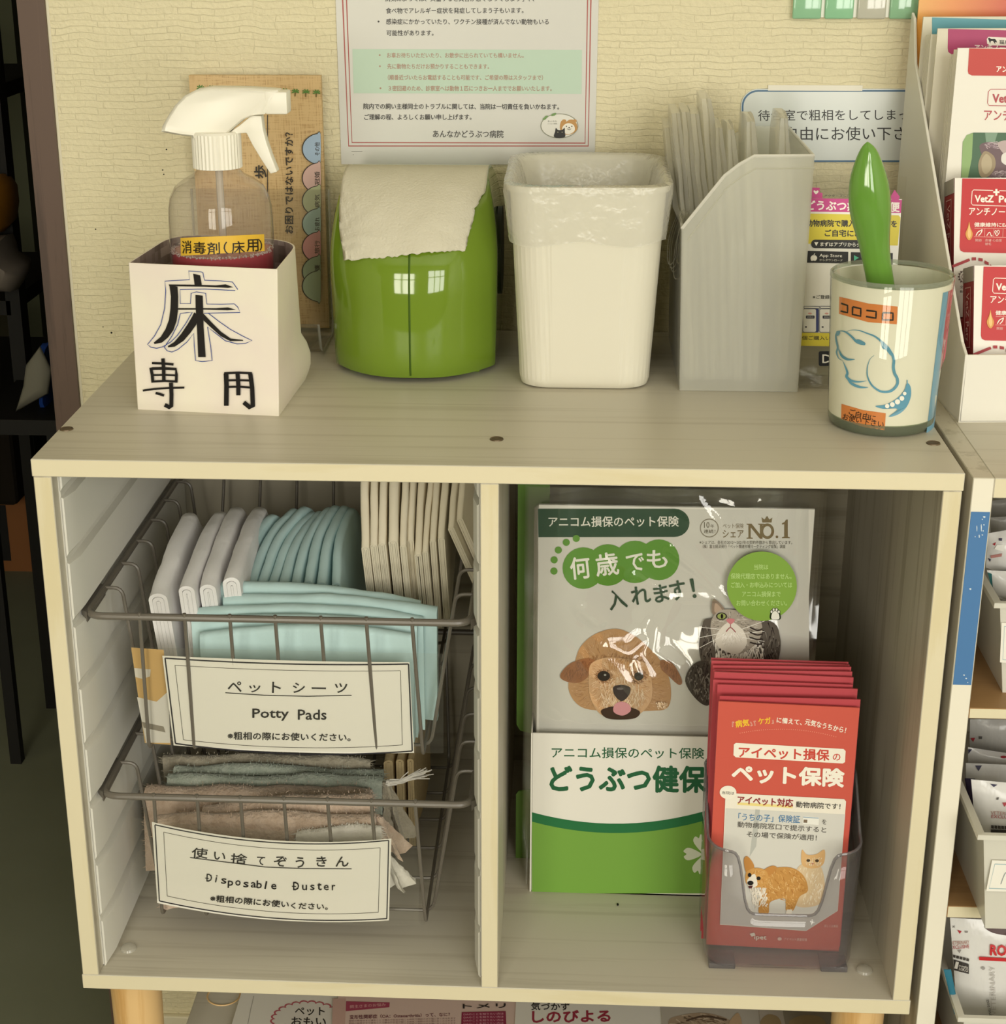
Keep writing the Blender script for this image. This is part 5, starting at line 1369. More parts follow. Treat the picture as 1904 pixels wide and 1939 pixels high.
for i, (px, py, yy, wd, lab) in enumerate(bags):
    tp = onY(px, py, yy)
    footx = lerp(fx0b + 0.006, fx1b - 0.008, min(1, max(0, (tp.x - 0.118) / (0.205 - 0.118)))) * 0.85 + 0.15 * (tp.x + 0.01)
    rows = []
    nz = 14
    y_front, y_back = 0.186 + 0.002 * (i % 3), min(0.329, yy + 0.028)
    for j in range(nz + 1):
        v = j / nz; z = lerp(H + 0.006, tp.z, v)
        xc_ = lerp(footx, tp.x, v ** 1.25 if i < 5 else v)
        if z < zA: xc_ = min(max(xc_, lerp(fx0b, fx0t, (z - H) / (zA - H)) + 0.0045), fx1b - 0.004)
        yf_ = lerp(y_front, yy - 0.030, max(0, (v - 0.55) / 0.45) ** 1.1); row = []
        hw_ = wd / 2 * (1.05 if i < 5 else 0.6 + 0.4 * math.sin(math.pi * v))
        if v > .93: hw_ *= 0.82
        for (ox, oy) in ((-1, 0.02), (-0.9, 0), (-.15, .012), (0, 0.05), (.15, .012), (0.9, 0), (1, 0.02), (1, 0.35), (1, 0.7), (0.9, 1), (-0.9, 1), (-1, 0.7), (-1, 0.35)):
            q_ = P((xc_ + ox * hw_, lerp(yf_, y_back, oy), z - (0.004 * abs(oy - .5) * 2 if v > .9 and i > 4 else 0)))
            k_ = noise.noise_vector(P((i * 7.1, q_.y * 40, q_.z * 30)) + P((ox, 0, 0)))
            row.append(q_ + P((k_.x * 0.0014, k_.y * 0.001, 0)) * min(1, v * 4))
        rows.append(row)
    mb = MB(); mb.grid(rows, 0, True); mb.add(rows[-1], [list(range(13))]); mb.add(rows[0], [list(range(13))[::-1]])
    tag(mb.build('plastic_bag', M['bag'], smooth=40), lab, 'bag', GB)
# bag handles hanging over the left edge
mb = MB()
for k in range(6):
    x_ = 0.1225 + 0.0016 * k; y_ = 0.190 + 0.004 * (k % 3)
    zt_, zb_ = zA + 0.012, onY(1268, 500 + 9 * (k % 4), 0.19).z
    pts = [P((0.131, y_, zA + 0.004)), P((x_ + .003, y_, zt_ - 0.003)), P((x_ - 0.0035, y_ - .003, lerp(zt_, zb_, 0.5))), P((x_ - 0.004, y_ - .003, zb_ + 0.004)), P((x_ - 0.0015, y_ - .002, zb_)), P((x_ + 0.0018, y_, zb_ + 0.006)), P((x_ + 0.0032, y_, lerp(zt_, zb_, .45))), P((x_ + .005, y_, zt_ - .006)), P((0.131, y_ + .004, zA + .003))]
    pts = [P(q_) for q_ in spline(pts, 5)]
    mb.grid([[q_ + P((0, -0.0035, 0.0004)) for q_ in pts], pts, [q_ + P((0.0006, 0.0035, 0)) for q_ in pts]])
tag(mb.build('plastic_bag', M['bag'], smooth=60), 'looped plastic bag ends hanging over the left edge of the frosted box', 'bag')

# ------------------------------------------------------------------ glass jar with the lint roller
jc = P((0.2645, 0.1065, H)); jt = 0.5150
jr = lambda z: lerp(0.0362, 0.0408, max(0, min(1, (z - H) / (jt - H))))
jar = thing('glass_jar', jc, 'glass tumbler with a blue dog drawing and orange labels at the cabinet corner', 'jar')
hj = jt - H
mb = MB(); mb.lathe([(0.001, 0.0), (0.030, 0.0), (0.0350, 0.0016), (0.0360, 0.005), (0.0362, 0.010), (0.0408, hj - 0.0015), (0.0400, hj), (0.0388, hj - 0.0010), (0.0345, 0.012), (0.001, 0.011)], jc, 64)
mb.build('tumbler', M['glass'], jar, smooth=50)
mb = MB(); mb.lathe([(0.0386, hj - 0.0016), (0.0389, hj + 0.0002), (0.0400, hj + 0.0012), (0.0410, hj + 0.0002), (0.0411, hj - 0.0022)], jc, 64); mb.build('rim', film('glass_lip', (0.80, 0.84, 0.78, 1), 0.05, 1.5, haze=0.25, haze_col=(0.6, 0.62, 0.54, 1)), jar, smooth=60)
mb = MB(); mb.lathe([(0.001, 0.0004), (0.0335, 0.0006), (0.0357, 0.004), (0.0361, 0.0085), (0.0352, 0.0085), (0.001, 0.006)], jc, 64); mb.build('thick_base', film('green_glass_base', (0.62, 0.68, 0.55, 1), 0.05, 1.5, haze=0.35, haze_col=(0.42, 0.46, 0.34, 1)), jar, smooth=40)
mb = MB(); rows = []
for r0, f in ((0.0, 0.075), (0.0, 0.3), (0.0, 0.6), (0.0, 0.975), (-0.0006, 0.975), (-0.0006, 0.075)):
    z = lerp(H, jt, f); rr = jr(z) - 0.0009 + r0
    rows.append([(jc.x + rr * math.cos(2 * math.pi * k / 72), jc.y + rr * math.sin(2 * math.pi * k / 72), z) for k in range(72)])
mb.grid(rows, 0, True); pwp = mb.build('paper_wrap', pmat('paper_wrap', '#e9e3d0', 0.5, 0.3), jar, smooth=60)
hj_ = round_hit(jc, lambda z: jr(z) - 0.0008)
A = Art(hj_, (1204, 500, 2.72), sub=6)
BLU = '#5d95ad'; LB = '#7fb4cc'
# coloured bands printed on the right side of the wrap (round the back edge)
A.quadgrid((1580, 148), (1606, 140), (1528, 888), (1490, 898), '#6d9fbb', 3, 24); A.h = 0.00012
A.quadgrid((1608, 140), (1632, 128), (1590, 480), (1560, 560), '#b8656c', 3, 14)
A.h = 0.0002
def arcline(p0, p1, sg, n=16): return [(lerp(p0[0], p1[0], k / n), lerp(p0[1], p1[1], k / n) + 4 * (k / n) * (1 - k / n) * sg) for k in range(n + 1)]
A.quadgrid((1047, 168), (1196, 203), (1194, 299), (1045, 256), '#d9803f', 10, 3); A.h = 0.0002; A.quadgrid((1196, 203), (1346, 219), (1342, 310), (1194, 299), '#d9803f', 10, 3)
A.h = 0.0003
def box_(pts): A.line(pts, 9, '#1c1512', False)
box_([(1056, 202), (1090, 213), (1090, 250), (1054, 242)])
box_([(1116, 220), (1158, 229), (1157, 268), (1115, 259), (1116, 220)])
box_([(1186, 238), (1236, 244), (1235, 278), (1184, 270)])
box_([(1270, 250), (1322, 252), (1322, 288), (1268, 287), (1270, 250)])
A.h = 0.0002; A.quadgrid((1058, 720), (1170, 752), (1168, 838), (1056, 800), '#d9803f', 9, 3); A.h = 0.0002; A.quadgrid((1170, 752), (1285, 768), (1280, 855), (1168, 838), '#d9803f', 9, 3)
A.h = 0.0003
A.text('ご', (1094, 772), (1124, 780), 30, '#2a1c12', 0.01); A.text('自由', (1128, 790), (1196, 803), 34, '#2a1c12', 0.01); A.text('に', (1202, 804), (1232, 808), 28, '#2a1c12', 0.01)
A.text('お使い', (1062, 800), (1158, 822), 34, '#2a1c12', 0.01); A.text('下さい', (1166, 826), (1272, 842), 32, '#2a1c12', 0.01)
# the dog in brush-like outline
for pts, w_ in (([(1046, 346), (1035, 352), (1030, 372), (1034, 400), (1040, 430), (1034, 455), (1045, 485), (1066, 497)], 7),
                ([(1038, 345), (1075, 347), (1110, 372), (1140, 402), (1178, 412), (1160, 396), (1130, 388)], 9),
                ([(1075, 352), (1110, 340), (1150, 342), (1190, 356), (1230, 372), (1262, 398), (1285, 432), (1310, 452), (1326, 490), (1324, 530), (1330, 562), (1344, 590), (1342, 622), (1316, 650), (1282, 658), (1248, 650), (1212, 620), (1192, 576), (1192, 530), (1205, 490), (1226, 470)], 11),
                ([(1042, 430), (1060, 470), (1090, 490), (1128, 490)], 10),
                ([(1066, 497), (1080, 530), (1090, 560), (1086, 580), (1110, 600), (1150, 606), (1188, 600)], 10),
                ([(1086, 582), (1108, 612), (1150, 632), (1196, 635)], 10)):
    A.curve(pts, w_ * 1.35, BLU, taper=True, n=5)
A.blob([(1034, 347), (1052, 345), (1050, 362), (1038, 370)], BLU, 3); A.blob([(1130, 392), (1152, 388), (1180, 410), (1150, 412)], BLU, 3)
A.blob([(1262, 392), (1300, 425), (1320, 460), (1310, 470), (1285, 440), (1268, 432)], BLU, 3)
A.blob([(1232, 730), (1285, 722), (1340, 692), (1378, 650), (1392, 612), (1410, 630), (1412, 680), (1390, 735), (1350, 772), (1300, 785), (1345, 745), (1270, 744)], BLU, 4)
A.line([(1393, 596), (1394, 616)], 5, BLU)
for x_, y_, r_ in ((1292, 730, 11), (1318, 722, 12), (1344, 708, 13), (1366, 690, 12), (1380, 665, 9)): A.ell(x_, y_, r_, r_ * 1.05, '#e9e6da', n=14)
A.build('drawing', pwp)
# lint roller: leaf-like handle
rl = thing('lint_roller', (0.2575, 0.108, H + 0.02), 'glossy green leaf-shaped lint roller handle standing in the glass jar', 'roller')
cl = [(1642, 268, .10), (1643, 275, 3.6), (1644, 287, 6.3), (1644, 305, 8.9), (1644, 330, 11.9), (1645, 355, 13.7), (1646, 385, 14.2), (1648, 410, 13.6), (1650, 435, 12.0), (1654, 460, 10.4), (1658, 490, 9.7), (1663, 515, 9.5), (1668, 545, 9.4), (1672, 575, 9.2), (1680, 640, 9.0)]
ctr = []; rad = []
for k, (px, py, r_) in enumerate(cl):
    q_ = onY(px, py, 0.104 + 0.0007 * k); ctr.append(q_); rad.append(r_ * 0.001 * 1.0)
rows = []
for q_, r_ in zip(ctr, rad):
    row = []
    for k in range(28):
        a = 2 * math.pi * k / 28; m_ = 1 - 0.10 * max(0, math.cos(a + math.pi / 2)) ** 6 * 0
        row.append(q_ + P((r_ * math.cos(a), r_ * 0.72 * math.sin(a) - 0.0006 * (1 if abs(math.cos(a)) < .1 and math.sin(a) < 0 else 0), 0)))
    rows.append(row)
mb = MB(); mb.grid(rows, 0, True); mb.add(rows[0], [list(range(28))]); mb.add(rows[-1], [list(range(28))[::-1]])
mb.build('handle', M['roller'], rl, smooth=70, sub=1)
mb = MB(); q0 = ctr[-1]; mb.tube([q0, q0 + P((0.0, 0, -0.012)), P((0.262, 0.108, H + 0.045))], 0.0045, 12); mb.tube([P((0.262, 0.108, H + 0.05)), P((0.262, 0.108, H + 0.0125))], 0.020, 24)
mb.build('sticky_roll', M['paper'], rl)

# ------------------------------------------------------------------ flyer in a clear stand behind the jar
fp, fs = 0.226, 0.10                                      # plane: y at z = H, lean
def fly(z): return fp + fs * (z - H)
fn_ = P((0, -1, fs)).normalized(); f0 = P((0, fp, H))
fh = flat(f0, fn_)
def fpt(x, y): return onPl(x, y, f0, fn_)
fst = thing('flyer_stand', (0.255, 0.225, H), 'clear plastic stand with a pink and yellow flyer, behind the glass jar', 'stand')
zt = fpt(1640, 345).z
xl, xr_ = 0.2190, 0.2945
mb = MB(); rows = []
for q_ in fillet([(0, fly(zt + .004) + .001, zt + 0.004), (0, fly(H + .0015) + .001, H + 0.0015), (0, 0.1850, H + 0.0015), (0, 0.183, H + 0.004)], 0.005, 5): rows.append([(xl, q_.y, q_.z), (xr_, q_.y, q_.z)])
mb.grid(rows); mb.build('bent_sheet', M['acrylic'], fst, smooth=50, solid=0.0015)
flr = thing('flyer', (0.256, fly(0.48), H + 0.04), 'pink and yellow flyer about an app, standing behind the glass jar', 'flyer')
zb_ = fpt(1560, 640).z
xr2 = fpt(1705, 400).x
mb = MB(); mb.prism([(xl + .0008, fly(zb_) - .0009, zb_), (xr2, fly(zb_) - .0009, zb_), (xr2, fly(zt - .012) - .0009, zt - .012), (xl + .0008, fly(zt - .012) - .0009, zt - .012)], (0, 0.0004, 0))
mb.build('sheet', M['paper_gloss'], flr, smooth=0)
f1 = P((0, fp - 0.0011, H)); A = Art(flat(f1, fn_), (1490, 330, 4.508))
PK = '#c23c86'
A.poly([(195, 112), (277, 116), (277, 155), (300, 160), (300, 205), (196, 200)], PK); A.poly([(180, 203), (978, 218), (970, 330), (180, 318)], PK)
A.poly([(882, 190), (915, 132), (960, 192), (950, 218), (890, 216)], PK)
A.blob([(245, 170), (224, 148), (230, 136), (245, 144), (260, 137), (266, 150)], '#f2ece2', 4)
A.text('ドクターズシリーズ', (322, 192), (600, 200), 22, '#3c3834', 0.01)
A.text('どうぶつ病院宅配便', (165, 305), (956, 322), 84, '#f4eae6', 0.03)
A.poly([(170, 335), (950, 350), (966, 370), (942, 608), (160, 592)], '#d9c83a')
A.text('動物病院で購入したフードを', (160, 445), (934, 452), 58, '#231f18', 0.03); A.text('ご自宅にお届け', (320, 530), (760, 536), 58, '#231f18', 0.03)
A.rrect(203, 560, 862, 634, 36, '#1b1918', 0.01); A.poly([(230, 580), (264, 580), (247, 612)], '#f0ece2'); A.text('まずはアプリからダウンロード', (282, 614), (820, 620), 36, '#f0ece2', 0.012)
A.poly([(166, 652), (520, 662), (518, 762), (166, 754)], '#191817'); A.poly([(543, 664), (900, 672), (898, 770), (543, 764)], '#191817')
A.blob([(228, 690), (246, 696), (254, 716), (240, 738), (222, 736), (204, 738), (198, 712), (210, 694)], '#eee9df', 4); A.line([(226, 686), (236, 676)], 6, '#eee9df')
A.text('App Store', (274, 712), (466, 716), 34, '#eee9df', 0.006); A.text('からダウンロード', (274, 740), (470, 744), 20, '#d8d3c8'); A.poly([(568, 690), (610, 712), (568, 738)], '#4fae8c')
A.text('Google Play', (630, 716), (860, 720), 32, '#eee9df', 0.006)
A.text('※ご登録には無料', (216, 1062), (520, 1066), 32, '#33302b', 0.012)
for x_ in (140, 282):
    A.poly([(x_, 1124), (x_ + 138, 1126), (x_ + 136, 1146), (x_, 1144)], '#3a3d52'); A.poly([(x_ + 4, 1128), (x_ + 132, 1130), (x_ + 132, 1142), (x_ + 4, 1142)], '#dedbd2')
    A.rrect(x_ - 10, 1146, x_ + 128, 1348, 14, '#3a3d52'); A.rrect(x_ - 6, 1150, x_ + 104, 1344, 12, '#e4e1d8'); A.poly([(x_ + 104, 1150), (x_ + 124, 1146), (x_ + 124, 1340), (x_ + 104, 1346)], '#303a72')
    A.ell(x_ + 52, 1187, 17, 8, '#d59f94'); A.rrect(x_ + 18, 1205, x_ + 92, 1230, 5, '#26283a'); A.text('ZERO', (x_ + 28, 1224), (x_ + 82, 1224), 12, '#c9c6c0'); A.poly([(x_ + 10, 1296), (x_ + 26, 1296), (x_ + 26, 1308), (x_ + 10, 1308)], '#2b2a2c')
A.poly([(100, 1350), (560, 1358), (560, 1470), (96, 1462)], '#d9c83a'); A.text('1個ご購入いただくと', (108, 1412), (560, 1418), 36, '#2b261c', 0.015)
A.build('printing', flr)
# small dark card leaning in front of the flyer's foot, half hidden by the jar
cp_ = P((0, 0.2150, H)); lc = onY(1550, 693, 0.215); lc2 = onY(1592, 665, 0.215)
cdt = thing('logo_card', (lc2.x, 0.215, H + .002), 'small clear card with a dark square letter mark beside the jar', 'card')
mb = MB(); mb.box(xl + .002, xr2 - .02, 0.2146, 0.2150, H + 0.0022, fpt(1560, 648).z); mb.build('clear_card', M['acrylic'], cdt, smooth=0)
A = Art(flat((0, 0.2145, 0), N_), (1490, 330, 4.508))
A.rrect(268, 1510, 396, 1636, 16, '#17181f'); A.text('D', (300, 1610), (372, 1610), 72, '#e8e4da', 0.02); A.ell(352, 1812, 10, 9, '#a8413c'); A.poly([(320, 1850), (400, 1852), (400, 1868), (320, 1866)], '#a87870'); A.build('printing', cdt)

# ------------------------------------------------------------------ on the wall: notice, blue-bordered sign, tiles
wy = WY - 0.0012
nt_ = thing('wall_notice', P((-0.03, WY, 0.55)), 'laminated notice with double red border and a green band taped to the wall', 'poster')
ztop_ = 0.775
c1, c2 = onY(646, 311, wy), onY(1118, 280, wy)
tl_, tr2 = onY(634, 0, wy), onY(1134, 0, wy); tl_.z = tr2.z = ztop_; br2 = P((tr2.x - .0008, wy, onY(1120, 312, wy).z)); bl2 = P((c1.x, wy, c1.z))
sheet('paper', (tl_, tr2, br2, bl2), pmat('laminated_paper', '#cccbc5', 0.35, 0.45), nt_, 0.0006)
A = Art(flat((0, wy, 0), N_), (600, 0, 2.72))
RD = '#a8514c'
A.line([(128, -300), (132, 0), (163, 752), (1396, 752), (1410, 0), (1420, -300)], 7, RD); A.line([(148, -300), (152, 0), (180, 734), (1380, 737), (1393, 0), (1400, -300)], 6, RD)
A.poly([(182, 252), (1364, 257), (1362, 484), (189, 480)], '#b7cdbb')
KT = '#322f2c'
A.text('病気によっては、興奮すると具合が悪くなってしまう子や、', (350, 8), (1118, 8), 30, KT, 0.012)
A.text('食べ物でアレルギー症状を発症してしまう子もいます。', (355, 70), (1063, 68), 30, KT, 0.012)
A.text('感染症にかかっていたり、ワクチン接種が済んでない動物もいる', (356, 126), (1193, 127), 30, KT, 0.012); A.ell(317, 111, 5, 5, KT)
A.text('可能性があります。', (358, 184), (600, 184), 29, KT, 0.012)
RB = '#a98573'
for t_, xa, xb, y_, bu in (('お車お待ちいただいたり、お散歩に出られていても構いません。', 360, 1064, 298, 323), ('先に動物たちだけお預かりすることもできます。', 362, 886, 355, 324), ('（順番近づいたらお電話することも可能です、ご希望の際はスタッフまで）', 365, 1163, 412, 0), ('３密回避のため、診察室へは動物１匹につきお一人まででお願いいたします。', 368, 1208, 468, 327)):
    A.text(t_, (xa, y_), (xb, y_ + 1), 27, RB, 0.012)
    if bu: A.ell(bu, y_ - 14, 4.5, 4.5, RB)
A.text('院内での飼い主様同士のトラブルに関しては、当院は一切責任を負いかねます。', (240, 562), (1246, 564), 30, KT, 0.014)
A.text('ご理解の程、よろしくお願い申し上げます。', (244, 617), (795, 617), 29, KT, 0.014)
A.text('あんなかどうぶつ病院', (597, 708), (960, 709), 38, KT, 0.008)
A.line([(178, 780), (234, 780)], 2.2, '#6a6864'); A.ell(187, 796, 2, 2, '#6a6864')
A.ell(1248, 648, 97, 64, '#8a8a78', n=40); A.ell(1248, 648, 93, 60, '#dcdad2', n=40)
A.blob([(1250, 660), (1258, 622), (1278, 628), (1300, 616), (1322, 618), (1338, 640), (1338, 668), (1310, 690), (1270, 690)], '#b98a4c'); A.blob([(1262, 660), (1276, 640), (1298, 634), (1322, 645), (1326, 672), (1300, 690), (1272, 684)], '#e9e4d8'); A.ell(1272, 622, 11, 8, '#b98a4c'); A.ell(1326, 622, 11, 8, '#b98a4c')
A.ell(1284, 650, 3, 3, '#2a2622'); A.ell(1312, 650, 3, 3, '#2a2622'); A.ell(1298, 657, 4, 3, '#2a2622'); A.curve([(1288, 662), (1298, 668), (1308, 662)], 2.5, '#2a2622')
A.blob([(1222, 706), (1226, 676), (1230, 658), (1240, 668), (1262, 668), (1274, 658), (1276, 680), (1274, 706)], '#1d1b1a'); A.ell(1240, 680, 3, 2, '#a8a48c'); A.ell(1262, 680, 3, 2, '#a8a48c')
for x_, y_ in ((1180, 602), (1172, 610), (1215, 590), (1222, 588)): A.ell(x_, y_, 11, 6, '#6d8f52', -30)
A.text('あんなか', (1188, 628), (1236, 628), 9, '#8a8a84'); A.text('どうぶつ病院', (1188, 640), (1236, 640), 8, '#8a8a84')
A.build('printing', nt_)
sg = thing('wall_sign', P((0.235, WY, 0.553)), 'rounded white laminated sign with a blue border on the wall behind the bags', 'sign')
c_ = (1402, 168, 1808, 306)
def rr_(x0, y0, x1, y1, r_): return [((x0 + x1) / 2 + a, (y0 + y1) / 2 + b) for a, b in rrect_pts((x1 - x0) / 2, (y1 - y0) / 2, r_, 8)]
mb = MB(); pl_ = [onY(x_, y_, wy) for x_, y_ in rr_(*c_, 34)]; mb.prism(pl_, (0, 0.001, 0)); mb.build('laminated_paper', pmat('glossy_sign', '#cfd4d0', 0.18, 0.5), sg, smooth=0)
A = Art(flat((0, wy, 0), N_), (1204, 0, 2.72))
A.line(rr_(548, 468, 1634, 830, 80), 9, '#4a6d8c', True)
A.text('待合室で粗相をしてしまっ', (628, 622), (1400, 618), 56, '#2c2b2a', 0.004); A.text('ご自由にお使い下さい', (690, 724), (1470, 722), 70, '#2c2b2a', 0.004)
A.build('lettering', sg)
mb = MB(); a_, b_ = onY(1454, 161, wy), onY(1632, 172, wy); mb.box(a_.x, b_.x, wy - 0.0002, wy + 0.0008, b_.z, a_.z)
tag(mb.build('tape_strip', pmat('white_tape', '#e6e2d4', 0.5, 0.3), smooth=0), 'white tape strip along the top edge of the blue-bordered sign', 'tape')
tp_ = thing('mosaic_tile_frame', P((0.30, WY, 0.66)), 'row of glossy pale green mosaic tiles on the wall at the top right', 'tile frame')
ty = WY - 0.007
zb2 = onY(1560, 36, ty).z
x0_ = onY(1500, 30, ty).x; pit = onY(1561, 30, ty).x - x0_; mb = MB(); mb.box(x0_ + 0.001, x0_ + 9 * pit - 0.003, ty + 0.003, WY, zb2 + 0.001, zb2 + 4 * pit - 0.003); mb.build('backing', M['paper'], tp_, smooth=0)
cols = ['#8fbf9a', '#8fc39c', '#bdbcae', '#8cb894', '#a4bf9a', '#8fbf9a', '#93c19c', '#bdbcae']
tiles = [pmat('tile_glaze_%s' % c__[1:], c__, 0.08, 0.55, coat=0.3) for c__ in dict.fromkeys(cols)]; tm = dict(zip(dict.fromkeys(cols), tiles))
pit = onY(1561, 30, ty).x - onY(1500, 30, ty).x; tw_ = onY(1554, 30, ty).x - onY(1500, 30, ty).x
for r_ in range(4):
    for k in range(9):
        mb = MB(); xa = x0_ + pit * k; za = zb2 + pit * r_
        mb.box(xa, xa + tw_, ty, ty + 0.0045, za, za + tw_); mb.build('tile', tm[cols[(k + r_ * 3) % 8]], tp_, bevel=0.0012, bseg=3)
# specks on the paper wall
for k, (px, py, r_) in enumerate(((315, 283, .0007), (308, 322, .0006), (310, 330, .0006), (181, 434, .0006), (195, 619, .0005), (211, 630, .0009))):
    p_ = onY(px, py, WY); mb = MB(); mb.ball(p_, (r_, 0.0003, r_), 8)
    tag(mb.build('wall_speck', M['black']), 'tiny dark speck on the cream wall left of the spray bottle', 'speck', 'specks on the wall')
# ================================================================== display box and shelf on the right
U2 = 0.4075
ang = 0.0617
o0 = P((0.3206, 0.1179, U2)); dX = P((math.cos(ang), math.sin(ang) * 0.0, 0)).normalized(); dX = P((math.cos(ang), math.sin(ang), 0)); dY = P((-math.sin(ang), math.cos(ang), 0))
def L(a, b, c): return o0 + dX * a + dY * b + P((0, 0, c))
disp = thing('display_box', L(0.08, 0.1, 0), 'white cardboard counter display box with slanted sides, packed with red leaflets and boxes, right side', 'display box')
Wd, Dd, zl, zh = 0.17, 0.222, 0.0485, 0.2560
wm = pmat('white_card', '#e3e0d6', 0.45, 0.4)
mb = MB(); tk = 0.0022
mb.prism([L(0, 0, 0), L(Wd, 0, 0), L(Wd, 0, zl), L(0.001, 0, zl)], dY * tk); mb.build('front_lip', wm, disp, smooth=0, bevel=0.0006)
for xx in (0, Wd - tk):
    mb = MB(); mb.prism([L(xx, 0, 0), L(xx, Dd, 0), L(xx, Dd, zh + 0.004), L(xx, Dd - 0.008, zh), L(xx, Dd * 0.90, zh - 0.032), L(xx, 0.012, zl + 0.006), L(xx, 0, zl)], dX * tk); mb.build('side_wall', wm, disp, smooth=0, bevel=0.0006)
mb = MB(); mb.prism([L(0, 0, 0), L(Wd, 0, 0), L(Wd, Dd, 0), L(0, Dd, 0)], P((0, 0, 0.001))); mb.build('bottom', wm, disp, smooth=0)
def grad_orange():
    m, nt, b, o_ = newmat('orange_print'); tc = nt.nodes.new('ShaderNodeTexCoord'); sx = nt.nodes.new('ShaderNodeSeparateXYZ'); nt.links.new(tc.outputs['Generated'], sx.inputs[0])
    r = nt.nodes.new('ShaderNodeValToRGB'); e = r.color_ramp.elements; e[0].color = C('#e0a24a'); e[1].position = 0.42; e[1].color = C('#c9542f'); x = e.new(0.16); x.color = C('#dd8a3c')
    nt.links.new(sx.outputs[0], r.inputs[0]); nt.links.new(r.outputs[0], b.inputs['Base Color']); b.inputs['Roughness'].default_value = 0.35; return m
mb = MB(); mb.prism([L(0.004, Dd - 0.004, 0.001), L(Wd - 0.004, Dd - 0.004, 0.001), L(Wd - 0.004, Dd - 0.004, zh + 0.014), L(0.004, Dd - 0.004, zh + 0.016)], dY * 0.0018); mb.build('back_board', grad_orange(), disp, smooth=0)
# stepped insert carrying the rear rows
mb = MB(); mb.prism([L(0.004, 0.060, 0.001), L(Wd - .004, 0.060, 0.001), L(Wd - .004, 0.060, 0.058), L(0.004, 0.060, 0.058)], dY * 0.092); mb.build('step', pmat('red_step', '#8e2f2c', 0.5, 0.3), disp, smooth=0)
def plane_at(dep): return flat(L(0, dep, 0), -dY)
def at(px, py, dep): return onPl(px, py, L(0, dep, 0), dY)
# leaflets, from the back: turquoise, magenta, white-and-red
def leaflet(px, py, pyb, dep, wid, th, mat, lab, spine=None, grp='leaflets in the display box'):
    a = at(px, py, dep); z0 = U2 + (0.0585 if dep < 0.152 else 0.0015)
    t = thing('leaflet', P((a.x, a.y, z0)) + dX * wid / 2, lab, 'leaflet', grp)
    p0 = P((a.x, a.y, z0)); p1 = P((a.x, a.y, a.z))
    mb = MB(); mb.prism([p0, p0 + dX * wid, p1 + dX * wid, p1], dY * th); mb.build('folded_sheet', mat, t, smooth=0)
    return t, a
cw = (1680, 0, 4.616)
PW = pmat('cream_page_edges', '#dcd6c4', 0.6, 0.25)
t1, a1_ = leaflet(1748, 32, 330, 0.190, 0.13, 0.002, PW, 'white and turquoise leaflet standing at the back of the display box')
A = Art(plane_at(0.1899), cw); A.poly([(388, 152), (1500, 185), (1500, 1000), (388, 900)], '#5b9aa8'); A.build('cover_print', t1)
for k in range(4):
    leaflet(1753 + 3 * k, 68 - 1 * k, 345, 0.184 - 0.0045 * k, 0.12, 0.0012, PW, '%s plain cream leaflet from the back, left of the magenta one' % ORD[k])
t2, a2_ = leaflet(1775, 54, 345, 0.160, 0.12, 0.0015, PW, 'leaflet with a magenta cover and a small black cat, behind the red and white ones')
A = Art(plane_at(0.1599), cw)
A.poly([(528, 252), (1500, 276), (1500, 520), (560, 476), (530, 455), (524, 420)], '#a83a68')
A.poly([(880, 322), (1300, 340), (1300, 404), (890, 396), (868, 380), (866, 340)], '#ece6dc'); A.blob([(876, 334), (890, 330), (905, 340), (940, 342), (955, 372), (940, 366), (938, 384), (920, 360), (900, 362), (895, 382), (886, 360)], '#221d1c', 3)
A.text('猫用', (974, 384), (1062, 388), 36, '#3c3230', 0.02); A.text('アンチノール', (760, 432), (1080, 440), 40, '#f0e6e0', 0.02)
A.build('cover_print', t2)
for k in range(3):
    leaflet(1798 + 4 * k, 112 - 9 * k, 340, 0.146 - 0.004 * k, 0.11, 0.0012, PW, '%s cream leaflet from the back, directly behind the red and white cover' % ORD[k])
t3, a3_ = leaflet(1813, 91, 339, 0.128, 0.11, 0.0015, pmat('white_leaflet', '#e6e2d8', 0.35, 0.4), 'front white leaflet with a red title block and a furry animal photo')
A = Art(plane_at(0.1279), cw)
A.poly([(712, 422), (1500, 436), (1500, 668), (735, 660), (706, 645), (700, 620)], '#c0433c'); A.text('アンチノール', (950, 628), (1260, 634), 50, '#f5eee4', 0.03)
A.line([(1400, 780), (900, 780), (880, 800), (872, 900), (885, 922), (1400, 932)], 6, '#b34a52'); A.text('VetZ Petz', (918, 896), (1280, 900), 72, '#b34a52', 0.04)
A.text('アンチノール', (842, 1050), (1330, 1058), 88, '#b34a52', 0.012)
A.poly([(640, 1556), (655, 1240), (690, 1180), (750, 1158), (1500, 1162), (1500, 1566)], '#4a6a52'); A.poly([(655, 1240), (690, 1180), (745, 1162), (735, 1380), (700, 1556), (642, 1556)], '#8fae74'); A.poly([(850, 1160), (960, 1160), (930, 1260), (860, 1250)], '#7f9a86')
FU = [C(c__) for c__ in ('#a08c96', '#8a7680', '#b8a6ac', '#c9bcc0')]
A.blob([(800, 1280), (880, 1240), (960, 1250), (1080, 1240), (1200, 1300), (1200, 1560), (900, 1560), (860, 1440)], '#6e5a60'); A.fur([(830, 1250), (1000, 1230), (1180, 1260), (1180, 1320), (860, 1300)], FU, 120, 70, 8, 200, None, .6)
A.blob([(860, 1320), (930, 1370), (938, 1460), (880, 1540), (810, 1540), (790, 1440), (820, 1350)], '#9a8a70'); A.blob([(860, 1345), (905, 1390), (905, 1470), (860, 1520), (825, 1490), (820, 1400)], '#b3a58a')
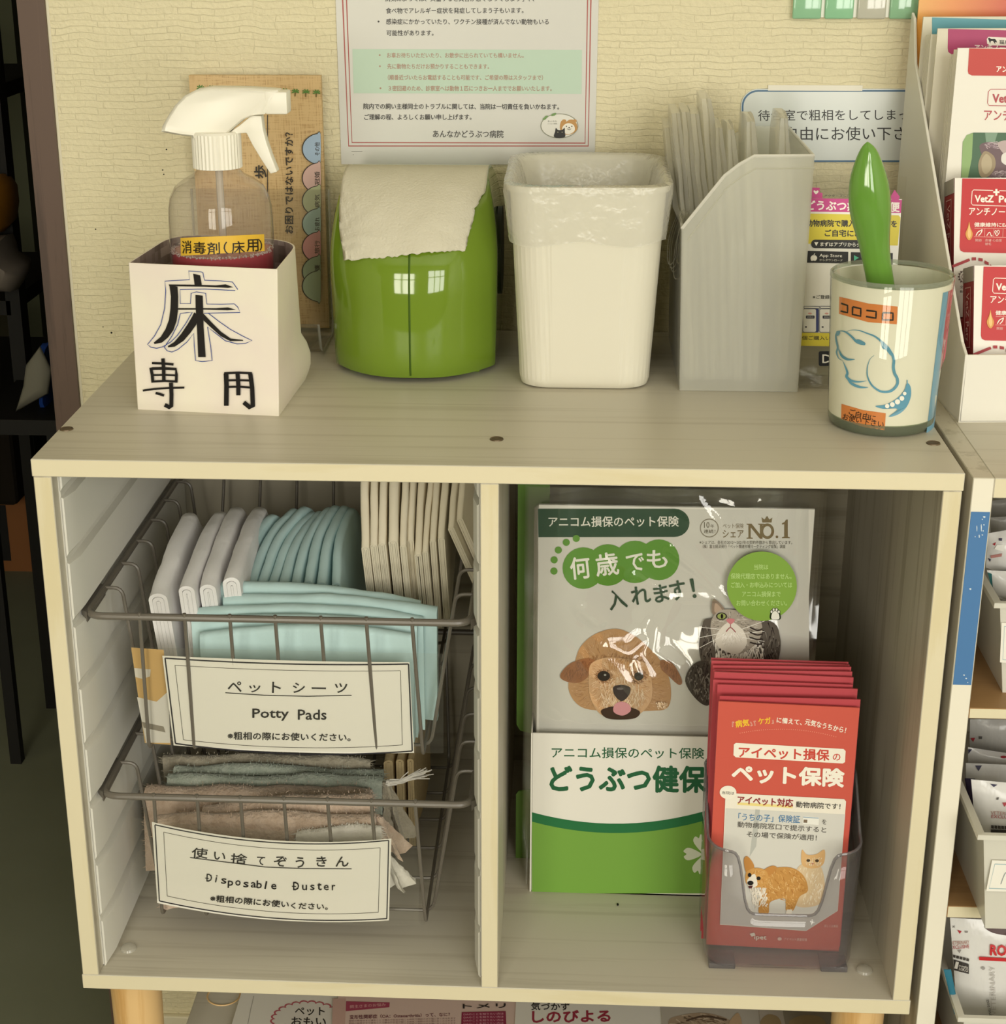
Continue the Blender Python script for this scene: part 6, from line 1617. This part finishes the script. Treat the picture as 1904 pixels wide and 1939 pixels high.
A.blob([(960, 1250), (1060, 1230), (1060, 1330), (1010, 1340)], '#b9a8a8'); A.blob([(1010, 1340), (1100, 1330), (1100, 1460), (1010, 1430), (990, 1390)], '#e0dcd8'); A.fur([(900, 1500), (1100, 1480), (1100, 1560), (900, 1560)], FU, 60, 40, 8, 190)
A.build('cover_print', t3)
# the two medicine boxes
redb, redf, grey = pmat('red_box_side', '#8f2b2b', 0.4, 0.4), pmat('white_box_face', '#e8e4dc', 0.35, 0.4), pmat('clear_seal', '#9a958a', 0.25, 0.5)
def build_med(pxl, pyt, zbot, dep, th, lab, ox, oy):
    """ox, oy: picture point of the red panel's top left corner; everything printed is measured from it"""
    wid = 0.105; LN = math.radians(17); o_b = L(0, dep, 0) + P((0, 0, zbot)); UP = dY * math.sin(LN) + P((0, 0, math.cos(LN))); NB = (dY * math.cos(LN) - P((0, 0, math.sin(LN))))
    a = onPl(pxl, pyt, o_b, NB); b = a - UP * ((a.z - o_b.z) / UP.z)
    t = thing('medicine_box', b + dX * wid / 2, lab, 'box', 'red medicine boxes in the display')
    v = [b, b + dX * wid, b + dX * wid + NB * th, b + NB * th]; up_ = a - b; v2 = [q_ + up_ for q_ in v]
    mb = MB(); mb.add(v + v2, [(0, 1, 5, 4), (4, 5, 6, 7)], 1); mb.add(v + v2, [(1, 2, 6, 5), (2, 3, 7, 6), (3, 0, 4, 7), (3, 2, 1, 0)], 0)
    mb.build('carton', [redb, redf], t, smooth=0)
    mb = MB(); q0 = a - dX * 0.0001 + NB * 0.001; mb.prism([q0, q0 + NB * (th - .002), q0 + NB * (th - .002) - UP * 0.0105, q0 - UP * 0.0105], -dX * 0.0003); mb.build('seal', grey, t, smooth=0)
    S = Art(lambda x, y: (a - dX * 0.0002 + NB * (x * th) - UP * y, -dX), h0=0.0002)
    for p_, q_ in (((.25, .014), (.78, .014)), ((.25, .056), (.78, .056))): S.poly([(p_[0], p_[1]), (q_[0], q_[1]), (q_[0], q_[1] + .0007), (p_[0], p_[1] + .0007)], '#c79a92')
    for x_ in (.25, .75): S.poly([(x_, .014), (x_ + .03, .014), (x_ + .03, .056), (x_, .056)], '#c79a92')
    V, F = glyphs('VetZ Petz')
    S.mb.add([a - dX * 0.0006 + NB * (th * (0.64 - 0.28 * v_)) - UP * (0.018 + 0.034 * u_) for u_, v_ in V], F, 0, C('#d0a8a0'))
    S.build('side_lettering', t)
    A = Art(flat(o_b - NB * 0.0002, NB), (ox, oy, 4.616)); RR = '#bf2f33'; WT = '#f3ece2'
    A.poly([(0, 0), (700, 8), (690, 660), (12, 645), (-16, 630), (-24, 600)], RR)
    A.line([(500, 112), (100, 100), (86, 112), (78, 215), (90, 232), (500, 246)], 6, WT); A.poly([(150, 80), (245, 80), (245, 130), (150, 130)], RR) if False else None
    A.poly([(268, 96), (324, 96), (324, 114), (268, 112)], RR); A.poly([(288, 92), (306, 92), (306, 150), (288, 150)], WT); A.poly([(270, 112), (324, 112), (324, 128), (270, 128)], WT)
    A.text('VetZ', (110, 206), (270, 208), 58, WT, 0.045); A.text('Petz', (320, 210), (480, 214), 58, WT, 0.045)
    A.text('アンチノール', (58, 318), (440, 326), 62, WT, 0.02)
    A.text('健康維持にEAB-277', (104, 422), (520, 428), 38, WT, 0.02)
    A.line([(105, 436), (520, 442)], 4, '#e0a39c'); A.line([(102, 510), (520, 518)], 4, '#e0a39c')
    for x_ in (195, 275, 355): A.line([(x_, 438), (x_ - 3, 512)], 4, '#e0a39c')
    A.curve([(118, 500), (135, 470), (160, 455), (172, 450), (160, 480), (140, 500)], 8, WT); A.curve([(212, 500), (236, 470), (250, 500), (262, 500)], 7, WT)
    A.curve([(300, 470), (290, 455), (282, 470), (300, 500), (322, 470), (312, 452), (300, 468)], 6, WT, True); A.line([(286, 478), (298, 478), (304, 466), (310, 486), (322, 478)], 4, WT)
    for x_, s_ in ((112, '関節'), (196, '皮膚'), (262, '心血管')): A.text(s_, (x_, 552), (x_ + (55 if s_ != '心血管' else 80), 554), 24, '#dfa8a2', 0.01)
    A.text('被毛', (196, 584), (250, 585), 24, '#dfa8a2', 0.01)
    A.blob([(58, 380), (68, 430), (88, 480), (80, 520), (58, 540), (36, 520), (26, 480), (46, 430)], '#d79a4c'); A.blob([(58, 400), (66, 440), (74, 490), (60, 525), (44, 490), (50, 440)], '#e9c07e')
    A.line([(-88, 770), (0, 735), (62, 710)], 24, '#a62c35')
    for x_, y_, s_ in ((100, 702, 0), (158, 706, 6), (210, 728, 18), (258, 762, 30)): A.poly([(x_ - 18, y_ - 12), (x_ + 18, y_ - 12 + s_), (x_ + 18, y_ + 14 + s_), (x_ - 18, y_ + 14)], '#a62c35')
    A.ring(20, 860, 50, 50, 5, '#5d4b4a'); A.ell(20, 860, 30, 30, '#8a7876'); A.ell(20, 860, 24, 24, '#e0dad2')
    for k in range(14):
        q_ = 2 * math.pi * k / 14; A.ell(20 + 54 * math.cos(q_), 860 + 54 * math.sin(q_), 10, 7, '#5d4b4a', math.degrees(q_), 10)
    A.text('全ての', (-25, 960), (60, 962), 24, '#4b4240', 0.01); A.text('動物病院', (-25, 1000), (80, 1002), 22, '#4b4240', 0.01)
    A.build('front_print', t)
build_med(1807, 337, 0.059, 0.066, 0.026, 'upper red and white medicine box, standing on the step behind the lower box', 1680 + 652 / 4.616, 1560 / 4.616)
build_med(1844, 503, 0.0015, 0.006, 0.026, 'lower red and white medicine box standing behind the white front lip', 1680 + 838 / 4.616, 400 + 484 / 4.616)

# ------------------------------------------------------------------ the shelf unit on the right
ux0, ux1, ux2 = 0.3052, 0.3186, 0.62
un = thing('storage_shelf', ((ux0 + ux2) / 2, 0.17, R['zf']), 'second pale shelf unit at the right edge with blue tape on its front post', 'shelf')
def up2(name, x0, x1, y0, y1, z0, z1, mat, edge):
    mb = MB(); mb.box(x0, x1, y0, y1, z0, z1, 0, 1); return mb.build(name, [mat, edge], un, smooth=0, bevel=0.0005, bseg=1)
up2('side_panel', ux0, ux1, 0, 0.345, R['zf'], U2, M['wood_z'], pmat('white_edge_band', '#e8e2d2', 0.5, 0.35))
up2('side_panel', ux2, ux2 + 0.0134, 0, 0.345, R['zf'], U2, M['wood_z'], M['edge_z'])
up2('top_panel', ux1, ux2, 0, 0.345, U2 - 0.0135, U2, M['wood_x'], M['edge'])
up2('back_panel', ux1, ux2, 0.335, 0.340, R['zf'], U2 - 0.0135, pmat('brown_backing', '#8a7355', 0.6, 0.2), M['edge'])
s1z = [onY(1845, y_, 0.0).z for y_ in (1341, 1361)]; s2z = [onY(1840, y_, 0.0).z for y_ in (1717, 1739)]
tan = wood('bare_shelf_top', '#a07c52', '#8e6c46', (3, 40, 60), 0.5)
for nm_, (zt_, zb_) in (('shelf_board', s1z), ('shelf_board', s2z), ('shelf_board', (s2z[0] - 0.155, s2z[0] - 0.166))): up2(nm_, ux1, ux2, 0, 0.335, zb_, zt_, tan, M['edge'])
a, b = onY(1842, 969, 0), onY(1807, 1296, 0); c_ = onY(1876, 969, 0)
mb = MB(); mb.box(ux0 + 0.0008, ux1 - 0.0008, -0.0005, 0.0, b.z, a.z)
tm_ = pmat('blue_tape', '#4a78ac', 0.5, 0.35); bt = mb.build('blue_tape', tm_, un, smooth=0); bt['label'] = 'blue tape strip with torn white specks'
A = Art(flat((0, -0.0006, 0), N_), (1770, 900, 4.0387))
for x_, y_, w_, h_ in ((375, 318, 22, 14), (360, 336, 10, 8), (318, 405, 7, 48), (352, 400, 8, 60), (372, 378, 12, 10), (366, 424, 10, 10), (336, 465, 9, 28), (305, 468, 8, 8), (360, 455, 14, 8), (268, 868, 18, 14), (220, 1526, 16, 10), (236, 1552, 14, 12), (248, 1582, 8, 10)):
    A.poly([(x_ - w_ / 2, y_ - h_ * .3), (x_, y_ - h_ / 2), (x_ + w_ / 2, y_ - h_ * .1), (x_ + w_ * .2, y_ + h_ / 2), (x_ - w_ * .3, y_ + h_ * .4)], '#cfdbe4')
A.build('torn_specks', un)
# frosted drawers
FRD = film('milky_drawer_plastic', (0.9, 0.9, 0.86, 1), 0.3, 1.45, haze=0.86, haze_col=(0.86, 0.84, 0.76, 1))
def drawer(pxf, pyt, pyb, yf, zfloor, lab, card):
    xl_ = onY(pxf, pyb, yf).x; zt_ = onY(pxf, pyt, yf).z; zb_ = zfloor; x1_ = ux2 - 0.008; y1_ = 0.26
    t = thing('storage_tub', ((xl_ + x1_) / 2, 0.1, zb_), lab, 'tub', 'milky plastic tubs in the right shelf')
    mb = MB(); f, fl = 0.010, 0.004
    outer = [[(xl_ + f, yf + f * .5, zb_), (x1_ - f, yf + f * .5, zb_), (x1_ - f, y1_, zb_), (xl_ + f, y1_, zb_)], [(xl_, yf, zt_), (x1_, yf, zt_), (x1_, y1_, zt_), (xl_, y1_, zt_)], [(xl_ - fl, yf - fl * .6, zt_), (x1_ + fl, yf - fl * .6, zt_), (x1_ + fl, y1_ + fl, zt_), (xl_ - fl, y1_ + fl, zt_)], [(xl_ - fl, yf - fl * .6, zt_ - 0.003), (x1_ + fl, yf - fl * .6, zt_ - .003), (x1_ + fl, y1_ + fl, zt_ - .003), (xl_ - fl, y1_ + fl, zt_ - .003)]]
    mb.grid(outer, 0, True); mb.add(outer[0], [(3, 2, 1, 0)]); mb.build('tray', FRD, t, smooth=0, solid=0.0018)
    if card:
        q_ = [P((onY(x_, y_, yf - .0012).x, yf - 0.0006, onY(x_, y_, yf - .0012).z)) for x_, y_ in card]
        sheet('name_card', q_, M['paper'], t, 0.0005)
        A = Art(flat((0, yf - 0.0007, 0), N_)); (x0_, y0_), (x2_, y2_) = card[0], card[2]
        A.line([(card[0][0] + 5, card[0][1] + 6), (card[1][0] - 4, card[1][1] + 6), (card[2][0] - 4, card[2][1] - 6), (card[3][0] + 5, card[3][1] - 6)], 1.6, '#a9bfc6', True)
        A.curve([(x0_ + 16, y2_ - 18), (x0_ + 26, y0_ + 22), (x0_ + 34, y2_ - 22), (x0_ + 46, y0_ + 26)], 1.5, '#8a9498'); A.build('card_print', t)
    return t
drawer(1873, 1140, 1318, 0.020, s1z[0] + 0.0005, 'milky plastic tub on the top shelf of the right unit, below crumpled pouches', [(1896, 1180), (2010, 1184), (2006, 1262), (1893, 1255)])
drawer(1842, 1578, 1752, -0.030, s2z[0] + 0.0005, 'milky plastic tub with a name card on the middle shelf of the right unit', [(1878, 1630), (1990, 1634), (1986, 1692), (1867, 1688)])
drawer(1806, 1923, 2080, -0.020, s2z[0] - 0.150, 'milky plastic tub at the bottom right, below the pouch with red letters', None)
# food pouches
PO = pmat('glossy_white_pouch', '#d9d8d6', 0.2, 0.5, bump=((30, 30, 18), 0.5, 0.006)); PG = pmat('grey_pouch', '#b4b2ae', 0.25, 0.5, bump=((40, 40, 20), 0.5, 0.006))
def pouch(tlp, trp, brp, blp, y, lab, mat=None, puff=0.006, tilt=0.0, name='food_pouch', grp='food pouches in the right shelf'):
    c4 = [onY(p_[0], p_[1], y + dyy) for p_, dyy in zip((tlp, trp, brp, blp), (tilt, tilt, 0, 0))]
    rows = []; back = []
    for j in range(15):
        v = j / 14; r1 = []; r2 = []
        for i in range(15):
            u = i / 14; q_ = lerp(lerp(c4[0], c4[1], u), lerp(c4[3], c4[2], u), v)
            b_ = puff * (math.sin(math.pi * u) * math.sin(math.pi * min(1, v * 1.05))) ** 0.6 if 0 < u < 1 and 0 < v < 1 else 0
            nz = noise.noise(q_ * 45) * 0.0028 * min(1, b_ / 0.002)
            r1.append(q_ - Y * (b_ + nz)); r2.append(q_ + Y * (b_ * 0.8 + 0.0004))
        rows.append(r1); back.append(r2)
    mb = MB(); mb.grid(rows); mb.grid([r_[::-1] for r_ in back])
    t = thing(name, (c4[2] + c4[3]) / 2, lab, 'pouch', grp); mb.build('pouch_body', mat or PO, t, smooth=70)
    V_ = [q_ for r_ in rows for q_ in r_]; F_ = [(j * 15 + i, j * 15 + i + 1, (j + 1) * 15 + i + 1, (j + 1) * 15 + i) for j in range(14) for i in range(14)]
    tree = BVHTree.FromPolygons(V_, F_)
    def hit(x, y_):
        loc = tree.ray_cast(CAM, ray(x, y_).normalized())[0]
        if loc is None: loc = tree.find_nearest(onY(x, y_, y))[0]
        return loc - P((0, 0.0007, 0)), P((0, -1, 0))
    return t, hit
NV, RDD = '#3a3752', '#a8303a'
# top compartment
t, h_ = pouch((1868, 950), (1990, 930), (1990, 1005), (1868, 985), 0.20, 'dark grey folded pouch lying at the top of the upper right compartment', PG, 0.004)
t, h_ = pouch((1874, 980), (2000, 972), (1995, 1050), (1876, 1030), 0.15, 'grey pouch edge under the dark one in the upper right compartment', PG, 0.004)
t, h_ = pouch((1870, 1010), (2010, 985), (2000, 1120), (1866, 1075), 0.09, 'crumpled silvery pouch with a red triangle in the upper right compartment', PO, 0.009)
A = Art(h_, (1770, 900, 4.0387)); A.poly([(436, 524), (462, 508), (455, 535)], RDD); A.poly([(484, 478), (510, 478), (508, 498), (484, 496)], NV); A.poly([(450, 560), (470, 528), (532, 528), (520, 580)], '#ecebe6'); A.poly([(420, 610), (510, 594), (505, 618), (424, 630)], '#b8807c'); A.poly([(400, 628), (424, 640), (416, 660)], NV); A.build('pouch_print', t)
t, h_ = pouch((1868, 1080), (2010, 1085), (2000, 1160), (1880, 1130), 0.075, 'white pouch with a teal corner just above the upper milky tub', PO, 0.006)
A = Art(h_, (1770, 900, 4.0387)); A.poly([(392, 740), (430, 750), (440, 870), (432, 905), (400, 840)], '#2f6a6c'); A.build('pouch_print', t)
# middle compartment
t, h_ = pouch((1836, 1362), (2000, 1362), (2000, 1450), (1834, 1440), 0.16, 'rearmost shiny grey pouch in the middle right compartment', PG, 0.006)
A = Art(h_, (1720, 1320, 3.1304)); A.poly([(365, 240), (392, 238), (380, 264)], RDD); A.poly([(414, 230), (434, 230), (432, 246), (414, 246)], '#54524e'); A.build('pouch_print', t)
t, h_ = pouch((1832, 1415), (2000, 1440), (2000, 1480), (1832, 1460), 0.12, 'pale pouch with a navy mark, second from the back in the middle right compartment', PO, 0.004)
A = Art(h_, (1720, 1320, 3.1304)); A.poly([(350, 306), (374, 306), (352, 334)], NV); A.ell(560, 352, 18, 8, RDD); A.build('pouch_print', t)
t, h_ = pouch((1828, 1445), (2000, 1452), (2000, 1560), (1830, 1540), 0.085, 'smooth pale pouch with a navy triangle, third from the back in the middle right compartment', PO, 0.004)
A = Art(h_, (1720, 1320, 3.1304)); A.poly([(392, 402), (432, 402), (412, 436)], NV); A.build('pouch_print', t)
t, h_ = pouch((1826, 1474), (1846, 1475), (1848, 1600), (1840, 1570), 0.062, 'dark purple pouch edge at the left of the middle milky tub', pmat('purple_edge', '#3b3150', 0.35, 0.4), 0.002)
t, h_ = pouch((1838, 1476), (2000, 1490), (2000, 1640), (1852, 1640), 0.030, 'front white pouch with red and grey lettering in the middle milky tub', PO, 0.010)
A = Art(h_, (1720, 1320, 3.1304)); A.poly([(480, 510), (524, 516), (502, 530)], NV); A.poly([(552, 622), (584, 620), (566, 648)], RDD); A.poly([(518, 594), (532, 590), (530, 604), (518, 606)], '#54524e'); A.text('VETERINARY', (484, 692), (660, 700), 20, '#b08a84', 0.01); A.text('EXCLUSIVE', (488, 712), (640, 720), 18, '#a8545a', 0.02)
for k in range(6): A.poly([(486 + 20 * k, 755 + k), (502 + 20 * k, 757 + k), (502 + 20 * k, 776 + k), (486 + 20 * k, 773 + k)], '#45403e')
A.quadgrid((484, 780), (700, 788), (700, 810), (484, 806), '#3a3634', 16, 3); A.build('pouch_print', t)
# bottom compartment
t, h_ = pouch((1798, 1738), (1990, 1748), (1985, 1960), (1812, 1930), 0.022, 'large white pouch with big red letters in the bottom right compartment', PO, 0.010)
A = Art(h_, (1720, 1320, 3.1304))
A.text('×', (258, 1364), (272, 1364), 13, '#6a6664', 0.02); A.poly([(286, 1376), (312, 1384), (300, 1400)], RDD); A.poly([(330, 1382), (350, 1384), (346, 1394), (330, 1392)], '#8a8684')
A.text('VETERINARY', (250, 1466), (358, 1460), 22, '#b08a84', 0.01); A.text('EXCLUSIVE', (248, 1490), (356, 1484), 20, '#a8545a', 0.02); A.poly([(286, 1494), (310, 1493), (298, 1514)], '#8f8a88')
for k in range(5): A.poly([(260 + 20 * k, 1522 + 5 * k), (276 + 20 * k, 1526 + 5 * k), (274 + 20 * k, 1542 + 5 * k), (258 + 20 * k, 1538 + 5 * k)], '#45403e')
A.quadgrid((260, 1550), (354, 1578), (354, 1636), (260, 1612), '#3f3b3a', 12, 8); A.h += 0.0003; A.text('1', (268, 1600), (284, 1604), 40, '#e4e0da', 0.03); A.text('months', (294, 1590), (346, 1602), 14, '#c9c5bf', 0.02); A.text('10KG', (294, 1612), (346, 1622), 18, '#c9c5bf', 0.02)
A.text('ROYAL', (480, 1522), (700, 1532), 60, '#c0262c', 0.05); A.quadgrid((414, 1532), (760, 1552), (760, 1570), (414, 1552), '#c0262c', 24, 2)
A.text('VETERINARY', (516, 1880), (506, 1588), 30, '#b9b5b2', 0.0); A.text('SMALL DOGS', (488, 1880), (470, 1784), 14, '#4b4745', 0.02)
A.blob([(450, 1355), (520, 1358), (600, 1358), (600, 1404), (520, 1396), (470, 1378)], '#4a2f2c'); A.ell(438, 1600, 11, 9, '#9a9694'); A.build('pouch_print', t)
t, h_ = pouch((1786, 1836), (1800, 1836), (1818, 1928), (1806, 1920), 0.004, 'narrow teal pouch edge at the left of the bottom milky tub', pmat('teal_edge', '#2d6e86', 0.35, 0.4), 0.001)

# ------------------------------------------------------------------ low bench under the cabinet with leaflets on it
zB_ = -0.10
be = thing('low_bench', (0, 0.2, R['zf']), 'low pale bench standing under the front cabinet, with leaflets on its top', 'bench')
mb = MB(); mb.box(-0.2500, 0.2500, 0.055, 0.350, zB_ - 0.014, zB_, 0, 1); mb.build('top_panel', [M['wood_x'], M['edge']], be, smooth=0, bevel=0.0005)
for xx in (-0.2500, 0.238):
    mb = MB(); mb.box(xx, xx + 0.012, 0.056, 0.349, R['zf'], zB_ - 0.014, 0, 1); mb.build('side_panel', [M['wood_z'], M['edge_z']], be, smooth=0)
p_ = onZ(280 + 380 / 2.644, 1850 + 92 / 2.644, zB_); mb = MB(); mb.tube([p_ + P((0.0135 * math.cos(q_ / 20 * math.pi), 0.0135 * math.sin(q_ / 20 * math.pi), 0)) for q_ in range(40)], 0.0007, 6, True); mb.build('dowel_ring', M['leg'], be)
def lowz(x, y, z=zB_ + 0.002): return onZ(x, y, z)
def low_leaflet(x0, x1, y1, z, mat, lab, th=0.0012, name='leaflet', y0=0.057):
    a, b = onZ(x0, 1925, z), onZ(x1, 1925, z)
    t = thing(name, ((a.x + b.x) / 2, 0.15, z - th), lab, 'leaflet', 'leaflets on the low bench'); mb = MB(); mb.box(a.x, b.x, y0, y1, z - th, z); mb.build('sheet', mat, t, smooth=0)
    return t, Art(lambda x, y: (onZ(x, y, z), P((0, 0, 1))), (280, 1850, 2.644))
ZL = zB_ + 0.0035
t, A = low_leaflet(443, 640, 0.27, ZL, M['paper_gloss'], 'white leaflet with a scalloped pink cloud, leftmost on the low bench', 0.0034)
A.line([(530, 95), (514, 165), (500, 235), (490, 300)], 3, '#a9a6a0')
cx_, cy_ = 800, 222
for k in range(26):
    q_ = 2 * math.pi * k / 26; A.ell(cx_ + 168 * math.cos(q_), cy_ + 92 * math.sin(q_), 22, 13, '#b85a66', 0, 12); A.h -= A.step * .9
A.up(); A.ell(cx_, cy_, 165, 90, '#dcd8d0', n=40)
for k in range(26):
    q_ = 2 * math.pi * k / 26; A.ell(cx_ + 162 * math.cos(q_), cy_ + 88 * math.sin(q_), 18, 10, '#dcd8d0', 0, 12); A.h -= A.step * .9
A.up(); A.text('ペット', (736, 192), (884, 194), 40, '#2a2624', 0.02); A.text('おもい', (718, 244), (890, 246), 42, '#2a2624', 0.02); A.build('printing', t)
PKM = pmat('pink_leaflet', '#d8bfb4', 0.5, 0.3)
t, A = low_leaflet(632, 990, 0.27, ZL + 0.0014, PKM, 'pink leaflet with small maroon print in the middle of the low bench', 0.0013)
A.poly([(925, 108), (990, 108), (985, 300), (920, 300)], '#c9a79c'); A.poly([(992, 122), (1210, 128), (1208, 152), (990, 172)], '#a2445c'); A.text('飼主さまのお悩み', (1010, 158), (1190, 146), 16, '#d9a8a8', 0.01)
A.text('変形性関節症（OA：Osteoarthritis）って、なに？', (1010, 212), (1512, 198), 20, '#7a4a50', 0.02)
for k in range(3): A.text('関節の軟骨がすり減ることで痛みや炎症が起こる病気で高齢の犬や猫に多くみられます', (1006, 226 + 12 * k), (1540, 212 + 12 * k), 9, '#9a7a78')
A.poly([(1240 + 330, 178), (1790, 172), (1796, 300), (1566, 300)], '#8f2e4c')
for k in range(4): A.text('DAのことを知りたい方は', (1580, 194 + 16 * k), (1780, 190 + 16 * k), 11, '#dcaab4', 0.01)
A.text('トメリ', (1576, 160), (1790, 156), 22, '#2b2626', 0.03); A.build('printing', t)
t, A = low_leaflet(975, 1276, 0.27, ZL + 0.0022, M['paper_gloss'], 'white leaflet with a maroon Japanese headline, right of the middle on the low bench', 0.0008)
A.crop(950, 1850, 2.351); A.text('気づかず', (130, 148), (300, 150), 34, '#262322', 0.02); A.text('しのびよる', (136, 204), (482, 200), 52, '#9c2f44', 0.035); A.build('printing', t)
t, A = low_leaflet(1252, 1442, 0.27, ZL + 0.0030, pmat('warm_grey_page', '#b9b2a6', 0.5, 0.3), 'leaflet with a photo of a tabby cat, right of the maroon headline', 0.0008)
A.crop(950, 1850, 2.351); fp_ = [(740, 200), (800, 170), (900, 160), (1000, 185), (1040, 230), (1000, 300), (780, 300)]
A.blob(fp_, '#a8937c'); A.fur(fp_, [C(c__) for c__ in ('#8a745e', '#bca78e', '#c9b8a2', '#6f5c4a')], 160, 40, 6, 20); A.blob([(1010, 209), (1050, 160), (1066, 220)], '#c2a583'); A.curve([(820, 196), (900, 176), (1000, 192)], 8, '#5c4a3c'); A.build('printing', t)
for k, (x0, x1, c__, lab) in enumerate(((1438, 1486, '#b7ada0', 'narrow leaflet edge with a tan photo, second from the right on the low bench'), (1484, 1574, '#8f8574', 'brownish photo leaflet, rightmost on the low bench beside the leg'))):
    t, A = low_leaflet(x0, x1, 0.26, ZL + 0.0036 + .0006 * k, pmat('photo_page_%d' % k, c__, 0.5, 0.3), lab, 0.0006)
    A.crop(950, 1850, 2.351); A.blob([(1150, 210), (1180, 168), (1230, 180), (1240, 230)] if k == 0 else [(1280, 210), (1330, 172), (1420, 180), (1440, 240)], '#a08a66'); A.build('printing', t)

# ------------------------------------------------------------------ dim storeroom beyond the doorway
p0, p1 = onZ(-60, 1080, R['zf']), onZ(72, 1081, R['zf']); zt_ = onY(30, 936, p0.y).z
cb_ = thing('cardboard_box', ((p0.x + p1.x) / 2, p0.y + 0.1, R['zf']), 'brown cardboard box on the storeroom floor beyond the doorway', 'box')
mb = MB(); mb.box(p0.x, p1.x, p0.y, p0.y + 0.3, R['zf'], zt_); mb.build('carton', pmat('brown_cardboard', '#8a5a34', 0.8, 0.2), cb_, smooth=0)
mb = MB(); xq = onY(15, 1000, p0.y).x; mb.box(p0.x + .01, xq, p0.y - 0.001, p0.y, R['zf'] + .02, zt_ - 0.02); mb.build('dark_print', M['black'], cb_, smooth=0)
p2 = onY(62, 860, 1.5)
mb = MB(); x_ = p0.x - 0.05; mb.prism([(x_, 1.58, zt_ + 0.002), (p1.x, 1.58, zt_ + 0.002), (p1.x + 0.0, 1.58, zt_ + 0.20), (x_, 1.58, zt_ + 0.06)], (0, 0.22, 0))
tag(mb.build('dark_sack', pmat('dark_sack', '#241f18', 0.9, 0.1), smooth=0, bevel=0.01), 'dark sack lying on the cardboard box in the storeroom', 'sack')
yq = 1.25
def blobthing(name, pts, y, dep, mat, lab, cat):
    mb = MB(); q_ = [onY(x, yy_, y) for x, yy_ in pts]; c_ = sum(q_, P((0, 0, 0))) / len(q_)
    rows = [[c_ + (v_ - c_) * s_ + P((0, d_ * dep, 0)) for v_ in q_] for s_, d_ in ((0.55, -0.5), (0.9, -0.3), (1, 0), (0.9, .3), (.5, .5))]
    mb.grid(rows, 0, True); mb.add(rows[0], [list(range(len(q_)))]); mb.add(rows[-1], [list(range(len(q_)))[::-1]])
    return tag(mb.build(name, mat, smooth=60), lab, cat)
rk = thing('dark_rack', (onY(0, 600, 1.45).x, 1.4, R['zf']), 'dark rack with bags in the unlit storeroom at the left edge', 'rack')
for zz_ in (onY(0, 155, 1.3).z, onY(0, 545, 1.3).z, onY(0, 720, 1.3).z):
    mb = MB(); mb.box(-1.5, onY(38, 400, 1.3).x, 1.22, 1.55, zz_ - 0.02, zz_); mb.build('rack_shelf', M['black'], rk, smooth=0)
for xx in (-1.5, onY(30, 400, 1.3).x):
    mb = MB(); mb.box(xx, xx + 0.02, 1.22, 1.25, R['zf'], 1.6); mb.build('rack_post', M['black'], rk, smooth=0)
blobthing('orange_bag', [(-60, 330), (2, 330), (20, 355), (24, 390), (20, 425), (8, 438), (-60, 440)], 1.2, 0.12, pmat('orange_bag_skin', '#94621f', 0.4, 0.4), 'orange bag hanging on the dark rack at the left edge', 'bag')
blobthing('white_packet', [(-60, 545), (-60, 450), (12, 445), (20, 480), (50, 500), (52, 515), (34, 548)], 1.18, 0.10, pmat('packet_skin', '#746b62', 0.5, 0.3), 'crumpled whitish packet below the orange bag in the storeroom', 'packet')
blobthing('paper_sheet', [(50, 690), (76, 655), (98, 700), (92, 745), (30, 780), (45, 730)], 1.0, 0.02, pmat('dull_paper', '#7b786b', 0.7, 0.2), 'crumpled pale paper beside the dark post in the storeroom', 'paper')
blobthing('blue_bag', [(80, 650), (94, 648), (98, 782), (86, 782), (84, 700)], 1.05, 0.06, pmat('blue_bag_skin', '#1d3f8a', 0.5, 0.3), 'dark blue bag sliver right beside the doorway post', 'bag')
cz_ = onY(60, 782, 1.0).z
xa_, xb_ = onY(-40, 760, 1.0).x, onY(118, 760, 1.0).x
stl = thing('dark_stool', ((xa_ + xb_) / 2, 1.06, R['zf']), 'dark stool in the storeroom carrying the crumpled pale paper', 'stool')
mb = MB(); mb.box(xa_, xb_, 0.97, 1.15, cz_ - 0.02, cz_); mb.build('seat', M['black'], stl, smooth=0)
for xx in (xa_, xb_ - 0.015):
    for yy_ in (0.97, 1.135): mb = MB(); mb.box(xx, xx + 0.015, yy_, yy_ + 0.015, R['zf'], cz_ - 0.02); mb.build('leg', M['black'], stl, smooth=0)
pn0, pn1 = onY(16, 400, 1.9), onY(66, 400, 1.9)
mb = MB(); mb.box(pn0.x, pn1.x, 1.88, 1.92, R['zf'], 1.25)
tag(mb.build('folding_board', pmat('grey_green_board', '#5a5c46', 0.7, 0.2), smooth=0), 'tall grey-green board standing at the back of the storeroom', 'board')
